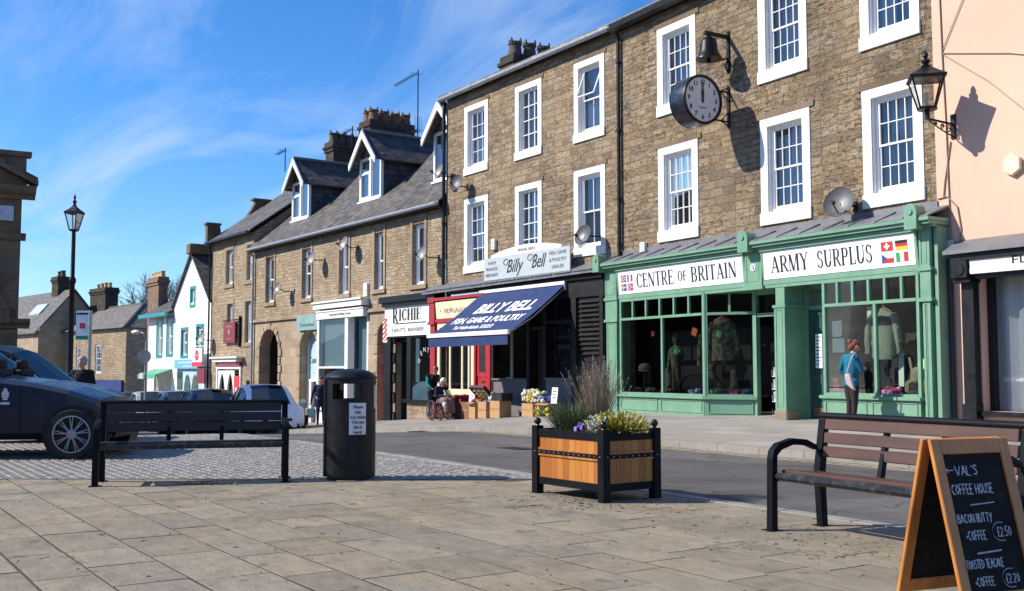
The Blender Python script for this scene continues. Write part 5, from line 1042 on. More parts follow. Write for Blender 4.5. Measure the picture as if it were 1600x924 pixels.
b = MB(); b.box(-31.6, -28.4, .1, .15, -2.4, .95); b.build("shop_window", mat("shop_display", (.30, .27, .25), .3, var=.6, vs=6), wl_)

# ================================================================== stone houses at the far end, bare trees behind
sh = thing("stone_house", "two storey stone house with hipped slate roof and navy shop fascia", "house", (-74.5, 18.2, 0), R(7.8))
L_ = 15.4
WS = [(-5.7, -4.5, 1.0, 3.1), (-9.6, -8.6, 1.1, 3.0), (-13.6, -12.4, 1.3, 3.1)]
b = MB(); wall_holes(b, -L_, 0, -3.2, 4.2, WS + [(-7.2, -.4, -3.2, -.1)], .2); b.quad((0, 0, -3.2), (0, 4.6, -3.2), (0, 4.6, 4.2), (0, 0, 4.2)); b.quad((-L_, 0, -3), (-L_, 4.6, -3), (-L_, 4.6, 4.2), (-L_, 0, 4.2)); b.build("wall", ST_TERR, sh)
for o_ in WS: window(sh, *o_, .08, 'sash', 3, 2, t=.09)
b = MB(); A_, B_, C_, D_ = (-L_ - .2, -.3, 4.15), (.25, -.3, 4.15), (.25, 4.9, 4.15), (-L_ - .2, 4.9, 4.15); E_, G_ = (-L_ + 2.6, 2.3, 6.0), (-2.7, 2.3, 6.0); b.poly([A_, B_, G_, E_]); b.poly([B_, C_, G_]); b.poly([C_, D_, E_, G_]); b.poly([D_, A_, E_]); b.poly([A_, D_, C_, B_]); b.tube([B_, G_, E_], .09, 6); b.build("roof", SLATE, sh)
stack(sh, -12.6, -9.4, 2.0, 3.0, 5.0, 7.6, CLAY_Y, 4, 1, SOOT, ph=.45, pr=.15, crown=False)
b = MB(); b.box(-7.4, -.2, -.2, .05, -.25, .55); b.build("fascia", mat("navy_fascia", (.02, .035, .16), .4), sh)
b = MB(); b.box(-7.2, -.4, .05, .1, -3.2, -.25); b.build("blind", mat("grey_blind", (.30, .30, .27), .7, var=.2), sh)
b = MB(); b.box(-6.6, -3.9, .03, .06, -3.1, -1.3); b.build("shop_window", mat("dark_shop_glass", (.04, .045, .05), .1, var=.3), sh)
for u0, u1 in ((-7.4, -7.0), (-.7, -.2), (-3.4, -2.8)): b = MB(); b.box(u0, u1, -.2, .05, -3.2, -.25); b.build("pilaster", mat("navy_pilaster", (.02, .035, .16), .4), sh)
sb = thing("stone_house", "pale stone house with skylight in its slate roof behind the lamp post", "house", (-86.5, 14.65, 0), R(9))
b = MB(); WB2 = [(-4.6, -3.3, 1.0, 3.0)]; wall_holes(b, -13, 0, -3.4, 4.2, WB2, .2); b.poly([(0, 0, -3.4), (0, 5.2, -3.4), (0, 5.2, 4.2), (0, 2.6, 7.4), (0, 0, 4.2)]); b.build("wall", ST_ASH, sb); window(sb, *WB2[0], .12, 'sash', 2, 2)
b = MB(); q = [(-13.2, -.3, 4.0), (.2, -.3, 4.0), (.2, 2.6, 7.45), (-13.2, 2.6, 7.45)]; b.hexa(q + [(x, y, z + .12) for x, y, z in q]); q = [(-13.2, 2.6, 7.45), (.2, 2.6, 7.45), (.2, 5.5, 4.0), (-13.2, 5.5, 4.0)]; b.hexa(q + [(x, y, z + .12) for x, y, z in q]); rb = b.build("roof", SLATE, sb)
b = MB(); b.hexa([(-5.0, .9, 5.55), (-2.6, .9, 5.55), (-2.6, 1.6, 6.4), (-5.0, 1.6, 6.4), (-5.0, .85, 5.66), (-2.6, .85, 5.66), (-2.6, 1.55, 6.5), (-5.0, 1.55, 6.5)]); b.build("skylight", mat("skylight_glass", (.55, .6, .62), .1), rb)
stack(sb, -3.8, -2.4, 2.2, 3.2, 6.8, 8.7, CLAY_D, 2, 1, SOOT, ph=.5, pr=.2, crown=False)

BARK = mat("bare_twigs", (.20, .165, .14), .9, var=.25)
def bare_tree(x, y, z, h, spread, label, seed, grp):
    r_ = random.Random(seed); t = thing("tree", label, "tree", (x, y, z), 0, grp); tr, cr = MB(), MB()
    def grow(p, d, L, r, lv):
        q = p + d * L; m_ = p + d * L * .5 + Vector((r_.uniform(-1, 1), r_.uniform(-1, 1), 0)) * L * .05
        (tr if lv == 0 else cr).tube([p, m_, q], [r, r * .85, r * .68], 6 if lv < 2 else 3)
        if lv >= 7: return
        for i in range(3):
            a = r_.uniform(0, 6.28); k = r_.uniform(.35, .8) * spread; e = d.orthogonal().normalized(); e = Matrix.Rotation(a, 3, d) @ e
            nd = (d + e * k + Vector((0, 0, .12))).normalized(); grow(p + d * L * r_.uniform(.55, 1.), nd, L * r_.uniform(.62, .83), r * .64, lv + 1)
    grow(Vector((0, 0, 0)), Vector((0, 0, 1)), h * .24, h * .012, 0)
    tr.build("trunk", BARK, t, smooth=60); cr.build("crown", BARK, t)
bare_tree(-102.5, 26.7, -2.8, 21.5, 1.0, "tall bare winter tree behind the brick chimney of the white wing", 3, None)
bare_tree(-100.5, 29.7, -2.8, 19.5, 1.0, "bare winter tree half hidden by the white gable", 5, None)
bare_tree(-119.2, 19.8, -2.8, 19., 1.0, "faint bare tree beyond the classical hall at the far left", 8, None)

# ================================================================== classical hall in shade at the left edge
ch = thing("hall", "dark classical stone hall with moulded pediment at the left edge", "hall", (-38.35, 5.85, .85), 0)
nF = (RT * .5 - F0 * .866); ch.rotation_euler = (0, 0, math.atan2(nF.y, nF.x) + math.pi / 2); ch['tmp'] = 0; del ch['tmp']
b = MB(); wall_holes(b, -9, 0, -3, 6.6, [(-5.2, -1.1, -3, 3.4)], .5); arch_fill(b, -5.2, -1.1, 1.9, 3.4, .5); b.quad((0, 0, -2), (0, 8, -2), (0, 8, 6.6), (0, 0, 6.6)); b.quad((-9, 8, -2), (0, 8, -2), (0, 8, 6.6), (-9, 8, 6.6)); b.quad((-9, 0, 6.6), (0, 0, 6.6), (0, 8, 6.6), (-9, 8, 6.6))
cwall = b.build("wall", ST_DARK, ch)
def moulding(b, u0, u1, z, prof, m=0): b.prism([(-.001, z)] + [(-o, z + h) for o, h in prof] + [(-.001, z + prof[-1][1])], u0, u1, fn=lambda a, e, d: (d, a, e))
b = MB(); moulding(b, -9, .4, 6.1, [(.1, 0), (.15, .12), (.35, .2), (.45, .34), (.5, .42)]); moulding(b, -9, .15, 4.7, [(.06, 0), (.12, .1), (.16, .25)])
b.box(-9, .12, -.12, .3, 6.52, 6.7); b.box(-1.3, .1, -.1, .2, 6.7, 7.55); b.box(-1.35, .25, -.2, .25, 7.55, 7.72)
for (o1, t1) in ((.5, .16), (.3, .3)):
    b.hexa([(.45, -o1, 6.55), (.45, .3, 6.55), (-4.5, .3, 8.9), (-4.5, -o1, 8.9), (.45, -o1, 6.55 + t1), (.45, .3, 6.55 + t1), (-4.5, .3, 8.9 + t1), (-4.5, -o1, 8.9 + t1)])
b.poly([(.2, .05, 6.6), (-4.5, .05, 8.9), (-9, .05, 6.6)])
c_, r_x, r_z = -3.15, 2.05, 1.5
for i in range(14):
    a0, a1 = math.pi * i / 14, math.pi * (i + 1) / 14
    q = [(c_ + r_x * k * math.cos(a), 1.9 + r_z * k * math.sin(a)) for a, k in ((a0, 1.18), (a1, 1.18), (a1, 1.42), (a0, 1.42))]; b.prism(q, -.45, 0); q = [(c_ + r_x * k * math.cos(a), 1.9 + r_z * k * math.sin(a)) for a, k in ((a0, 1.0), (a1, 1.0), (a1, 1.18), (a0, 1.18))]; b.prism(q, -.2, 0)
moulding(b, -.95, .35, 1.75, [(.1, 0), (.15, .1), (.32, .2), (.36, .32)]); b.box(-.75, -.05, -.16, 0, -2, 1.7); b.box(-.85, .05, -.22, 0, -2, -.8)
b.build("cornice", ST_DARK, cwall, bevel=.01)
b = MB(); b.quad((-5.2, .4, -2), (-1.1, .4, -2), (-1.1, .4, 3.4), (-5.2, .4, 3.4)); b.build("doorway", DARKROOM, ch)
b = MB(); b.box(-6, -.25, -.12, -.04, 5.35, 5.85); sg = b.build("sign_board", mat("pale_sign", (.50, .52, .62), .5), ch); b = MB(); b.box(-3.2, -1.0, -.135, -.12, 5.38, 5.82); b.build("sign_panel", mat("violet_panel", (.05, .05, .25), .5), sg)
# ================================================================== things fixed to the house fronts
def onto(root, rz, name, label, cat, u, y, z, group=None, turn=0.):
    return thing(name, label, cat, loc_of(root, rz, u, y, z), rz + turn, group)
# projecting clock: faces look up and down the street
ck = onto(J1, RZC, "wall_clock", "black double sided drum clock on a wall bracket, both hands at twelve", "clock", 4.08, 0, 7.17)
b = MB(); b.lathe([(.50, -.22), (.555, -.21), (.56, -.16), (.56, .16), (.555, .21), (.50, .22)], (0, -.98, 0), 40, 0, (1, 0, 0)); b.build("case", mat("clock_case", (.02, .024, .034), .28, .2, coat=.3), ck, smooth=40)
b = MB()
for s in (-1, 1): b.lathe([(.515, .212), (.56, .22), (.555, .25), (.50, .25), (.49, .222)], (0, -.98, 0), 40, 0, (s, 0, 0))
b.build("bezel", IRON, ck, smooth=40)
DIAL = mat("clock_dial", (.52, .52, .55), .5, var=.08, vs=8)
for s in (1, -1):
    b = MB(); b.lathe([(.495, .216), (.495, .224), (.01, .225)], (0, -.98, 0), 40, 0, (s, 0, 0)); dl = b.build("dial", DIAL, ck)
    base = Matrix.Translation((s * .2265, -.98, 0)) @ Matrix.Rotation(s * R(90), 4, 'Z') @ Matrix.Rotation(R(90), 4, 'X')
    for k in range(1, 13):
        a = R(90 - 30 * k); sans(str(k), .105, parent=dl, M=base @ Matrix.Translation((.39 * math.cos(a), .39 * math.sin(a), 0)), mt=INK, bold=.004, name="numeral")
    sb_ = MB(); [sb_.poly([base @ Vector((q * .03 + e, -.19 + .0022 * q * q + f, .003)) for e, f in ((-.012, -.014), (.012, -.014), (.012, .014), (-.012, .014))]) for q in range(-3, 4)]; sb_.build("maker_mark", INKG, dl)
    b = MB()
    for w_, l_, k in ((.028, .43, 0), (.045, .27, 1)):
        b.poly([base @ Vector(p) for p in ((-w_ * .6, -.08, .006 + k * .003), (w_ * .6, -.08, .006 + k * .003), (w_, l_ * .7, .006 + k * .003), (0, l_, .006 + k * .003), (-w_, l_ * .7, .006 + k * .003))])
    b.lathe([(.04, .01), (.03, .02)], tuple(base @ Vector((0, 0, 0))), 12, 0, (s, 0, 0)); b.build("hands", INK, dl)
b = MB(); b.box(-.04, .04, -.03, 0, -.48, .48)
for z in (.34, -.34): b.tube([(0, -.02, z), (0, -.5, z * 1.0)], .02, 6); b.tube([(0, -.02, z * 1.3), (0, -.25, z)], .016, 6); b.tube([(0, -.02, z * .4), (0, -.25, z)], .014, 6)
b.build("bracket", IRON, ck)
bl = onto(J1, RZC, "wall_bell", "black iron bell hanging from a wall bracket above the drum clock", "bell", 4.10, 0, 8.2)
b = MB(); b.lathe([(.30, .0), (.295, .03), (.24, .10), (.20, .22), (.185, .38), (.16, .46), (.08, .51), (.03, .53)], (0, -.60, -.02), 28); b.lathe([(.05, -.06), (.05, 0), (.02, .1)], (0, -.6, -.04), 10); b.build("bell_body", IRON, bl, smooth=50)
b = MB(); b.box(-.035, .035, -.72, 0, .54, .62); b.box(-.04, .04, -.04, 0, -.2, .72); b.tube([(0, -.02, .1), (0, -.3, .0), (0, -.42, .05)], .02, 6); b.tube([(0, -.02, .1), (0, -.12, -.1), (0, -.02, -.25)], .02, 6); b.ball((0, -.45, .06), .045); b.box(-.03, .03, -.63, -.57, .48, .56); b.build("bracket", IRON, bl)
# lanterns
def lantern(b_iron, b_glass, c, w0, w1, h, rz=R(45)):
    """Four sided street lantern standing on point c: bottom half-width w0, top w1."""
    M = Matrix.Translation(c) @ Matrix.Rotation(rz, 4, 'Z'); cor = ((-1, -1), (1, -1), (1, 1), (-1, 1))
    for i in range(4):
        (ax_, ay), (bx, by) = cor[i], cor[(i + 1) % 4]
        b_iron.cyl(M @ Vector((ax_ * w0, ay * w0, 0)), M @ Vector((ax_ * w1, ay * w1, h)), .016, n=6)
        b_iron.cyl(M @ Vector((ax_ * w0, ay * w0, 0)), M @ Vector((bx * w0, by * w0, 0)), .018, n=6); b_iron.cyl(M @ Vector((ax_ * w1, ay * w1, h)), M @ Vector((bx * w1, by * w1, h)), .02, n=6)
        b_glass.quad(M @ Vector((ax_ * w0, ay * w0, 0)), M @ Vector((bx * w0, by * w0, 0)), M @ Vector((bx * w1, by * w1, h)), M @ Vector((ax_ * w1, ay * w1, h)))
    e = w1 * 1.14; prof = [(e, h - .01), (e * 1.0, h + .03), (e * .62, h + h * .22), (e * .34, h + h * .36), (e * .26, h + h * .40)]
    vs = [M @ Vector((x * r, y * r, z)) for r, z in prof for x, y in cor]; L = len(prof)
    b_iron.add(vs, [(i * 4 + k, i * 4 + (k + 1) % 4, (i + 1) * 4 + (k + 1) % 4, (i + 1) * 4 + k) for i in range(L - 1) for k in range(4)] + [(0, 1, 2, 3), tuple(range((L - 1) * 4, L * 4))])
    t = h * 1.40; b_iron.lathe([(w1 * .3, t), (w1 * .34, t + .03), (w1 * .16, t + .06), (w1 * .3, t + .10), (w1 * .3, t + .13), (w1 * .1, t + .17), (w1 * .2, t + .21), (w1 * .16, t + .25), (.004, t + .31)], c, 12)
    b_iron.lathe([(w0 * 1.3, -.03), (w0 * 1.35, 0), (w0 * .8, .02)], c, 12)
LGLASS = glassm("lantern_glass", (.97, .95, .92), .7)
wlp = onto(J1, RZC, "wall_lantern", "black four sided lantern on a scrolled bracket fixed to the salmon wall", "lantern", 9.86, 0, 5.66)
bi, bg_ = MB(), MB(); lantern(bi, bg_, (0, -.72, .14), .13, .265, .52); o = bi.build("lantern_frame", IRON, wlp, smooth=30); bg_.build("lantern_glass", LGLASS, o)
b = MB(); b.ball((0, -.72, .34), .055, sc=(1, 1, 1.6)); b.cyl((0, -.72, .14), (0, -.72, .27), .03, n=8); b.build("bulb", mat("frosted_bulb", (.75, .74, .70), .4), o)
b = MB(); b.cyl((0, -.72, -.06), (0, -.72, .13), .045, n=10); b.tube([(0, -.74, -.04), (0, 0, -.06)], .022, 8); b.box(-.05, .05, -.025, 0, -.32, .12)
for cy_, cz_, r0 in ((-.14, -.16, .075), (-.32, -.135, .055), (-.5, -.115, .04)):
    b.tube([(0, cy_ + r0 * (1 - i / 22) * math.cos(i * .55), cz_ + r0 * (1 - i / 22) * math.sin(i * .55)) for i in range(18)], .011, 5)
b.tube([(0, -.02, -.28), (0, -.2, -.24), (0, -.45, -.16), (0, -.68, -.07)], .013, 6); b.build("bracket", IRON, wlp)
# satellite dishes
dish0 = None
def dish(root, rz, u, z, label, arm=.35, r=.3, up=.1, mt=DISHM, aim=(-.35, -.9), side=0., grp="satellite dishes on the house fronts"):
    t = onto(root, rz, "satellite_dish", label, "satellite dish", u, 0, z, grp)
    d = Vector((aim[0], aim[1], .32)).normalized(); c = Vector((side, -arm, up)); b = MB()
    b.lathe([(.004, -.06)] + [(r * k, -.06 + .09 * k * k) for k in (.25, .5, .75, 1.)] + [(r * 1.0, .045), (r * .9, .02), (r * .5, -.03), (.004, -.05)], c, 24, 0, tuple(d)); ds = b.build("dish", mt, t, smooth=50)
    b = MB(); lo = c - Vector((0, 0, 1)) * r * .8 + d * .02; tip = c + d * .34 - Vector((0, 0, .12)); b.tube([c - d * .05, lo, tip], .014, 6); b.cyl(tip, tip - d * .1 + Vector((0, 0, .02)), .035, n=8); b.build("feed_arm", IRON, t)
    b = MB(); b.tube([(0, 0, 0), (side * .6, -arm * .6, 0), tuple(c - d * .06)], .02, 6); b.box(-.05, .05, -.02, 0, -.1, .1); b.build("mount", IRON, t)
B1 = (J1, 0)
dish(*B1, -8.62, 7.55, "pale dish at the drainpipe beside the right dormer", .4, 0.256, .15, aim=(-.1, -.95), side=-.1)
dish(*B1, -7.62, 7.06, "dark grey dish under the upper left window of the fishmonger's house", .4, 0.272, .1, DISHD, (.25, -.95))
dish(*B1, -.80, 4.75, "dark dish beside the end window above the fishmonger's sign", .45, 0.288, .02, DISHD, (.1, -.95), -.2)
dish(J1, RZC, 7.62, 4.42, "big dark grey dish between the two lower windows above ARMY SURPLUS", .4, 0.320, .05, DISHD, (.25, -.95), -.05)
dish(J2, RZL, -.45, 4.95, "pale dish on a long arm beside the black drainpipe above the barber", .5, 0.264, .12, aim=(.1, -.95), side=-.25)
dish(J2, RZL, -6.35, 5.85, "round cream dish under the eaves right of the third terrace window", .45, 0.288, .15, aim=(.0, -.95), side=-.25)
dish(J2, RZL, -9.2, 5.62, "pale dish below the eaves left of the third terrace window", .45, 0.288, .05, aim=(.1, -.95), side=-.3)
dish(J2, RZL, -12.15, 4.55, "pale dish on a long arm between the two leftmost terrace windows", .5, 0.264, .15, aim=(.1, -.95), side=-.6)
dish(J2, RZL, -21.9, 2.7, "pale dish at the corner of the white gabled house", .5, 0.336, .1, aim=(.1, -.95), side=-.3)
# alarm boxes and small boxes
def wallbox(root, rz, u, z, w, h, label, mt, hexa=False):
    t = onto(root, rz, "alarm_box", label, "alarm box", u, 0, z); b = MB()
    if hexa: b.prism([(-w / 2, h * .25), (0, h * .55), (w / 2, h * .25), (w / 2, -h * .3), (0, -h * .55), (-w / 2, -h * .3)], -.09, 0); b.build("cover", mt, t, bevel=.012); b = MB(); b.box(-w * .3, w * .3, -.093, -.09, -.02, .05); b.build("label_plate", WHITEB, t)
    else: b.box(-w / 2, w / 2, -.1, 0, -h / 2, h / 2); b.build("cover", mt, t, bevel=.012); b = MB(); [b.box(-w * .35, w * .35, -.104, -.1, -h * .3 + i * .05, -h * .3 + i * .05 + .012) for i in range(4)]; b.build("grille", INKG, t)
BOXW = mat("white_plastic_box", (.72, .72, .68), .4, var=.04)
wallbox(J1, RZC, 11.0, 4.68, .30, .36, "cream hexagonal alarm box on the salmon wall", mat("cream_yellow_plastic", (.66, .60, .40), .4, var=.03), True)
wallbox(J1, RZC, .98, 4.28, .2, .24, "small cream alarm box above the left end of the green shop", BOXW)
wallbox(J1, 0, -5.98, 5.05, .2, .34, "white box between two lower windows of the fishmonger's house", BOXW)
wallbox(J2, RZL, -5.55, 4.2, .3, .48, "white box left of the fourth terrace window", BOXW)
# the fishmonger's big name board stands on the canopy
nb = thing("shop_sign", "pale grey name board lettered Billy Bell standing on the shop canopy", "sign", loc_of(J1, 0, -3.92, -.32, 3.86), 0)
BRD = mat("pale_grey_board", (.42, .47, .49), .5, var=.04, dirt=.15, dcol=(.4, .4, .36))
b = MB(); b.box(-2.17, 2.17, -.02, .02, .05, .72); bd = b.build("board", BRD, nb, bevel=.004)
b = MB(); Pq = [(-1.78, .72), (1.78, .72), (1.78, .80)] + [(1.78 - 3.56 * i / 14, .80 + .17 * math.sin(math.pi * i / 14)) for i in range(1, 14)] + [(-1.78, .80)]; b.prism(Pq, -.018, .018); b.build("arched_top", WHITE, nb)
b = MB(); b.box(-2.0, -1.9, -.0, .3, -.02, .06); b.box(1.9, 2.0, 0, .3, -.02, .06); b.build("strut", IRON, nb)
for t_, u, z, h, w in (("FARM", -1.72, .56, .1, .42), ("PRODUCE", -1.72, .38, .1, .62), ("MERCHANT", -1.72, .2, .1, .68), ("FISH, GAME", 1.62, .58, .1, .78), ("& POULTRY", 1.62, .39, .1, .78), ("DEALER", 1.62, .2, .1, .55), ("PHONE 20253", .1, .82, .085, .85)):
    sans(t_, h, w, parent=bd, M=onwall(u, z, -.024 if z < .8 else -.024), mt=INKG)
sans("Billy", .40, .86, .45, parent=bd, M=onwall(-.55, .38, -.025), mt=INK); sans("Bell", .40, .72, .45, parent=bd, M=onwall(.66, .42, -.025), mt=INK)
b = MB()
for u, z, s in ((-.95, .52, 1), (.30, .55, 1)): b.tube([(u + .16 * math.cos(i * .5) * s * (1 - i / 30), -.026, z + .11 * math.sin(i * .5) * (1 - i / 30)) for i in range(14)], .010, 4)
b.build("flourish", INK, bd)
# blue awning
aw = thing("awning", "blue canvas awning lettered BILLY BELL over the fishmonger's front", "awning", loc_of(J1, 0, -4.1, -.32, 3.5), 0)
NAVY = mat("royal_blue_canvas", (.008, .028, .11), .85, var=.08, vs=2, bump=.2, bs=120)
hw, p_, zb_, zf_ = 2.12, 1.85, .06, -1.30
b = MB(); N = 10
for i in range(N):
    a, c = i / N, (i + 1) / N; sg_ = lambda t: -.05 * math.sin(math.pi * t)
    b.hexa([(-hw, -p_ * a, zb_ + (zf_ - zb_) * a + sg_(a) - .006), (hw, -p_ * a, zb_ + (zf_ - zb_) * a + sg_(a) - .006), (hw, -p_ * c, zb_ + (zf_ - zb_) * c + sg_(c) - .006), (-hw, -p_ * c, zb_ + (zf_ - zb_) * c + sg_(c) - .006),
            (-hw, -p_ * a, zb_ + (zf_ - zb_) * a + sg_(a)), (hw, -p_ * a, zb_ + (zf_ - zb_) * a + sg_(a)), (hw, -p_ * c, zb_ + (zf_ - zb_) * c + sg_(c)), (-hw, -p_ * c, zb_ + (zf_ - zb_) * c + sg_(c))])
cv = b.build("canvas", NAVY, aw, smooth=30)
ang = math.atan2(zb_ - zf_, p_)
def oncanvas(u, t): return Matrix.Translation((u, -p_ * t, zb_ + (zf_ - zb_) * t - .05 * math.sin(math.pi * t) + .012)) @ Matrix.Rotation(ang, 4, 'X')
sans("BILLY BELL", .50, 2.95, .0, .016, cv, oncanvas(.25, .40), INKW); sans("FISH, GAME & POULTRY", .29, 3.6, 0, .009, cv, oncanvas(.02, .66), INKW); sans("Tel Haltwhistle 320253", .17, 2.1, 0, .004, cv, oncanvas(-.2, .83), INKW)
b = MB()
for i in range(24): x0, x1 = -hw + .02 + (2 * hw - .04) * i / 24, -hw + .02 + (2 * hw - .04) * (i + 1) / 24; y0_, y1_ = -p_ - .03 + .012 * math.sin(i * .9), -p_ - .03 + .012 * math.sin((i + 1) * .9); b.quad((x0, y0_, zf_ - .32), (x1, y1_, zf_ - .32), (x1, -p_ - .03, zf_), (x0, -p_ - .03, zf_))
b.build("valance", NAVY, aw)
b = MB(); b.box(-hw - .03, hw + .03, -p_ - .07, -p_ + .02, zf_ - .05, zf_ + .07); b.box(-hw - .05, hw + .05, -.08, .05, zb_ - .03, zb_ + .07); b.build("front_bar", WHITE, aw, bevel=.02, seg=2)
for s in (-1, 1): b = MB(); b.tube([(s * (hw - .05), -.05, zb_ - .16), (s * (hw - .1), -p_ * .55, zf_ * .35 - .42), (s * (hw - .05), -p_, zf_ - .03)], .025, 6); b.box(s * hw - .06, s * hw + .06, -.06, .12, zb_ - .18, zb_ + .1); b.build("arm", STEEL, aw)
# signs that hang over the pavement
ps = onto(J2, RZL, "hanging_sign", "dark red hanging sign on a bracket above the post office front", "sign", -18.4, -.1, 3.6)
b = MB(); b.tube([(.2, 0, 0), (-2.0, 0, 0)], .025, 6); b.box(.18, .24, -.03, .1, -1.3, .15); b.build("bracket", IRON, ps)
b = MB(); b.box(-1.75, -.25, -.04, .04, -1.1, -.08); pn = b.build("panel", mat("wine_red", (.20, .015, .025), .4, var=.1), ps, bevel=.01)
scribble(pn, -1.0, -.3, .9, .09, -.042, mat("dull_gold", (.45, .2, .15), .6, var=0)); scribble(pn, -1.0, -.88, .7, .07, -.042, bpy.data.materials["dull_gold"])
b = MB(); b.lathe([(.13, 0), (.13, .01)], (-1.0, -.042, -.55), 14, 0, (0, -1, 0)); b.build("crest", mat("dull_gold", (.45, .2, .15), .6, var=0), pn)
po = onto(J2, RZL, "hanging_sign", "white post office sign with a red oval beside the white gable", "sign", -22.3, -.35, 2.35)
b = MB(); b.box(-1.6, -.1, -.05, .05, -.95, -.02); b.tube([(.2, .2, .08), (-1.6, 0, .08)], .025, 6); pw = b.build("panel", WHITEB, po, bevel=.01)
b = MB(); b.lathe([(.27, 0), (.27, .012)], (-.85, -.052, -.38), 24, 0, (0, -1, 0)); b.box(-1.6, -.1, -.056, -.05, -.95, -.72); b.build("red_oval", mat("post_red_b", (.62, .02, .04), .4, var=0), pw); sans("Post Office", .1, .45, parent=pw, M=onwall(-.85, -.38, -.068), mt=INKW)
pr_ = onto(J2, RZL, "hanging_sign", "dark red board hanging under the white post office sign", "sign", -22.2, -.3, 1.3)
b = MB(); b.box(-1.15, -.0, -.03, .03, -.75, .0); b.build("panel", mat("maroon_panel", (.20, .012, .03), .4), pr_, bevel=.01); b = MB(); b.tube([(.1, .3, .05), (-1.15, 0, .05)], .02, 6); b.tube([(-.3, 0, .05), (-.3, 0, 0)], .012, 5); b.build("bracket", IRON, pr_)
cs = onto(J2, RZL, "shop_sign", "teal grey board above the glazed arch lettered Cumberland", "sign", -10.55, -.05, 3.15)
b = MB(); b.box(-1.0, 1.0, -.10, -.03, -.3, .32); cb = b.build("panel", mat("teal_grey", (.22, .36, .36), .5), cs); sans("Cumberland", .16, 1.4, parent=cb, M=onwall(0, -.08, -.105), mt=INKG)
bp = onto(J2, RZL, "barber_pole", "red and white striped barber pole board beside the barber's sign", "barber pole", -3.78, -.12, 2.2)
b = MB(); b.box(-.2, .12, -.06, 0, .0, .85)
bpo = b.build("board", INKW, bp); b = MB()
for i in range(6):
    z = i * .17 - .1; q = [(-.198, max(0, z)), (.118, min(.85, z + .2)), (.118, min(.85, z + .29)), (-.198, min(.85, max(0, z + .09)))]; b.prism(q, -.066, -.06)
b.build("stripe", mat("barber_red", (.55, .06, .04), .4, var=0), bpo)
# tv aerials
def aerial(root, rz, u, y, z, h, label, big=True):
    t = onto(root, rz, "tv_aerial", label, "aerial", u, y, z); b = MB(); b.cyl((0, 0, 0), (0, 0, h), .025, n=6); b.build("mast", IRON, t)
    b = MB(); d = Vector((-.95, -.1, -.12)); p0 = Vector((0, 0, h - .1)); L = 1.7 if big else .8; b.cyl(p0, p0 + d * L, .014, n=5); e = Vector((.1, -1, 0)).normalized()
    for i in range(11 if big else 6): q = p0 + d * L * (i + 1) / (11 if big else 6); w_ = .16 + (.1 if i == 0 else 0); b.cyl(q - e * w_, q + e * w_, .008, n=4); b.cyl(q - Vector((0, 0, .07)), q + Vector((0, 0, .07)), .007, n=4)
    if big:
        for k in range(4): b.cyl((0 - .3, .1 * k - .2, h * .35), (.3, .1 * k - .2, h * .35), .008, n=4); b.cyl((.12, .1 * k - .2, h * .32), (.12, .1 * k - .2, h * .5), .008, n=4)
    b.build("antenna", IRON, t)
aerial(J2, RZL, -7.4, 3.2, 9.6, 3.9, "tall tv aerial beside the tallest chimney stack")
aerial(J2, RZL, -15.0, .7, 10.2, 1.1, "small tv aerial at the gable of the left dormer", False)
aerial(J2, RZL, -8.3, .7, 10.1, .9, "small tv aerial at the gable of the middle dormer", False)
# lamp posts and poles
lp = thing("street_lamp", "tall black lamp post with a four sided lantern left of the square", "street lamp", (-26.5, 5.2, -.35), 0)
b = MB(); b.lathe([(.16, 0), (.16, .1), (.12, .2), (.11, .9), (.13, .95), (.075, 1.05), (.06, 3.6), (.085, 3.65), (.085, 3.72), (.05, 3.78), (.045, 4.88)], n=12); b.build("post", IRON, lp, smooth=40)
bi, bg_ = MB(), MB(); lantern(bi, bg_, (0, 0, 4.90), .075, .15, .40); o = bi.build("lantern_frame", IRON, lp, smooth=30); bg_.build("lantern_glass", LGLASS, o)
bsx = thing("bus_stop", "white bus stop flag with green foot on a grey pole beside the lamp post", "bus stop", (-24.0, 5.1, -.25), 0)
b = MB(); b.cyl((0, 0, 0), (0, 0, 2.75), .04, n=8); b.build("pole", STEEL, bsx)
b = MB(); d = RT; M = Matrix.Rotation(math.atan2(RT.y, RT.x), 4, 'Z'); b.box(-.30, -.02, -.02, .02, 2.2, 2.75, 0, M); b.box(-.29, -.03, -.025, -.02, 2.66, 2.70, 1, M); b.box(-.22, -.1, -.025, -.02, 2.36, 2.48, 3, M); b.box(-.30, -.02, -.024, .024, 2.12, 2.2, 2, M); b.build("flag", [WHITEB, INK, mat("bus_green", (.02, .25, .15), .5), mat("bus_red", (.6, .06, .06), .5)], bsx)
cp = thing("sign_pole", "grey pole with a round sign and a small lamp before the white wing", "sign post", (-46.1, 12.1, -1.2), 0)
b = MB(); b.cyl((0, 0, 0), (0, 0, 3.6), .05, n=8); b.tube([(0, 0, 3.6), (-.1, -.1, 4.0), (-.45, -.3, 4.08)], .035, 6); b.build("pole", GUTTER, cp)
b = MB(); b.lathe([(.3, 0), (.3, .03)], (.0, -.08, 3.0), 20, 0, tuple(-F0)); b.box(-.5, .0, -.12, -.09, 2.05, 2.3); b.build("sign_plate", mat("pale_plate", (.5, .5, .48), .4), cp); b = MB(); b.ball((-.5, -.33, 4.05), .2, sc=(1.6, .9, .5)); b.build("lamp_head", BOXW, cp)
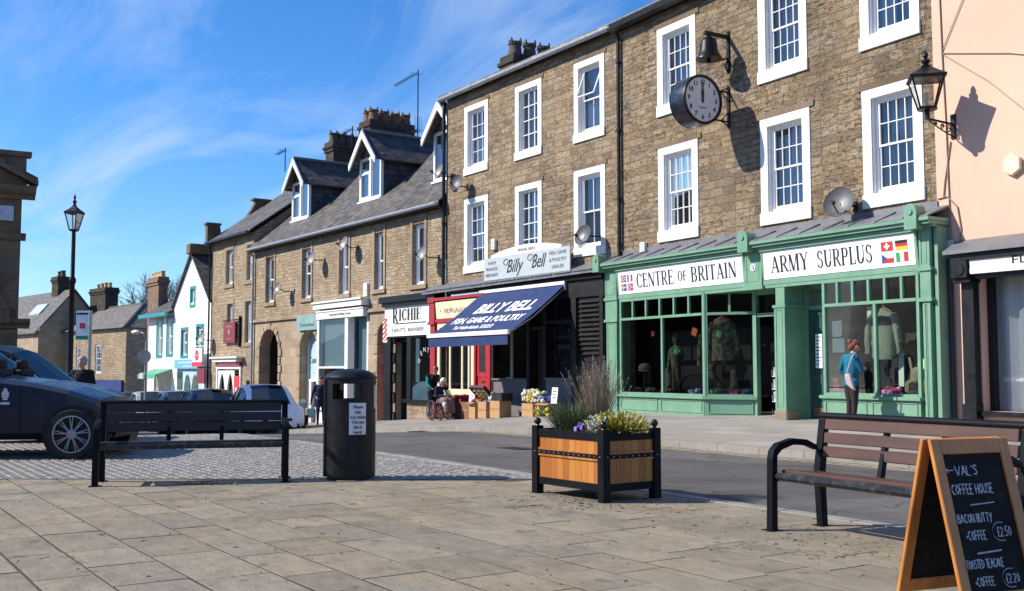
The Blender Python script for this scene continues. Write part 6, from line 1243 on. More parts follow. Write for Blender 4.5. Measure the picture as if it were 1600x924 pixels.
# ================================================================== the square: benches, bin, planter, chalk board
BROWN = woodm("brown_slat", (.052, .018, .012), (.095, .038, .026), along=0, rough=.6)
def bench(loc, rz, label, L=1.82, brown=BROWN, sh=.082):
    t = thing("park_bench", label, "bench", loc, rz, None)
    def legs(x):
        b = MB(); w = .032
        prof = [(-.015, 0), (.045, 0), (.052, .50), (.055, .56), (.10, .60), (.22, .635), (.36, .625), (.47, .585), (.47, .625), (.36, .672), (.22, .685), (.07, .65), (.015, .60), (.0, .54)]
        b.prism(prof, x - w, x + w, fn=lambda a, e, d: (d, a, e)); f_ = b.build("leg", IRONB, t, bevel=.012, seg=2)
        b = MB(); prof = [(.50, 0), (.56, 0), (.545, .40), (.60, .83), (.545, .83), (.475, .42)]
        b.prism(prof, x - w, x + w, fn=lambda a, e, d: (d, a, e)); b.build("leg", IRONB, t, bevel=.010, seg=2)
        b = MB(); b.box(x - w * .8, x + w * .8, .04, .5, .365, .41); b.build("seat_bearer", IRONB, t, bevel=.008)
        b = MB(); b.box(x - .06, x + .06, -.04, .08, 0, .008); b.box(x - .06, x + .06, .47, .59, 0, .008); b.build("foot_plate", IRONB, t)
    legs(.035); legs(L - .035)
    b = MB(); b.tube([(.03, .045, .405), (L - .03, .045, .405)], .032, 10); b.build("seat_rail", mat("worn_black_tube", (.011, .011, .014), .35, .2, var=.2, dirt=.55, dcol=(.16, .15, .14), vs=4), t)
    b = MB()
    for i in range(4): y = .085 + i * .098; z = .425 - .008 * i; b.box(.07, L - .07, y, y + .088, z, z + .028)
    b.build("seat", brown, t, bevel=.006)
    for x in (L * .36, L * .64): b = MB(); b.prism([(.45, .37), (.50, .36), (.60, .80), (.565, .80)], x - .022, x + .022, fn=lambda a, e, d: (d, a, e)); b.build("back_support", IRONB, t, bevel=.005)
    b = MB()
    for k in range(3):
        z = .535 + k * .105; y = .478 + (z - .42) * .12 + .01; b.hexa([(.075, y, z), (L - .075, y, z), (L - .075, y + .028, z), (.075, y + .028, z), (.075, y + .012, z + sh), (L - .075, y + .012, z + sh), (L - .075, y + .04, z + sh), (.075, y + .04, z + sh)])
    b.build("backrest", brown, t, bevel=.006)
    b = MB(); b.tube([(-.0, .572, .845), (L, .572, .845)], .030, 12); b.build("top_rail", IRONB, t, smooth=50)
    return t
bench((-5.58, 6.07, 0), R(-5), "brown slatted bench with black iron frame behind the chalk board")
bench((-11.52, 2.50, 0), R(70), "shaded brown bench beside the litter bin with its back to the parked cars", 2.0, woodm("shaded_slat", (.022, .010, .008), (.045, .022, .016), along=0, rough=.6), .098)  # same brown slats, with shade put into their colour
# litter bin
lb = thing("litter_bin", "black round litter bin with domed lid and a white dog waste notice", "litter bin", (-10.83, 5.10, 0), math.atan2(RT.y, RT.x))
BINM = mat("black_plastic", (.005, .0055, .007), .4, 0, .3, var=.3, vs=4, dirt=.4, dcol=(.03, .03, .03))
def shell(b, r, z0, z1, a0, a1, th, n=40):
    k = max(2, int(n * (a1 - a0) / 360)); 
    for i in range(k):
        p, q = R(a0 + (a1 - a0) * i / k), R(a0 + (a1 - a0) * (i + 1) / k); c = lambda rr, a, z: (rr * math.cos(a), rr * math.sin(a), z)
        b.hexa([c(r, p, z0), c(r, q, z0), c(r - th, q, z0), c(r - th, p, z0), c(r, p, z1), c(r, q, z1), c(r - th, q, z1), c(r - th, p, z1)])
b = MB(); r_ = .278; shell(b, r_, .03, .885, 0, 360, .02); shell(b, r_, 1.055, 1.11, 0, 360, .02)
for a0, a1 in ((-58, 52), (128, 232)): shell(b, r_, .885, 1.055, a0, a1, .02)
b.lathe([(.255, 0), (.255, .03), (.2, .03)], n=40); b.lathe([(r_ + .008, 1.105), (r_ + .012, 1.125), (r_ * .93, 1.165), (r_ * .7, 1.198), (r_ * .3, 1.218), (.003, 1.222)], n=40); b.lathe([(r_ - .022, .80), (r_ - .022, .82), (.01, .82)], n=40)
b.build("body", BINM, lb, smooth=40)
b = MB(); b.cyl((-.265, -.1, .03), (-.265, -.1, 1.1), .022, n=8); b.build("hinge_strip", BINM, lb)
b = MB(); b.hexa([(.02, -.31, .50), (.225, -.20, .50), (.225, -.195, .50), (.02, -.303, .50), (.02, -.31, .83), (.225, -.20, .83), (.225, -.195, .83), (.02, -.303, .83)]); b.v = [(x - .012, y + .02, z) for x, y, z in b.v]
# curved notice plate following the body
b = MB(); A0, A1 = -85, -46; shell(b, r_ + .006, .50, .845, A0, A1, .005, 60); nt = b.build("notice", mat("notice_white", (.72, .73, .76), .45, var=.04), lb, smooth=30)
am = R((A0 + A1) / 2)
for k, t_ in enumerate(("Please", "bag", "dog waste", "You can", "bin it", "here!")):
    sans(t_, .033, None, parent=nt, M=Matrix.Translation(((r_ + .012) * math.cos(am), (r_ + .012) * math.sin(am), .80 - k * .055)) @ Matrix.Rotation(am + math.pi / 2, 4, 'Z') @ Matrix.Rotation(R(90), 4, 'X'), mt=INKG, bold=.001)
b = MB(); shell(b, r_ + .005, .78, 1.04, -17, -1, .004, 80); ls = b.build("side_label", mat("pale_label", (.5, .53, .55), .45, var=.05), lb)

# planter
PLX, PLY = 1.08, .72
CEDAR = mat("cedar", (.50, .215, .05), .5); 
m, n, l, p = newmat("cedar_boards"); uv = n.new('ShaderNodeTexCoord').outputs['UV']; b_ = n.new('ShaderNodeTexBrick'); l.new(uv, b_.inputs['Vector']); b_.offset = 0; b_.inputs['Color1'].default_value = (0, 0, 0, 1); b_.inputs['Color2'].default_value = (1, 1, 1, 1); b_.inputs['Mortar'].default_value = (0, 0, 0, 1)
b_.inputs['Scale'].default_value = 1; b_.inputs['Brick Width'].default_value = .092; b_.inputs['Row Height'].default_value = 4; b_.inputs['Mortar Size'].default_value = .0018
mp = n.new('ShaderNodeMapping'); mp.inputs['Scale'].default_value = (28, 1.6, 1); l.new(uv, mp.inputs[0])
f = mth(n, l, 'ADD', mth(n, l, 'MULTIPLY', b_.outputs['Color'], .55), mth(n, l, 'MULTIPLY', noise(n, l, mp.outputs[0], 1.5, 6, .6), .5)); r = ramp(n, [(.15, (.26, .08, .011)), (.5, (.41, .145, .021)), (.85, (.50, .21, .042))]); l.new(f, r.inputs[0])
l.new(mixc(n, l, r.outputs[0], (.08, .03, .01), b_.outputs['Fac']), p.inputs['Base Color']); p.inputs['Roughness'].default_value = .45; bumpn(n, l, mth(n, l, 'MULTIPLY', b_.outputs['Fac'], -1), .5, .004, p); CEDAR = m
PB_ = (-8.58, 6.0, 0)
pt = thing("planter", "black framed cedar planter with ball finials full of plants", "planter", PB_, R(2))
pw_ = .085
for x in (0, PLX - pw_):
    for y in (0, PLY - pw_):
        b = MB(); b.box(x, x + pw_, y, y + pw_, 0, .66); po_ = b.build("post", IRONB, pt, bevel=.006, seg=2)
        b = MB(); cx2, cy2 = x + pw_ / 2, y + pw_ / 2; b.lathe([(.022, .655), (.014, .672)], (cx2, cy2, 0), 10); b.ball((cx2, cy2, .704), .036, n=18); b.build("finial", mat("oxide_black_ball", (.018, .012, .012), .3, .3, var=.2), po_, smooth=60)
b = MB()
for z0, z1, o_ in ((.555, .63, .014), (.395, .43, .004), (.095, .165, .018)):
    b.box(pw_, PLX - pw_, o_, o_ + .03, z0, z1); b.box(pw_, PLX - pw_, PLY - o_ - .03, PLY - o_, z0, z1); b.box(o_, o_ + .03, pw_, PLY - pw_, z0, z1); b.box(PLX - o_ - .03, PLX - o_, pw_, PLY - pw_, z0, z1)
b.build("rail", IRONB, pt, bevel=.003)
b = MB(); o_ = .022
for z0, z1 in ((.13, .56),):
    b.box(pw_ - .01, PLX - pw_ + .01, o_ + .006, o_ + .03, z0, z1); b.box(pw_ - .01, PLX - pw_ + .01, PLY - o_ - .03, PLY - o_ - .006, z0, z1); b.box(o_ + .006, o_ + .03, pw_ - .01, PLY - pw_ + .01, z0, z1); b.box(PLX - o_ - .03, PLX - o_ - .006, pw_ - .01, PLY - pw_ + .01, z0, z1)
for z in (.372, .432): b.box(pw_, PLX - pw_, .012, .03, z, z + .02); b.box(PLX - .03, PLX - .012, pw_, PLY - pw_, z, z + .02); b.box(.012, .03, pw_, PLY - pw_, z, z + .02)
b.build("panel", CEDAR, pt)
b = MB()
for i in range(14): x = .05 + i * (PLX - .1) / 13; b.ball((x, (.0 if i in (0, 13) else .003), .412), .0085, n=6)
for i in range(9): y = .05 + i * (PLY - .1) / 8; b.ball((PLX - (.0 if i in (0, 8) else .003), y, .412), .0085, n=6)
b.build("stud", STEEL, pt)
b = MB(); b.box(.04, PLX - .04, .04, PLY - .04, .5, .585); b.build("soil", mat("potting_soil", (.035, .025, .018), .95, var=.4, vs=20, bump=.8), pt)
# plants, each its own thing
def leafmat(name, c1, c2, sc=30, trans=.3):
    m, n, l, p = newmat(name); r = ramp(n, [(.3, c1), (.7, c2)]); l.new(noise(n, l, n.new('ShaderNodeTexCoord').outputs['Object'], sc, 3), r.inputs[0]); l.new(r.outputs[0], p.inputs['Base Color']); p.inputs['Roughness'].default_value = .6
    return m
def blade(b, p0, d, L, w, droop, seg=4):
    p = Vector(p0); d = Vector(d).normalized(); s = d.cross(Vector((0, 0, 1))); s = s.normalized() if s.length > .01 else Vector((1, 0, 0)); s = (Matrix.Rotation(rnd.uniform(-1.2, 1.2), 3, d) @ s); vs = []
    for i in range(seg + 1):
        k = w * (1 - i / seg) ** .7 / 2; vs += [tuple(p - s * k), tuple(p + s * k)]; p = p + d * (L / seg); d = (d + Vector((0, 0, -droop / seg))).normalized()
    b.add(vs, [(2 * i, 2 * i + 1, 2 * i + 3, 2 * i + 2) for i in range(seg)])
def ploc(u, v, z=.585): return Vector(PB_) + Matrix.Rotation(R(2), 3, 'Z') @ Vector((u, v, z))
gr = thing("ornamental_grass", "tall dry feathery grass rising from the planter's left half", "grass plant", ploc(.50, .42))
b, b2 = MB(), MB()
for i in range(300):
    a = rnd.uniform(0, 6.28); q = rnd.uniform(0, .09) ; sp = abs(rnd.gauss(0, .22)); blade(b, (q * math.cos(a), q * math.sin(a), 0), (sp * math.cos(a), sp * math.sin(a), 1), rnd.uniform(.40, .72), .006, rnd.uniform(.02, .28), 4)
for i in range(150):
    a = rnd.uniform(0, 6.28); sp = abs(rnd.gauss(0, .26)); L = rnd.uniform(.40, .76); d = Vector((sp * math.cos(a), sp * math.sin(a), 1)).normalized(); p0 = Vector((.06 * math.cos(a), .06 * math.sin(a), 0)); p1 = p0 + d * L
    b.cyl(p0, p1, .002, .0015, 3, cap=False)
    for k in range(11):
        q = p1 - d * k * .015; blade(b2, q, (d.x + rnd.uniform(-.5, .5), d.y + rnd.uniform(-.5, .5), d.z), rnd.uniform(.015, .03), .007, .3, 2)
b.build("stems", leafmat("straw_stems", (.20, .15, .09), (.36, .29, .20), 40), gr); b2.build("seed_heads", leafmat("seed_heads", (.26, .19, .15), (.42, .33, .28), 60), gr)
bu = thing("bush", "spiky dark green bush at the planter's left front", "plant", ploc(.34, .28))
b = MB()
for i in range(1100):
    a = rnd.uniform(0, 6.28); q = rnd.uniform(0, .24); sp = rnd.uniform(.1, 1.1); blade(b, (q * math.cos(a) * 1.05, q * math.sin(a) * .7, rnd.uniform(0, .06)), (sp * math.cos(a), sp * math.sin(a) * .9, 1), rnd.uniform(.16, .36), .008, rnd.uniform(.1, .6), 3)
b.build("leaves", leafmat("dark_spiky_leaf", (.035, .06, .018), (.10, .13, .045), 25), bu)
ys_ = thing("shrub", "yellow green feathery shrub filling the planter's right end", "plant", ploc(.86, .38))
b = MB(); b2 = MB()
for i in range(210):
    a = rnd.uniform(0, 6.28); e = math.acos(rnd.uniform(.1, 1)); d = Vector((math.sin(e) * math.cos(a), math.sin(e) * math.sin(a), math.cos(e))); p0 = Vector((d.x * .08, d.y * .07, .0)); L = rnd.uniform(.17, .27) * (1.1 - .3 * d.z)
    for k in range(9):
        q = p0 + Vector((d.x * L * k / 8 * 1.15, d.y * L * k / 8, d.z * L * k / 8 + .02))
        for j in range(3): blade(b2 if (k > 6 and i % 3 == 0) else b, q, (d.x + rnd.uniform(-.8, .8), d.y + rnd.uniform(-.8, .8), d.z + rnd.uniform(-.2, .8)), rnd.uniform(.025, .045), .013, .2, 2)
for i in range(14): b2.ball((rnd.uniform(-.24, -.10), rnd.uniform(-.1, .05), rnd.uniform(.1, .2)), .014, n=6, jit=.3)
b.build("leaves", leafmat("lime_leaf", (.13, .15, .02), (.34, .32, .05), 28), ys_); b2.build("blossom", leafmat("yellow_blossom", (.55, .42, .03), (.75, .6, .06), 30), ys_)
sv_ = thing("silver_plant", "silvery white lacy foliage plant at the planter's front corner", "plant", ploc(.76, .17))
b = MB()
for i in range(70):
    a = rnd.uniform(0, 6.28); sp = rnd.uniform(.1, .9); d = Vector((sp * math.cos(a), sp * math.sin(a), 1)).normalized(); p0 = Vector((rnd.uniform(-.05, .05), rnd.uniform(-.04, .04), 0)); L = rnd.uniform(.08, .19)
    for k in range(6):
        q = p0 + d * L * k / 5
        for s in (-1, 1): blade(b, q, (d.x + s * rnd.uniform(.4, 1.), d.y + rnd.uniform(-.6, .6), d.z * .8), rnd.uniform(.025, .045), .012, .3, 2)
b.build("leaves", leafmat("silver_leaf", (.42, .44, .43), (.66, .68, .66), 30), sv_)
for k, (u, v) in enumerate(((.58, .085), (.635, .12), (.555, .15))):
    pa = thing("pansy", "purple pansies between the green bush and the silver plant", "flower", ploc(u, v, .59 + .018 * k), rnd.uniform(-.6, .6), "purple pansies in the planter"); b = MB()
    for i in range(5): a = i * 1.257 - .3; b.lathe([(.004, 0), (.02, .003), (.018, .006), (.002, .004)], (.016 * math.cos(a), -.005 + .004 * i, .05 + .016 * math.sin(a)), 8, 0, (.1 * math.cos(a) + .3, -1, .35))
    b.build("petals", leafmat("purple_petal", (.10, .03, .28), (.22, .10, .50), 60), pa)
    b = MB()
    for i in range(14): a = rnd.uniform(0, 6.28); blade(b, (0, 0, 0), (math.cos(a), math.sin(a), .6), rnd.uniform(.03, .06), .02, .3, 2)
    b.build("leaves", bpy.data.materials["dark_spiky_leaf"], pa)
# chalk board
CH = (-3.136, 4.517, 0)
al = R(68); sdir_ = (RT * math.cos(al) - F0 * math.sin(al)); wdir = (RT * math.sin(al) + F0 * math.cos(al))
cb = thing("chalk_board", "orange wood framed A-board with coffee house prices chalked on black", "chalk board", CH, math.atan2(wdir.y, wdir.x))
ORW = woodm("orange_wood", (.40, .135, .025), (.58, .23, .05), along=2, rough=.4)
cb_w, cb_h, spr = .495, .865, .215
def tilted(s):
    a = math.atan2(spr, cb_h) * s; return Matrix.Translation((0, -s * .012, cb_h)) @ Matrix.Rotation(-a, 4, 'X') @ Matrix.Translation((0, 0, -math.hypot(cb_h, spr)))
LL = math.hypot(cb_h, spr); CHK = mat("chalk_black", (.009, .008, .008), .7, spec=.15, var=.35, vs=6, dirt=.35, dcol=(.05, .05, .055))
for s in (1, -1):
    M = tilted(s); f = MB(); th = .022; y0, y1 = (-th, 0) if s == 1 else (0, th)
    for x0, x1 in ((0, .062), (cb_w - .062, cb_w)): f.box(x0, x1, y0, y1, 0, LL, 0, M)
    f.box(.062, cb_w - .062, y0 + .001, y1 - .001, LL - .075, LL, 0, M); f.box(.062, cb_w - .062, y0 + .001, y1 - .001, .10, .165, 0, M)
    fr_ = f.build("frame", ORW, cb, bevel=.004)
    g = MB(); g.box(.055, cb_w - .055, y0 + .010, y0 + .014, .15, LL - .07, 0, M); pn = g.build("slate", CHK, fr_)
    if s == 1:
        cbm = MB(); fn = lambda a, e, q=0: tuple(M @ Vector((a * .9, y0 + .0085 - q, LL - .075 - (LL - .075 - e) * .9)))
        H_ = LL - .075
        hand(cbm, "VAL'S", .135, H_ - .115, .052, fn, .0075, .15, .95); cbm.poly([fn(.072, H_ - .083), fn(.125, H_ - .083), fn(.125, H_ - .089), fn(.072, H_ - .089)]); cbm.poly([fn(.068, H_ - .086), fn(.088, H_ - .072), fn(.090, H_ - .078)]); cbm.poly([fn(.068, H_ - .086), fn(.090, H_ - .094), fn(.088, H_ - .100)])
        hand(cbm, "COFFEE HOUSE", .085, H_ - .215, .052, fn, .007, .13, .72); cbm.poly([fn(.19, H_ - .27), fn(.36, H_ - .262), fn(.36, H_ - .268), fn(.19, H_ - .277)])
        hand(cbm, "BACON BUTTY", .085, H_ - .365, .046, fn, .0065, .12, .72); hand(cbm, "+COFFEE", .115, H_ - .455, .046, fn, .0065, .12, .7); hand(cbm, "£2.50", .335, H_ - .445, .048, fn, .006, .12, .8)
        cbm.poly([fn(.17, H_ - .52), fn(.34, H_ - .512), fn(.34, H_ - .52), fn(.17, H_ - .53)]); hand(cbm, "TOASTED TEACAKE", .075, H_ - .60, .044, fn, .0062, .10, .60); hand(cbm, "+COFFEE", .11, H_ - .69, .044, fn, .0062, .12, .7); hand(cbm, "£2.20", .325, H_ - .685, .046, fn, .006, .12, .8)
        for zc in (H_ - .42, H_ - .66):
            P_ = [(.36 + .055 * math.cos(R(a)) * (1.9 if math.cos(R(a)) > 0 else 1), zc + .048 * math.sin(R(a))) for a in range(75, 300, 15)]
            for (a, e), (c, d) in zip(P_, P_[1:]): cbm.poly([fn(a, e - .002), fn(a, e + .002), fn(c, d + .002), fn(c, d - .002)])
        cbm.build("chalk_lettering", mat("chalk", (.38, .39, .42), .9, var=.5, vs=90), pn)
# weeds in the joint by the bench
wd = thing("weed", "small tuft of weeds at the paving edge under the shaded bench", "weed", (-11.05, 3.55, 0)); b = MB()
for i in range(90): a = rnd.uniform(0, 6.28); q = rnd.gauss(0, .16); blade(b, (RT.x * q, RT.y * q, -.005), (math.cos(a) * .8, math.sin(a) * .8, rnd.uniform(.3, 1)), rnd.uniform(.03, .085), .012, .4, 3)
b.build("leaves", leafmat("weed_leaf", (.06, .075, .02), (.15, .14, .05), 40), wd)

# grit, leaf bits and stalks blown about the paving
b = MB()
for i in range(1500):
    k = rnd.random()
    if k < .4: x, y = rnd.gauss(-7.6, .55), rnd.gauss(6.1, .45)
    elif k < .55: x, y = rnd.gauss(-5.0, .6), rnd.gauss(5.9, .35)
    else: x, y = rnd.uniform(-12, -2.5), rnd.uniform(.5, 6.9)
    if y > 6.9 or x < xedge(y) + .05: continue
    r_ = rnd.uniform(.003, .009); a = rnd.uniform(0, 6.28); L = r_ * rnd.choice([1, 1, 1.5, 4]); ca, sa = math.cos(a), math.sin(a); z = rnd.uniform(.004, .010)
    b.add([(x + ca * L, y + sa * L, .001), (x - sa * r_, y + ca * r_, z), (x - ca * L, y - sa * L, .001), (x + sa * r_, y - ca * r_, .001)], [(0, 1, 2), (0, 2, 3), (0, 3, 1), (1, 3, 2)])
o = b.build("grit", mat("grit_bits", (.085, .065, .045), .9, var=.6, vs=3)); o['kind'] = 'stuff'
# ================================================================== people
def capsule(p0, r0, p1, r1, n=14, flat=None):
    """Closed tapered capsule; flat=(axis, factor) squashes it across a world axis."""
    p0, p1 = Vector(p0), Vector(p1); d = p1 - p0; L = d.length or 1e-4; d = d / L if L > 1e-4 else Vector((0, 0, 1))
    prof = [(max(.0008, r0 * math.cos(a)), r0 * math.sin(a)) for a in [R(q) for q in (-88, -60, -30, 0)]] + [(max(.0008, r1 * math.cos(a)), L + r1 * math.sin(a)) for a in [R(q) for q in (0, 30, 60, 88)]]
    b = MB(); b.lathe(prof, p0, n, 0, tuple(d))
    if flat:
        c = (p0 + p1) / 2; ax_, k = flat; vs = []
        for v in b.v: v = list(v); v[ax_] = c[ax_] + (v[ax_] - c[ax_]) * k; vs.append(tuple(v))
        b.v = vs
    return b
def fuse(name, caps, mats, parent, voxel=.013, smooth=4):
    """One continuous body: capsules united by a voxel remesh, each face coloured after the limb it lies on."""
    b = MB()
    for c in caps: q = capsule(*c[:4], flat=c[5] if len(c) > 5 else None); b.add(q.v, q.f)
    me = bpy.data.meshes.new(name); me.from_pydata(b.v, [], b.f); o = bpy.data.objects.new(name, me); COL.objects.link(o)
    m1 = o.modifiers.new('r', 'REMESH'); m1.mode = 'VOXEL'; m1.voxel_size = voxel
    m2 = o.modifiers.new('s', 'SMOOTH'); m2.factor = .5; m2.iterations = smooth
    me2 = bpy.data.meshes.new_from_object(o.evaluated_get(bpy.context.evaluated_depsgraph_get())); bpy.data.objects.remove(o)
    me2.materials.clear(); ids = {}
    for m_ in mats.values(): me2.materials.append(m_)
    for i, k in enumerate(mats): ids[k] = i
    C = np.empty(len(me2.polygons) * 3); me2.polygons.foreach_get('center', C); C = C.reshape(-1, 3); best = np.full(len(C), 1e9); mi = np.zeros(len(C), int)
    for c in caps:
        p0, p1 = np.array(c[0], float), np.array(c[2], float); d = p1 - p0; t = np.clip(((C - p0) @ d) / max(d @ d, 1e-9), 0, 1); q = p0 + t[:, None] * d; dv = C - q
        if len(c) > 5: dv = dv.copy(); dv[:, c[5][0]] /= c[5][1]
        e = np.linalg.norm(dv, axis=1) - (c[1] + (c[3] - c[1]) * t); s = e < best; best[s] = e[s]; mi[s] = ids[c[4]]
    me2.polygons.foreach_set('material_index', mi); me2.polygons.foreach_set('use_smooth', np.ones(len(C), bool)); me2.name = name
    ob = bpy.data.objects.new(name, me2); COL.objects.link(ob); ob.parent = parent; return ob
def V(*a): return Vector(a)
HAIRS = {}
def handcaps(w, p, kind='skin', curl=.5, side=1):
    """Palm and five bent fingers continuing from wrist w through palm centre p."""
    w, p = Vector(w), Vector(p); d = (p - w).normalized(); s = d.cross(V(0, 1, 0)); s = s.normalized() if s.length > .1 else V(1, 0, 0); n_ = s.cross(d).normalized(); L = .085
    e = w + d * L; out = [(w, .026, e, .030, kind, )]
    for i in range(4):
        k = (i - 1.5) * .019; l1 = (.045, .05, .047, .038)[i]; q0 = e + n_ * k * 1.0; q1 = q0 + d * l1 * .8 + s * side * .01 * curl; q2 = q1 + (d * (1 - curl) + s * side * curl).normalized() * l1 * .8
        out += [(e + n_ * k * .7 - d * .02, .0125, q1, .0105, kind), (q1, .0105, q2, .009, kind)]
    t0 = w + d * .03 + n_ * .02; t1 = t0 + (d + n_ * .9).normalized() * .045; out += [(t0, .013, t1, .011, kind), (t1, .011, t1 + (d + n_ * .2).normalized() * .03, .009, kind)]
    return out
def person(label, loc, rz, H, J, mats, hair, hair_col, group=None, extra=None, coat=0., glove=None, face=True, shoe='shoe', voxel=.012):
    """J: joints in metres for a 1.7 m figure facing -y. One fused body; hair is a child."""
    k = H / 1.7; t = thing("person", label, "person", loc, rz, group); j = {a: Vector(v) * k for a, v in J.items()}
    q = lambda a: a * k; C = []
    def add(a, ra, c, rc, kind, flat=None): C.append((j[a] if isinstance(a, str) else a, q(ra), j[c] if isinstance(c, str) else c, q(rc), kind) + ((flat,) if flat else ()))
    add('pelvis', .15, 'waist', .135, 'top' if coat else 'leg', (1, .78)); add('waist', .142 + coat, 'chest', .165 + coat * .6, 'top', (1, .76))
    add('shl', .075, 'shr', .075, 'top'); add('chest', .13, 'neckb', .07, 'top', (1, .85)); add('neckb', .058, 'headb', .052, 'skin')
    for s in 'lr':
        add('chest', .10, 'sh' + s, .072, 'top'); add('sh' + s, .066, 'el' + s, .050, 'sleeve' if 'sleeve' in mats else 'top'); add('el' + s, .049, 'wr' + s, .037, 'sleeve' if 'sleeve' in mats else 'top')
        C.extend([(a, r0 * k, c, r1 * k, kd) for a, r0, c, r1, kd in handcaps(j['wr' + s], j['wr' + s] + (j['ha' + s] - j['wr' + s]), glove or 'skin', .55, 1 if s == 'l' else -1)])
        add('hp' + s, .105, 'kn' + s, .066, 'leg'); add('kn' + s, .065, 'an' + s, .043, 'leg'); add('an' + s, .045, 'to' + s, .038, shoe); add(j['an' + s] + V(0, 0, -.02) * k - (j['to' + s] - j['an' + s]) * .25, .036, 'an' + s, .045, shoe)
        add('pelvis', .12, 'hp' + s, .11, 'top' if coat > .02 else 'leg')
    up = (j['headt'] - j['headb']).normalized(); f_ = Vector(J.get('face', (0, -1, 0))).normalized(); f_ = (f_ - up * f_.dot(up)).normalized(); sd = up.cross(f_).normalized(); hb = j['headb']
    hc = hb + up * q(.105); C.append((hc - up * q(.02) + f_ * q(.01), q(.082), hc + up * q(.035) - f_ * q(.012), q(.088), 'skin')); C.append((hc - up * q(.075) + f_ * q(.028), q(.045), hc - up * q(.02) + f_ * q(.03), q(.062), 'skin'))
    C.append((hc - up * q(.005) + f_ * q(.09), q(.010), hc - up * q(.035) + f_ * q(.105), q(.014), 'skin'))
    for s in (-1, 1): C.append((hc + sd * s * q(.088) - up * q(.02), q(.012), hc + sd * s * q(.09) + up * q(.012), q(.017), 'skin'))
    if extra: C.extend(extra(j, k))
    body = fuse("body", C, mats, t, voxel)
    hb_ = [(hc + a[0] * sd * k + a[1] * f_ * k + a[2] * up * k, a[3] * k, hc + a[4] * sd * k + a[5] * f_ * k + a[6] * up * k, a[7] * k, 'hair') for a in hair]
    fuse("hair", hb_, {'hair': hair_col}, t, voxel, 2)
    if face:
        b = MB()
        for s in (-1, 1): b.ball(tuple(hc + sd * s * q(.034) + f_ * q(.083) + up * q(.012)), q(.011), n=8)
        b.build("eyes", INK, t); b = MB(); a = hc - up * q(.062) + f_ * q(.079); b.cyl(a - sd * q(.022), a + sd * q(.022), q(.006), n=6); b.build("mouth", mat("lips", (.35, .12, .10), .5), t)
    return t
STAND = dict(pelvis=(0, 0, .93), waist=(0, 0, 1.08), chest=(0, 0, 1.28), neckb=(0, .01, 1.43), headb=(0, -.01, 1.51), headt=(0, -.02, 1.7), shl=(.18, .01, 1.38), shr=(-.18, .01, 1.38),
             ell=(.24, .03, 1.10), elr=(-.24, .03, 1.10), wrl=(.25, -.04, .86), wrr=(-.25, -.04, .86), hal=(.25, -.05, .78), har=(-.25, -.05, .78), hpl=(.09, 0, .88), hpr=(-.09, 0, .88),
             knl=(.10, -.02, .49), knr=(-.10, -.02, .49), anl=(.10, .03, .08), anr=(-.10, .03, .08), tol=(.12, -.13, .035), tor=(-.12, -.13, .035))
def cloth(n, c, r=.85, var=.12): return mat(n, c, r, var=var, vs=9, bump=.9, bs=16, spec=.2)
SHOE = mat("dark_shoe", (.02, .017, .015), .5)
SHORT = [(0, -.01, .045, .092, 0, -.03, .03, .094), (0, -.06, .03, .075, 0, -.075, -.03, .06)]
BOB = SHORT + [(.07, -.03, .02, .04, .08, -.03, -.07, .03), (-.07, -.03, .02, .04, -.08, -.03, -.07, .03), (0, -.07, .0, .07, 0, -.075, -.07, .06)]
# woman looking into the army shop window, back to us
J = dict(STAND); J.update(elr=(-.20, -.10, 1.13), wrr=(-.06, -.26, 1.14), har=(.0, -.31, 1.16), ell=(.31, .03, 1.14), wrl=(.20, -.10, .98), hal=(.14, -.16, .97), chest=(0, -.02, 1.28), neckb=(0, -.03, 1.43), headb=(-.02, -.06, 1.50), headt=(-.04, -.10, 1.69), face=(-.25, -1, -.25), anl=(.075, .03, .08), anr=(-.075, .03, .08), tol=(.09, -.13, .035), tor=(-.09, -.13, .035), knl=(.08, -.01, .49), knr=(-.08, -.01, .49))
wp = loc_of(J1, RZC, 8.3, -1.02, 0); zp = gpav(wp.x, wp.y)
person("woman in teal jacket and dark trousers looking into the army surplus window", (wp.x, wp.y, zp), RZC + R(180 - 14), 1.58, J, {'top': cloth("teal_fleece", (.012, .13, .21)), 'skin': SKIN, 'leg': cloth("dark_trousers", (.035, .026, .028)), 'shoe': SHOE},
       SHORT + [(0, -.10, .05, .045, 0, -.125, .075, .05)], mat("auburn_hair", (.16, .045, .018), .6, var=.3, vs=20), coat=.028)
hbg = thing("shoulder_bag", "pale pink cloth bag slung on the back of the woman in teal", "bag", (wp.x, wp.y, zp), RZC + R(0)); b = MB(); b.hexa([(.10, -.27, .80), (.27, -.25, .68), (.28, -.18, .68), (.12, -.19, .80), (.06, -.26, .98), (.17, -.26, 1.0), (.18, -.20, 1.0), (.07, -.19, .98)]); b.build("bag_body", cloth("pink_cloth", (.42, .34, .34)), hbg, bevel=.03, seg=3, smooth=60)
b = MB(); b.tube([(.10, -.23, .99), (.14, -.20, 1.16), (.17, -.16, 1.30), (.15, -.05, 1.37), (.16, .06, 1.28)], .013, 6); b.build("strap", cloth("pink_strap", (.42, .33, .34)), hbg)
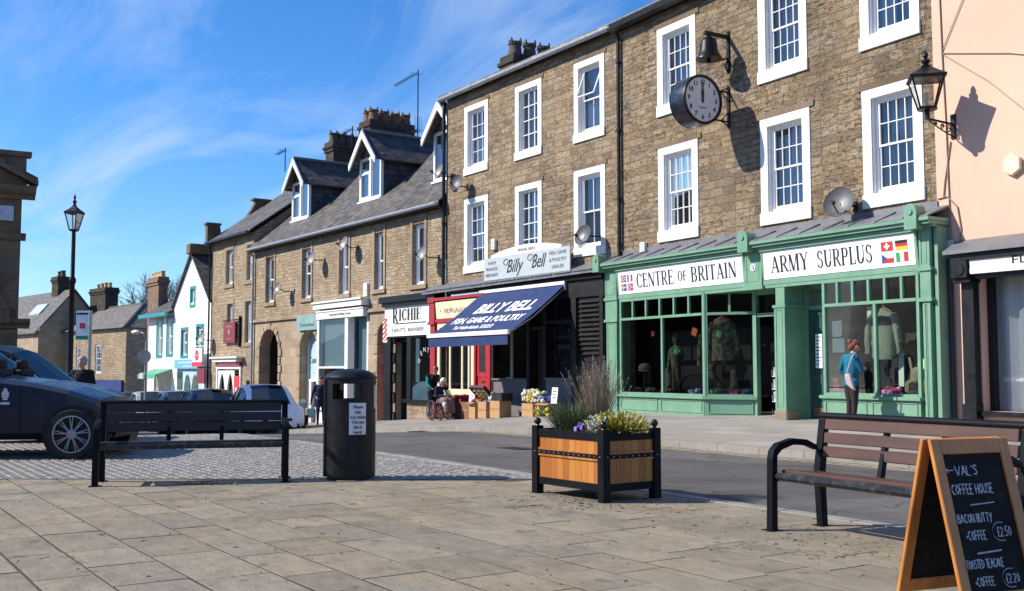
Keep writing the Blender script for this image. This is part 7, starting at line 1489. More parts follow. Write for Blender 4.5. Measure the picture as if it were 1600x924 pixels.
# helper behind the wheelchair
wx, wy = -27.55, 15.95; wz = gpav(wx, wy)
JH = dict(STAND); JH.update(chest=(0, -.06, 1.27), neckb=(0, -.10, 1.42), headb=(0, -.14, 1.49), headt=(0, -.22, 1.66), face=(0.1, -1, -.35), ell=(.25, -.10, 1.12), elr=(-.25, -.10, 1.12), wrl=(.22, -.30, .98), wrr=(-.22, -.30, .98), hal=(.22, -.38, .97), har=(-.22, -.38, .97))
person("short haired helper in black and teal top standing behind the wheelchair", (wx - .62, wy + .05, wz), R(90), 1.62, JH, {'top': cloth("black_jersey", (.014, .013, .014)), 'sleeve': cloth("teal_sleeve", (.01, .20, .21)), 'skin': SKIN, 'leg': cloth("navy_trousers", (.02, .02, .03)), 'shoe': SHOE}, SHORT, mat("brown_hair", (.12, .06, .03), .6, var=.3, vs=20))
# seated woman
JS = dict(STAND); JS.update(pelvis=(0, .02, .58), waist=(0, .04, .72), chest=(0, .01, .93), neckb=(0, -.04, 1.07), headb=(0, -.09, 1.13), headt=(0, -.15, 1.31), face=(.05, -1, -.4), shl=(.18, .0, 1.02), shr=(-.18, .0, 1.02), ell=(.24, -.04, .76), elr=(-.24, -.04, .76), wrl=(.12, -.26, .78), wrr=(-.10, -.28, .80), hal=(.06, -.33, .80), har=(-.05, -.34, .82),
    hpl=(.09, -.02, .56), hpr=(-.09, -.02, .56), knl=(.11, -.42, .58), knr=(-.11, -.42, .58), anl=(.10, -.48, .18), anr=(-.10, -.48, .18), tol=(.11, -.62, .14), tor=(-.11, -.62, .14))
m, n, l, p = newmat("speckled_skirt"); r = ramp(n, [(.4, (.06, .03, .03)), (.5, (.30, .2, .17)), (.6, (.09, .045, .045))]); l.new(noise(n, l, n.new('ShaderNodeTexCoord').outputs['Object'], 22, 3, .7), r.inputs[0]); l.new(r.outputs[0], p.inputs['Base Color']); p.inputs['Roughness'].default_value = .9
skirt = lambda j, k: [(V(.05, -.05, .60), .13, V(.09, -.42, .57), .12, 'leg'), (V(-.05, -.05, .60), .13, V(-.09, -.42, .57), .12, 'leg'), (V(.08, -.43, .56), .11, V(.09, -.50, .30), .10, 'leg'), (V(-.08, -.43, .56), .11, V(-.09, -.50, .30), .10, 'leg')]
person("white haired woman in navy coat seated in a wheelchair reading", (wx, wy, wz), R(90), 1.6, JS, {'top': cloth("navy_coat", (.022, .022, .055)), 'skin': SKIN, 'leg': m, 'shoe': SHOE}, BOB, mat("white_hair", (.68, .66, .63), .7, var=.15, vs=20), coat=.02, extra=skirt)
bk = thing("booklet", "pale green booklet held by the woman in the wheelchair", "booklet", (wx + .36, wy, wz + .80), R(90)); b = MB(); M = Matrix.Rotation(R(-40), 4, 'X'); b.box(-.11, 0, -.012, .012, -.06, .12, 0, M @ Matrix.Rotation(.25, 4, 'Z')); b.box(0, .11, -.012, .012, -.06, .12, 0, M @ Matrix.Rotation(-.25, 4, 'Z')); b.build("pages", mat("pale_green_paper", (.42, .47, .30), .7, var=.2, vs=20), bk)
lbg = thing("bag", "white plastic bag on the knees of the seated woman", "bag", (wx + .44, wy - .12, wz + .50), 0); b = MB(); b.ball((0, 0, 0), .12, n=14, sc=(.8, .7, 1.1), jit=.12); b.build("bag_body", mat("white_plastic", (.62, .66, .70), .35, var=.05), lbg, smooth=50)
wc = thing("wheelchair", "wheelchair with big spoked wheels parked before the red shop", "wheelchair", (wx, wy, wz), R(90))
for s in (-1, 1):
    w = MB(); w.lathe([(.285, -.018), (.305, -.012), (.305, .012), (.285, .018), (.280, 0)], (s * .29, .08, .305), 32, 0, (1, 0, 0), cap=False); wh = w.build("wheel", RUBBER, wc, smooth=40)
    w = MB(); w.lathe([(.262, -.006), (.278, -.008), (.278, .008), (.262, .006)], (s * .29, .08, .305), 32, 0, (1, 0, 0), cap=False); w.lathe([(.245, -.008), (.258, -.008), (.258, .008), (.245, .008)], (s * .325, .08, .305), 32, 0, (1, 0, 0), cap=False); w.build("rim", CHROME, wh, smooth=40)
    w = MB()
    for i in range(18): a = i * math.pi / 9; w.cyl((s * .29, .08, .305), (s * .29, .08 + .265 * math.cos(a), .305 + .265 * math.sin(a)), .004, n=4)
    w.cyl((s * .25, .08, .305), (s * .33, .08, .305), .03, n=10); w.build("spokes", STEEL, wh)
    w = MB(); w.lathe([(.06, -.014), (.085, -.012), (.085, .012), (.06, .014)], (s * .25, -.40, .088), 18, 0, (1, 0, 0)); w.build("caster", RUBBER, wc)
b = MB()
for s in (-1, 1):
    x = s * .23; b.tube([(x, .22, .12), (x, .20, .95), (x, .34, .97)], .014, 6); b.tube([(x, .2, .50), (x, -.34, .50), (x, -.52, .14)], .014, 6); b.tube([(x, .2, .2), (x, -.36, .2), (x, -.40, .10)], .014, 6); b.tube([(x, .19, .74), (x, -.14, .74), (x, -.2, .5)], .014, 6)
    b.cyl((x, .33, .97), (x, .43, .97), .022, n=8); b.box(x - .03 * s - .03, x + .03, -.12, .15, .75, .78); b.box(x - .09, x + .09, -.66, -.5, .10, .12)
b.tube([(-.23, .0, .2), (.23, .0, .5)], .012, 6); b.tube([(.23, .0, .2), (-.23, .0, .5)], .012, 6); b.build("frame", IRON, wc)
b = MB(); b.box(-.22, .22, -.3, .2, .48, .52); b.box(-.22, .22, .19, .22, .52, .92); b.build("seat", cloth("black_seat", (.012, .012, .014)), wc, bevel=.01)
# walker with carrier bag
px_, py_ = -35.1, 15.35; pz = gpav(px_, py_); head = math.atan2(-py_, -px_) + math.pi / 2
JW = dict(STAND); JW.update(shl=(.2, .01, 1.38), shr=(-.2, .01, 1.38), ell=(.29, .03, 1.1), elr=(-.30, .03, 1.1), wrl=(.31, -.05, .87), wrr=(-.34, -.04, .86), hal=(.31, -.07, .8), har=(-.35, -.06, .79), anl=(.10, .1, .10), tol=(.11, -.05, .035), anr=(-.10, -.08, .08), tor=(-.11, -.23, .035), knl=(.10, .0, .49), knr=(-.10, -.1, .49))
person("person in navy anorak and jeans walking with carrier bag past the glazed arch", (px_, py_, pz), head, 1.68, JW, {'top': cloth("navy_anorak", (.016, .018, .05), .6), 'skin': SKIN, 'leg': cloth("blue_jeans", (.022, .03, .075)), 'shoe': SHOE, 'glove': cloth("black_glove", (.012, .012, .014))}, SHORT, mat("dark_red_hair", (.09, .03, .018), .6, var=.3, vs=20), coat=.035, glove='glove')
hv = Matrix.Rotation(head, 3, 'Z') @ V(-.36, -.05, 0)
cbg = thing("carrier_bag", "pale green carrier bag in the walker's hand", "bag", (px_ + hv.x, py_ + hv.y, pz), head); b = MB(); b.hexa([(-.14, -.07, .26), (.14, -.07, .26), (.14, .07, .26), (-.14, .07, .26), (-.17, -.03, .60), (.17, -.03, .60), (.17, .03, .60), (-.17, .03, .60)]); b.build("bag_body", mat("pale_green_plastic", (.45, .62, .52), .4, var=.12, vs=8), cbg, bevel=.02)
b = MB(); b.tube([(-.1, 0, .6), (-.02, 0, .76), (.02, 0, .76), (.1, 0, .6)], .01, 5); b.build("bag_handle", bpy.data.materials["pale_green_plastic"], cbg)
sbg = thing("bag", "dark holdall on the pavement edge below the pale carrier bag", "bag", (px_ + hv.x * 1.35, py_ + hv.y * 1.35 - .1, pz), head); b = MB(); b.box(-.14, .14, -.1, .1, 0, .36); b.build("bag_body", cloth("dark_holdall", (.03, .02, .02)), sbg, bevel=.04, seg=2)
# old man beyond the cars
om = (-23.7, 4.9, -.25)
JO = dict(STAND); JO.update(face=(-.3, -1, -.1))
person("grey haired man in dark jacket standing beyond the dark parked cars", om, math.atan2(-om[1], -om[0]) + math.pi / 2 - .3, 1.72, JO, {'top': cloth("black_jacket", (.014, .014, .018)), 'skin': SKIN, 'leg': cloth("grey_trousers", (.05, .05, .055)), 'shoe': SHOE}, SHORT, mat("grey_hair", (.30, .29, .28), .7, var=.2, vs=20), coat=.03)
pm = loc_of(J2, RZL, -12.4, -1.7, 0)
person("person half hidden behind the silver car near the dark passage", (pm.x, pm.y, gpav(pm.x, pm.y)), R(-30), 1.5, dict(STAND), {'top': cloth("red_jumper", (.25, .03, .03)), 'skin': SKIN, 'leg': cloth("black_trousers", (.02, .02, .02)), 'shoe': SHOE}, SHORT, mat("sandy_hair", (.25, .15, .07), .7, var=.2, vs=20))

# ================================================================== cars
HATCH = [  # x, low, belt, top, half-widths low/belt/top, greenhouse?
 (-2.16, .40, .66, .70, .66, .68, .60, 0), (-2.12, .28, .90, .95, .78, .80, .66, 0), (-1.92, .24, .96, 1.02, .82, .84, .62, 1), (-1.62, .22, .97, 1.34, .84, .865, .56, 1), (-1.30, .22, .96, 1.43, .85, .875, .57, 1), (-.55, .20, .93, 1.48, .86, .885, .585, 1), (.15, .20, .91, 1.46, .86, .885, .585, 1),
 (.48, .20, .90, 1.36, .86, .885, .59, 1), (1.12, .20, .88, .93, .86, .88, .70, 1), (1.55, .22, .82, .865, .85, .865, .66, 0), (1.88, .22, .72, .77, .82, .82, .60, 0), (2.06, .24, .60, .66, .74, .74, .54, 0), (2.14, .30, .50, .54, .66, .66, .50, 0)]
MPV = [(-2.3, .45, .8, .85, .68, .70, .6, 0), (-2.25, .3, 1.0, 1.05, .8, .82, .66, 0), (-2.12, .26, 1.05, 1.2, .84, .86, .64, 1), (-1.95, .26, 1.06, 1.62, .86, .885, .62, 1), (-1.4, .25, 1.05, 1.72, .87, .90, .63, 1), (-1.1, .25, 1.03, 1.76, .88, .905, .64, 1), (-.72, .25, 1.02, 1.74, .88, .905, .64, 1), (-.46, .25, 1.02, 1.66, .88, .905, .64, 1), (.36, .25, 1.06, 1.10, .88, .895, .74, 1), (.85, .25, 1.0, 1.04, .88, .89, .72, 0), (1.32, .26, .90, .94, .865, .875, .66, 0), (1.68, .28, .76, .81, .78, .80, .54, 0), (1.84, .34, .58, .64, .62, .62, .42, 0)]
def car(name, label, cat, loc, rz, paint, ST, wr=.315, ax=(-1.32, 1.30), silver=None, rim_r=.72, two_spoke=7, plate=True, grp=None):
    t = thing(name, label, cat, loc, rz, grp); b, g, sgm = MB(), MB(), MB(); rings = []
    for x, lo, be, to, wl2, wb, wt, gh in ST:
        half = [(wl2 * .8, lo), (wl2, lo + .10), (wb * 1.01, lo + (be - lo) * .55), (wb, be - .02), (wt + (wb - wt) * (.12 if gh else .3), to - (.03 if gh and to - be > .2 else .012)), (wt * .82, to)]
        rings.append([V(x, y, z) for y, z in half] + [V(x, 0, to + .025)] + [V(x, -y, z) for y, z in half[::-1]])
    N = len(rings[0])
    for i in range(len(rings) - 1):
        A, B = ST[i], ST[i + 1]; tall = lambda s: s[3] - s[2] > .2; slope = A[7] and B[7] and (tall(A) != tall(B)); screen = A[7] and B[7] and (slope or abs(A[3] - B[3]) > .085)
        for k in range(N - 1):
            q = [rings[i][k], rings[i][k + 1], rings[i + 1][k + 1], rings[i + 1][k]]
            side = k in (3, N - 5); top = 4 <= k <= N - 6
            if top and screen and k in (5, 6): g.quad(*q)
            elif side and A[7] and B[7] and (tall(A) or tall(B)): 
                # window pane inset between pillars
                pa = [q[0].lerp(q[1], .10).lerp(q[3].lerp(q[2], .10), .05), q[0].lerp(q[1], .90).lerp(q[3].lerp(q[2], .90), .05), q[0].lerp(q[1], .90).lerp(q[3].lerp(q[2], .90), .95), q[0].lerp(q[1], .10).lerp(q[3].lerp(q[2], .10), .95)]
                sgm.quad(*pa)
                for e in range(4): b.quad(q[e], q[(e + 1) % 4], pa[(e + 1) % 4], pa[e]) if not (pa[e] - pa[(e + 1) % 4]).length < 1e-4 else None
            else: b.quad(*q)
    b.poly(rings[0]); b.poly(rings[-1]); b.add([p for r_ in rings for p in (r_[0], r_[-1])], [(2 * i, 2 * i + 1, 2 * i + 3, 2 * i + 2) for i in range(len(rings) - 1)])
    me = b; bo = me.build("body", paint, t, smooth=28)
    for nm_, keep in (("windscreen", lambda c: c.x > -.5), ("rear_window", lambda c: c.x <= -.5)):
        k_ = MB(); [k_.poly([g.v[i] for i in f_]) for f_ in g.f if keep(sum((Vector(g.v[i]) for i in f_), V(0, 0, 0)) / len(f_))]; k_.build(nm_, CARGLASS, t)
    for f_ in sgm.f: k_ = MB(); k_.poly([sgm.v[i] for i in f_]); k_.build("side_window", CARGLASS, t)
    ib = MB(); lo_, hi_ = [s for s in ST if s[7]][0], [s for s in ST if s[7]][-1]; ib.box(lo_[0] + .3, hi_[0] - .15, -.78, .78, .5, lo_[2] - .1)
    for x in (-.3, .45):
        for y in (-.38, .38): ib.box(x - .3, x - .12, y - .24, y + .24, .6, 1.22); ib.box(x - .28, x - .16, y - .12, y + .12, 1.22, 1.36)
    ib.build("seats", DARKROOM, t, bevel=.03)
    fx = ST[-1][0]; rx_ = ST[0][0]
    for x in ax:
        for s in (-1, 1):
            yb = s * .895 * (ST[5][5] / .885)
            b = MB(); b.cyl((x, s * .5, wr), (x, yb + s * .004, wr), wr + .055, n=28); b.build("wheel_arch", DARKP, t)
            w = MB(); w.lathe([(wr * .72, -.1), (wr * .96, -.1), (wr, -.07), (wr, .07), (wr * .97, .095), (wr * rim_r, .10), (wr * rim_r * .98, .06)], (x, yb - s * .07, wr), 30, 0, (0, s, 0), cap=False); wh = w.build("wheel", RUBBER, t, smooth=40)
            r_ = MB(); rr = wr * rim_r; r_.lathe([(rr, .06), (rr, .104), (rr * .93, .106), (rr * .92, .06)], (x, yb - s * .07, wr), 30, 0, (0, s, 0), cap=False); r_.lathe([(.07, .03), (.07, .09), (.045, .10), (.0005, .10)], (x, yb - s * .07, wr), 14, 0, (0, s, 0))
            for i in range(two_spoke):
                a = 2 * math.pi * i / two_spoke + .2
                for da in (-.09, .09): 
                    p0 = V(x + .055 * math.cos(a), yb - s * .07 + s * .092, wr + .055 * math.sin(a)); p1 = V(x + rr * .95 * math.cos(a + da), yb - s * .07 + s * .098, wr + rr * .95 * math.sin(a + da)); r_.cyl(p0, p1, .011 * wr / .31, .008, 5)
            r_.build("rim", ALLOY, wh, smooth=40); d_ = MB(); d_.cyl((x, yb - s * .08, wr), (x, yb - s * .02, wr), rr * .93, n=24); d_.build("brake_disc", DARKP, wh)
    xs_ = ST[-4][0]
    for s in (-1, 1):
        m_ = MB(); m_.ball((ST[-5][0] - .22, s * (ST[5][5] + .10), ST[5][2] + .06), .1, n=12, sc=(.7, 1., .75)); m_.cyl((ST[-5][0] - .2, s * (ST[5][5] - .03), ST[5][2] + .02), (ST[-5][0] - .22, s * (ST[5][5] + .05), ST[5][2] + .05), .03, n=6); m_.build("mirror", paint, t, smooth=60)
        a, c = ST[-3], ST[-2]; hl = MB(); hl.hexa([(a[0] - .10, s * (a[5] * .96), a[2] - .13), (c[0] + .015, s * (c[5] * .78), c[2] - .10), (c[0] - .1, s * (c[5] * .6), c[2] - .12), (a[0] - .2, s * (a[5] * .8), a[2] - .15), (a[0] - .14, s * (a[5] * .985), a[2] + .02), (c[0] - .0, s * (c[5] * .86), c[2] + .01), (c[0] - .1, s * (c[5] * .55), c[2] - .01), (a[0] - .2, s * (a[5] * .8), a[2])]); hl.build("headlight", LAMPW, t, bevel=.015)
        tl = MB(); r0 = ST[1]; tl.box(r0[0] - .03, r0[0] + .12, s * r0[5] * .72 - .1, s * r0[5] * .72 + .1 + .05 * s, r0[2] - .25, r0[2] - .02); tl.build("tail_light", LAMPRED, t, bevel=.02)
        fg = MB(); fg.cyl((fx - .05, s * .58, .36), (fx - .0, s * .56, .36), .05, n=12); fg.build("fog_lamp", DARKP, t)
    b = MB(); b.box(fx - .08, fx + .012, -.42, .42, .47, .55); b.hexa([(fx - .08, -.50, .26), (fx + .012, -.46, .26), (fx + .012, .46, .26), (fx - .08, .50, .26), (fx - .08, -.36, .40), (fx + .012, -.33, .40), (fx + .012, .33, .40), (fx - .08, .36, .40)])
    for s in (-1, 1): b.prism([(s * .48, .27), (s * .68, .27), (s * .52, .45)], fx - .16, fx - .015, fn=lambda a, e, d: (d, a, e))
    b.build("grille", DARKP, t)
    if plate:
        b = MB(); b.box(fx + .012, fx + .022, -.26, .26, .405, .505); pl_ = b.build("number_plate", WHITEB, t)
        b = MB(); [b.box(fx + .022, fx + .024, -.21 + i * .062, -.17 + i * .062, .425, .485) for i in range(7)]; b.build("plate_mark", INK, pl_)
    return t
def paintm(n, c, metal=0., rough=.3): return mat(n, c, rough, metal, spec=.28, var=.05, coat=.05, dirt=.12, dcol=(.06, .055, .05))
# dark people carrier at the left edge, side on
mp_ = F0 * 14.4 + RT * (-5.99); rzc = math.atan2(RT.y, RT.x) + R(4)
def offs(rz, x, y): return Matrix.Rotation(rz, 3, 'Z') @ V(x, y, 0)
p0 = mp_ - offs(rzc, 1.42, -.9)
car("people_carrier", "dark blue people carrier parked side on at the left edge", "car", (p0.x, p0.y, .0), rzc, paintm("dark_blue_paint", (.012, .018, .032)), MPV, .335, (-1.4, 1.42), rim_r=.76, two_spoke=9)
pc_ = bpy.data.objects["people_carrier"]; b = MB()
for z_, w_ in ((.80, .03), (.835, .045), (.87, .05), (.90, .035), (.93, .02)): b.box(.52 - w_, .52 + w_, -.915, -.905, z_, z_ + .03)
b.box(.46, .58, -.915, -.905, .74, .77); b.build("door_emblem", mat("emblem_white", (.55, .57, .6), .4, var=.1), pc_)
for x_ in (.70, -.35): b = MB(); b.box(x_, x_ + .012, -.912, -.89, .36, 1.0); b.build("door_gap", RUBBER, pc_)
b = MB(); b.box(-.28, -.08, -.93, -.9, .88, .92); b.build("door_handle", DARKP, pc_, bevel=.01)
p1 = F0 * 18.4 + RT * (-9.0)
car("parked_car", "black hatchback parked beyond the people carrier with sloping tail", "car", (p1.x, p1.y, .0), rzc, paintm("black_car_paint", (.010, .011, .014)), [(x, lo, be + .08, to + (.16 if to - be > .2 else .08), a, c, d, g_) for x, lo, be, to, a, c, d, g_ in HATCH], .32)
hd = RT * math.sin(R(23)) - F0 * math.cos(R(23)); rzw = math.atan2(hd.y, hd.x)
def parked(x, y, rz, label, paint, k=1.):
    z = groad(x, y); o = car("parked_car", label, "car", (x, y, z), rz, paint, HATCH, grp=None); o.scale = (k, k, k); return o
cc = F0 * 35.4 + RT * (-8.3)
parked(cc.x - hd.x * 0, cc.y, rzw, "silver hatchback facing us in front of the dark stone passage", paintm("silver_paint", (.86, .85, .87), 0, .3), 1.1)
for i, (Z_, px, label, c, k) in enumerate(((39.5, 330, "dark blue hatchback parked just left of the silver car", (.014, .03, .07), 1.14), (43, 284, "blue car with glinting roof second left of the silver car", (.03, .06, .11), 1.12), (47.5, 240, "silver grey car near the striped awning shop, mostly behind the bench", (.35, .36, .38), 1.12), (52, 212, "dark car farthest along the row of parked cars", (.03, .035, .045), 1.1))):
    q = F0 * Z_ + RT * ((px - 800) / 1640 * Z_); parked(q.x, q.y, rzw + R(3), label, paintm("car_paint_" + "abcd"[i], c, .1), k)

# ================================================================== goods outside and in the windows
CARD = mat("cardboard", (.42, .25, .12), .8, var=.08, vs=5, dirt=.15, dcol=(.3, .17, .08)); CARD_SHADED = mat("shaded_cardboard", (.20, .10, .05), .8, var=.15)  # second one is the same cardboard with shade put into its colour
def box_thing(x, y, w, d, h, label, mt, rz=0., z0=0., name="cardboard_box", cat="box", grp=None, flaps=True):
    z = gpav(x, y) + z0; t = thing(name, label, cat, (x, y, z), rz, grp); b = MB(); th = .008
    b.box(-w / 2, w / 2, -d / 2, -d / 2 + th, 0, h); b.box(-w / 2, w / 2, d / 2 - th, d / 2, 0, h); b.box(-w / 2, -w / 2 + th, -d / 2 + th, d / 2 - th, 0, h); b.box(w / 2 - th, w / 2, -d / 2 + th, d / 2 - th, 0, h); b.box(-w / 2 + th, w / 2 - th, -d / 2 + th, d / 2 - th, h * .75, h * .78)
    o = b.build("box_body", mt, t)
    if flaps:
        f = MB(); f.hexa([(-w / 2, -d / 2 - .10, h - .05), (w / 2, -d / 2 - .10, h - .05), (w / 2, -d / 2, h), (-w / 2, -d / 2, h), (-w / 2, -d / 2 - .10, h - .045), (w / 2, -d / 2 - .10, h - .045), (w / 2, -d / 2, h + .005), (-w / 2, -d / 2, h + .005)]) if rnd.random() < .3 else f.box(-w / 2 + .01, w / 2 - .01, -d / 2 - .002, -d / 2, h * .45, h * .56); f.build("tape", mat("pack_tape", (.36, .2, .09), .4), t)
    return t, z + h
GX = J1[0]
bx = [(-5.9, .95, .40, .38, .50, "shaded cardboard box nearest the wheelchair", CARD_SHADED), (-5.42, 1.0, .36, .36, .48, "narrow cardboard box second from the wheelchair", CARD), (-4.86, 1.0, .44, .36, .48, "cardboard box holding white packets below the slanted tray", CARD), (-4.16, 1.0, .50, .40, .48, "large lit cardboard box with a dark crate on top", CARD), (-2.62, .95, .52, .40, .36, "cardboard box under the bagged flowers by the doorway", CARD), (-1.95, .9, .55, .38, .34, "cardboard box behind the planter with a price card on it", CARD)]
tops = []
for u, o_, w, d, h, lab, mt_ in bx: _, zt = box_thing(GX + u, 17.4 - o_, w, d, h, lab, mt_, grp="cardboard boxes outside the fishmonger"); tops.append((GX + u, 17.4 - o_, zt))
_ = box_thing(GX - 6.6, 17.4 - .8, .7, .5, .62, "dark red produce crate behind the wheelchair", mat("dark_red_crate", (.14, .02, .025), .7, var=.2), name="crate", cat="crate", flaps=False)
x, y, z = tops[3]; _, zc = box_thing(x + .08, y, .52, .38, .22, "black plastic crate on the large lit box", mat("black_crate", (.015, .014, .014), .5), z0=z - gpav(x + .08, y), name="crate", cat="crate", flaps=False)
def heap(name, label, cat, x, y, z, n_, rr, spread, mats, sc=(1, 1, 1)):
    t = thing(name, label, cat, (x, y, z), rnd.uniform(-.3, .3))
    for k, mt_ in enumerate(mats):
        b = MB()
        for i in range(int(n_ * 2.4)):
            q = V(rnd.uniform(-1, 1) * spread[0], rnd.uniform(-1, 1) * spread[1], abs(rnd.uniform(0, 1)) * spread[2] + rr * .4); r1 = rr * rnd.uniform(.4, .8)
            if k == 0 and name != "flower_bunch": b.box(-r1, r1, -r1 * .7, r1 * .7, -r1 * .8, r1 * .8, 0, Matrix.Translation(q) @ Matrix.Rotation(rnd.uniform(0, 3), 4, (rnd.random(), rnd.random(), 1)))
            else: b.ball(tuple(q), r1, n=6, sc=sc, jit=.35)
        b.build(("goods", "wrapping", "greens")[k], mt_, t, smooth=35)
    return t
PLW = mat("clear_wrap_white", (.62, .66, .70), .25, var=.15, vs=8); PINK = mat("pink_goods", (.65, .12, .18), .6, var=.2, vs=10); YELF = mat("yellow_flowers", (.72, .55, .06), .7, var=.2, vs=12); GRNL = mat("green_leaves", (.06, .11, .03), .7, var=.3, vs=12); CREAMF = mat("cream_flowers", (.62, .58, .34), .7, var=.2, vs=12); REDG = mat("red_goods", (.48, .03, .04), .5, var=.2, vs=12); BLUEG = mat("blue_packet", (.09, .10, .36), .4, var=.2, vs=6)
heap("packets", "red and pink packets on the shaded crate behind the wheelchair", "packets", GX - 6.55, 16.55, gpav(GX - 6.5, 16.5) + .62, 9, .06, (.25, .18, .06), [REDG, PINK])
heap("packets", "pile of red packets at the foot of the slanted tray", "packets", tops[1][0] + .15, tops[1][1], tops[1][2] - .03, 12, .06, (.25, .16, .08), [REDG, PLW])
heap("packets", "small blue and white packets in the third box", "packets", tops[2][0], tops[2][1], tops[2][2] - .06, 12, .055, (.17, .13, .06), [BLUEG, PLW])
heap("packets", "white and pale green packets on the large lit box", "packets", tops[3][0] - .32, tops[3][1], tops[3][2] + .02, 12, .065, (.15, .14, .16), [PLW, mat("pale_green_goods", (.35, .48, .38), .5, var=.2)])
heap("flower_bunch", "yellow flowers in white wrapping beside the doorway", "flowers", tops[4][0] - .1, tops[4][1], tops[4][2], 14, .075, (.22, .15, .34), [YELF, PLW, CREAMF])
heap("flower_bunch", "cream flowers in clear wrapping nearest the doorway", "flowers", tops[4][0] + .22, tops[4][1] + .05, tops[4][2], 12, .07, (.18, .14, .30), [CREAMF, PLW])
heap("packets", "violet and white packets between the flowers and the price card", "packets", tops[5][0] - .18, tops[5][1], tops[5][2], 9, .07, (.16, .13, .12), [BLUEG, PLW])
heap("flower_bunch", "yellow daffodils low in front of the box behind the planter", "flowers", tops[5][0] + .1, tops[5][1] - .28, gpav(tops[5][0], tops[5][1]), 12, .07, (.25, .08, .20), [YELF, GRNL])
dk = thing("produce_tray", "black tray tilted up showing yellow and orange packets", "tray", (tops[2][0] - .05, tops[2][1] + .22, tops[2][2] - .05), R(8)); M = Matrix.Rotation(R(48), 4, 'X'); b = MB(); b.box(-.33, .33, -.04, 0, -.0, .78, 0, M); frame_rect(b, -.33, .33, -.0, .78, .03, -.10, -.03); b.v = b.v[:8] + [tuple(M @ Vector(q)) for q in b.v[8:]]; b.v = [(x, y, z) for x, y, z in b.v]; b.build("tray", mat("black_tray", (.015, .014, .013), .5), dk)
b, b2 = MB(), MB()
for i in range(5):
    for k in range(3): (b if i < 3 else b2).ball(tuple(M @ V(-.2 + k * .2, -.06, .12 + i * .13)), .085, n=8, sc=(1, .6, .7), jit=.15)
b.build("yellow_packets", mat("yellow_packets", (.62, .42, .08), .5, var=.25, vs=10), dk, smooth=50); b2.build("orange_packets", mat("peach_packets", (.68, .38, .24), .5, var=.25, vs=10), dk, smooth=50)
def card(x, y, z, w, h, label, rz=0., mt_=WHITEB, lean=0.12):
    t = thing("price_card", label, "card", (x, y, z), rz); b = MB(); b.hexa([(-w / 2, -.006, 0), (w / 2, -.006, 0), (w / 2, 0, 0), (-w / 2, 0, 0), (-w / 2, lean * h - .006, h), (w / 2, lean * h - .006, h), (w / 2, lean * h, h), (-w / 2, lean * h, h)]); c = b.build("card", mt_, t); b = MB(); [b.box(-w * .3, w * (.3 - .15 * (i % 2)), -.012 + lean * h * (.75 - i * .2), -.009 + lean * h * (.75 - i * .2), h * (.72 - i * .2), h * (.79 - i * .2)) for i in range(3)]; b.build("writing", INKG, c)
card(tops[2][0] - .05, tops[2][1] + .78, tops[2][2] + .50, .34, .2, "white price card above the slanted black tray"); card(tops[5][0] + .35, tops[5][1] - .1, tops[5][2], .26, .42, "white price card with yellow flowers printed, right of the boxes"); card(tops[0][0] + .1, tops[0][1], tops[0][2], .3, .26, "pale price card on the box beside the wheelchair")
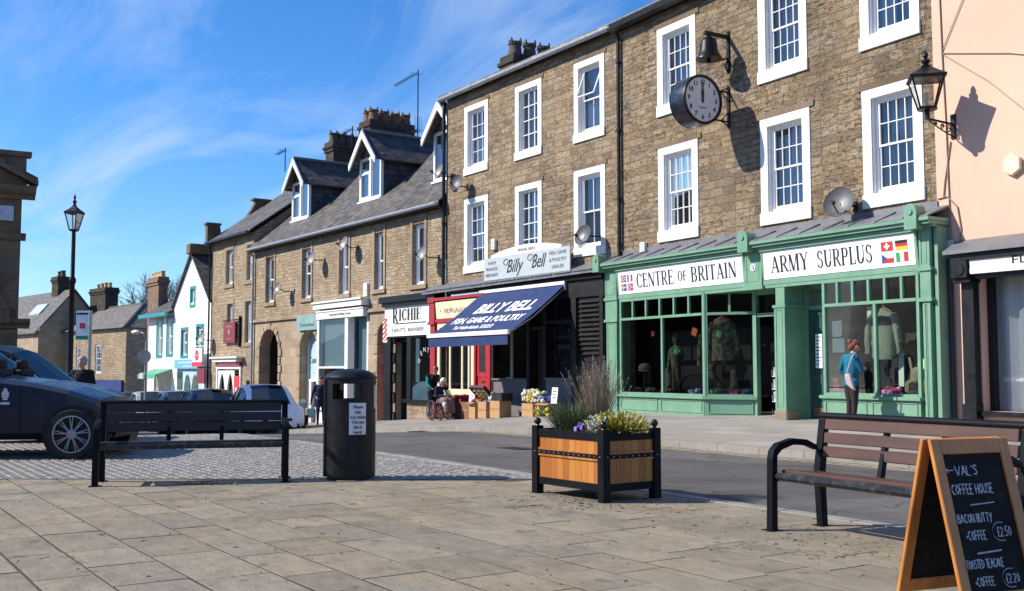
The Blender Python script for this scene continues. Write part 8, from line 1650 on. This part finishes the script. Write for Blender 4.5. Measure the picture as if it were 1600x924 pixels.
# army shop window goods
m, n, l, p = newmat("camouflage"); c = n.new('ShaderNodeTexCoord').outputs['Object']; r = ramp(n, [(.0, (.035, .045, .022)), (.42, (.10, .105, .05)), (.5, (.20, .17, .095)), (.57, (.05, .035, .02)), (.64, (.13, .14, .07))], 'CONSTANT'); l.new(noise(n, l, c, 7, 2, .5), r.inputs[0]); l.new(r.outputs[0], p.inputs['Base Color']); p.inputs['Roughness'].default_value = .9; CAMO = m
OLIVE = cloth("olive_cloth", (.075, .075, .04)); KHAKI = cloth("khaki_cloth", (.16, .15, .09)); SAGE = cloth("sage_fleece", (.15, .20, .145)); BLACKC = cloth("black_cloth", (.012, .012, .014))
def goods(name, label, cat, u, y, z): return onto(J1, RZC, name, label, cat, u, y, z)
def jacket(u, y, z, label, mt_, h=.85, w=.44, yoke=None, turn=0., grp=None, tag_c=None):
    t = thing("jacket", label, "jacket", loc_of(J1, RZC, u, y, z), RZC + turn)
    def loft(rings, mm_, nm, n=18):
        b = MB(); vs = []
        for cx_, cz, hw_, hd in rings:
            for i in range(n): a = 2 * math.pi * i / n; w_ = .012 * math.sin(i * 2.4 + cz * 9); vs.append((cx_ + (hw_ + w_) * math.cos(a), (hd + w_) * math.sin(a), cz))
        b.add(vs, [(r_ * n + i, r_ * n + (i + 1) % n, (r_ + 1) * n + (i + 1) % n, (r_ + 1) * n + i) for r_ in range(len(rings) - 1) for i in range(n)] + [tuple(range(n)), tuple(range((len(rings) - 1) * n, len(rings) * n))]); return b.build(nm, mm_, t, smooth=60)
    body = [(0, .03, .07, .05), (0, -.02, .10, .06), (0, -.06, w * .40, .085), (0, -.14, w * .47, .11), (0, -.34, w * .46, .12)]
    loft(body if yoke is None else body[:3] + [(0, -.13, w * .47, .11)], mt_, "jacket_body")
    if yoke: loft([(0, -.13, w * .472, .112), (0, -.30, w * .47, .125)], yoke, "yoke"); loft([(0, -.30, w * .46, .12), (0, -h * .6, w * .45, .12), (0, -h + .06, w * .47, .115), (0, -h, w * .40, .10)], mt_, "lower_body")
    else: loft([(0, -.34, w * .46, .12), (0, -h * .6, w * .47, .12), (0, -h, w * .50, .125)], mt_, "lower_body")
    for s in (-1, 1): loft([(s * w * .36, -.06, .06, .06), (s * w * .50, -.14, .085, .08), (s * w * .60, -.38, .078, .072), (s * w * .66, -.62, .068, .06), (s * w * .68, -.78, .055, .05), (s * w * .68, -.84, .058, .05)], mt_, "sleeve", 12)
    b = MB(); b.tube([(-.2, 0, -.04), (0, 0, .06), (.2, 0, -.04)], .008, 5); b.tube([(0, 0, .06), (.03, 0, .12), (0, 0, .16)], .006, 5); b.build("hanger", mat("orange_hanger", (.45, .14, .03), .4), t)
    if tag_c: b = MB(); b.box(-.05, .05, -.16, -.155, -.42, -.28); b.build("price_tag", tag_c, t)
    return t
GTAG = mat("green_tag", (.12, .65, .22), .5, var=0); OTAG = mat("orange_tag", (.75, .16, .04), .5, var=0); PTAG = mat("pink_tag", (.75, .08, .25), .5, var=0)
jacket(3.62, .12, 2.38, "camouflage jacket on an orange hanger in the splayed window", CAMO, .95, .52, turn=R(25), tag_c=GTAG)
jacket(3.02, .32, 2.15, "camouflage smock half behind the window corner post", CAMO, .8, .4, turn=R(60))
jacket(8.12, .10, 2.36, "sage green fleece with black yoke hanging in the right window", SAGE, .95, .55, BLACKC, tag_c=None)
t = goods("mannequin", "small camouflage clad mannequin in the middle pane", "mannequin", 1.92, .18, .60); fuse("mannequin_body", [(V(0, 0, 1.32), .08, V(0, 0, 1.42), .08, 'c'), (V(0, 0, 1.2), .05, V(0, 0, 1.3), .05, 'c'), (V(-.1, 0, 1.08), .11, V(.1, 0, 1.08), .11, 'c'), (V(0, 0, 1.0), .14, V(0, 0, .7), .12, 'c'), (V(-.07, 0, .62), .07, V(-.08, 0, .04), .05, 'o'), (V(.07, 0, .62), .07, V(.08, 0, .04), .05, 'o'), (V(-.2, 0, 1.05), .06, V(-.24, -.05, .6), .05, 'c'), (V(.2, 0, 1.05), .06, V(.34, -.12, 1.02), .05, 'c')], {'c': CAMO, 'o': OLIVE}, t, .015)
def tagthing(u, y, z, w, label, mt_, rot=0.): t = goods("price_tag", label, "price tag", u, y, z); b = MB(); b.box(-w / 2, w / 2, -.004, .0, -w / 2, w / 2, 0, Matrix.Rotation(rot, 4, 'Y')); b.build("tag_card", mt_, t)
tagthing(2.22, -.05, 1.66, .15, "bright green diamond price tag in the middle pane", GTAG, R(45)); tagthing(2.92, -.1, 2.10, .18, "orange price tag beside the window corner post", OTAG, R(20)); tagthing(.95, .25, 2.12, .12, "small orange tag high in the left pane", mat("dim_orange_tag", (.4, .06, .02), .5), R(10)); tagthing(9.22, -.2, 1.32, .16, "pale green round tag at the right edge of the right window", mat("lime_tag", (.45, .75, .35), .5, var=0), R(45))
t = goods("helmet", "olive helmet on a dark stand in the left pane", "helmet", .82, .1, 1.22); b = MB(); b.ball((0, 0, .05), .16, n=18, sc=(1, 1.1, .75)); b.lathe([(.17, -.02), (.19, -.03), (.17, -.01)], n=18); b.build("shell", KHAKI, t, smooth=60); b = MB(); b.cyl((0, 0, -.62), (0, 0, .0), .05, n=10); b.build("stand", BLACKC, t)
t = goods("tent_bag", "large dark kit bag heaped in the middle pane", "bag", 2.55, .25, .60); fuse("bag_body", [(V(-.4, 0, .22), .24, V(.35, 0, .20), .26, 'a'), (V(-.2, 0, .3), .2, V(.2, 0, .32), .2, 'a')], {'a': BLACKC}, t, .02)
for u, y, z, lab, mm_, nm in ((.75, -.02, .6, "pile of boots and tins at the left pane's foot", [OLIVE, BLACKC], 'tins'), (1.35, -.1, .6, "small camouflage caps beside the first mullion", [CAMO, KHAKI], 'caps'), (1.95, -.1, .6, "khaki and pink bundle beside the middle pane's left edge", [KHAKI, PINK], 'bundle'), (2.98, -.12, .6, "blue and white packets at the window corner", [BLUEG, PLW], 'packets'), (3.55, .02, .6, "camouflage pouches at the splayed window's foot", [CAMO, KHAKI, GTAG], 'pouches'), (3.86, .22, .6, "pink tagged flask and tins in the splayed window", [PTAG, OLIVE], 'tins'), (4.15, .33, .6, "navy box and dark bundle at the splayed window's right", [BLUEG, OLIVE], 'bundle'), (8.45, -.1, .70, "pink and white packets right of the mullion", [PTAG, PLW], 'packets'), (7.5, -.1, .7, "dark tins left of the woman in the right window", [OLIVE, BLACKC], 'tins')):
    heap(nm, lab, nm, *loc_of(J1, RZC, u, y, z), 10, .075, (.16, .09, .12), mm_)
for u, y, z, w_, h_, lab, mm_ in ((.55, .45, .60, .30, .55, "dark green kit bag at the back of the left pane", OLIVE), (1.25, .50, .60, .26, .70, "khaki rolled mat standing behind the first mullion", KHAKI), (2.75, .55, .62, .34, .80, "camouflage kit bag standing at the back of the middle pane", CAMO), (3.45, .62, .62, .24, .62, "olive bag standing under the camouflage jacket", OLIVE), (8.45, .5, .72, .3, .7, "black holdall at the back of the right window", BLACKC)):
    t = goods("kit_bag", lab, "bag", u, y, z); fuse("bag_body", [(V(0, 0, .1), w_ * .42, V(0, 0, h_ - .1), w_ * .40, 'a', (1, .75)), (V(-.05, -w_ * .3, .14), w_ * .2, V(.05, -w_ * .3, .2), w_ * .2, 'a')], {'a': mm_}, t, .02); b = MB(); b.tube([(-.06, 0, h_ - .02), (0, 0, h_ + .07), (.06, 0, h_ - .02)], .012, 5); b.build("bag_handle", BLACKC, t)
t = goods("rucksack", "olive rucksack with stakes in the right window", "rucksack", 8.85, .15, .70); fuse("rucksack_body", [(V(0, 0, .15), .17, V(0, 0, .42), .16, 'a', (1, .75)), (V(-.17, -.05, .12), .08, V(-.17, -.05, .25), .07, 'a'), (V(.17, -.05, .12), .08, V(.17, -.05, .25), .07, 'a'), (V(0, -.12, .15), .1, V(0, -.12, .25), .09, 'a')], {'a': KHAKI}, t, .015); b = MB(); b.cyl((-.12, 0, .4), (-.18, .0, .75), .025, n=6); b.cyl((.02, .02, .4), (.07, .02, .8), .02, n=6); b.build("stakes", mat("pale_wood", (.30, .22, .12), .7), t); b = MB(); b.ball((.02, -.22, .28), .02, n=8); b.build("buckle", STEEL, t)
t = goods("leaflet_rack", "wire rack of leaflets inside the open left doorway", "rack", 5.05, .55, .17); b = MB()
for x in (-.22, .22): b.cyl((x, 0, 0), (x, 0, 1.0), .012, n=6)
for z in (.05, .35, .62, .9): b.cyl((-.22, 0, z), (.22, 0, z), .008, n=5); b.cyl((-.22, -.1, z), (.22, -.1, z), .008, n=5); [b.cyl((-.22 + i * .11, -.1, z), (-.22 + i * .11, -.1, z + .14), .006, n=4) for i in range(5)]
b.build("wire_frame", STEEL, t); b = MB()
for z in (.35, .62, .88): [b.box(-.2 + i * .14, -.08 + i * .14, -.08, -.075, z + .01, z + .22) for i in range(3)]
b.build("leaflets", mat("leaflet_paper", (.35, .36, .36), .7, var=.5, vs=10), t)
for u, z, w, h, lab, mt_ in ((7.38, 1.55, .3, .62, "pale blue notices stuck inside the right window's left edge", mat("blue_notice", (.30, .45, .48), .6, var=.3, vs=14)), (7.3, .82, .16, .24, "small red and white card low in the right window", mat("red_card", (.55, .10, .08), .5, var=.2))):
    t = goods("notice", lab, "notice", u, -.30, z); b = MB(); b.box(-w / 2, w / 2, -.004, 0, 0, h * .45); b.box(-w / 2, w / 2 * .6, -.004, 0, h * .5, h); b.build("paper_sheets", mt_, t)
t = goods("strip_panel", "pair of tall pale strips behind the right window glass", "panel", 7.72, .25, .9); b = MB(); b.box(-.09, .05, -.01, .01, .75, 1.55); b.box(.62, .74, -.01, .01, 0, .62); b.build("pale_strips", mat("pale_strip", (.45, .55, .45), .6, var=.05), t)  # plain pale boxes, neither lamp nor mirror
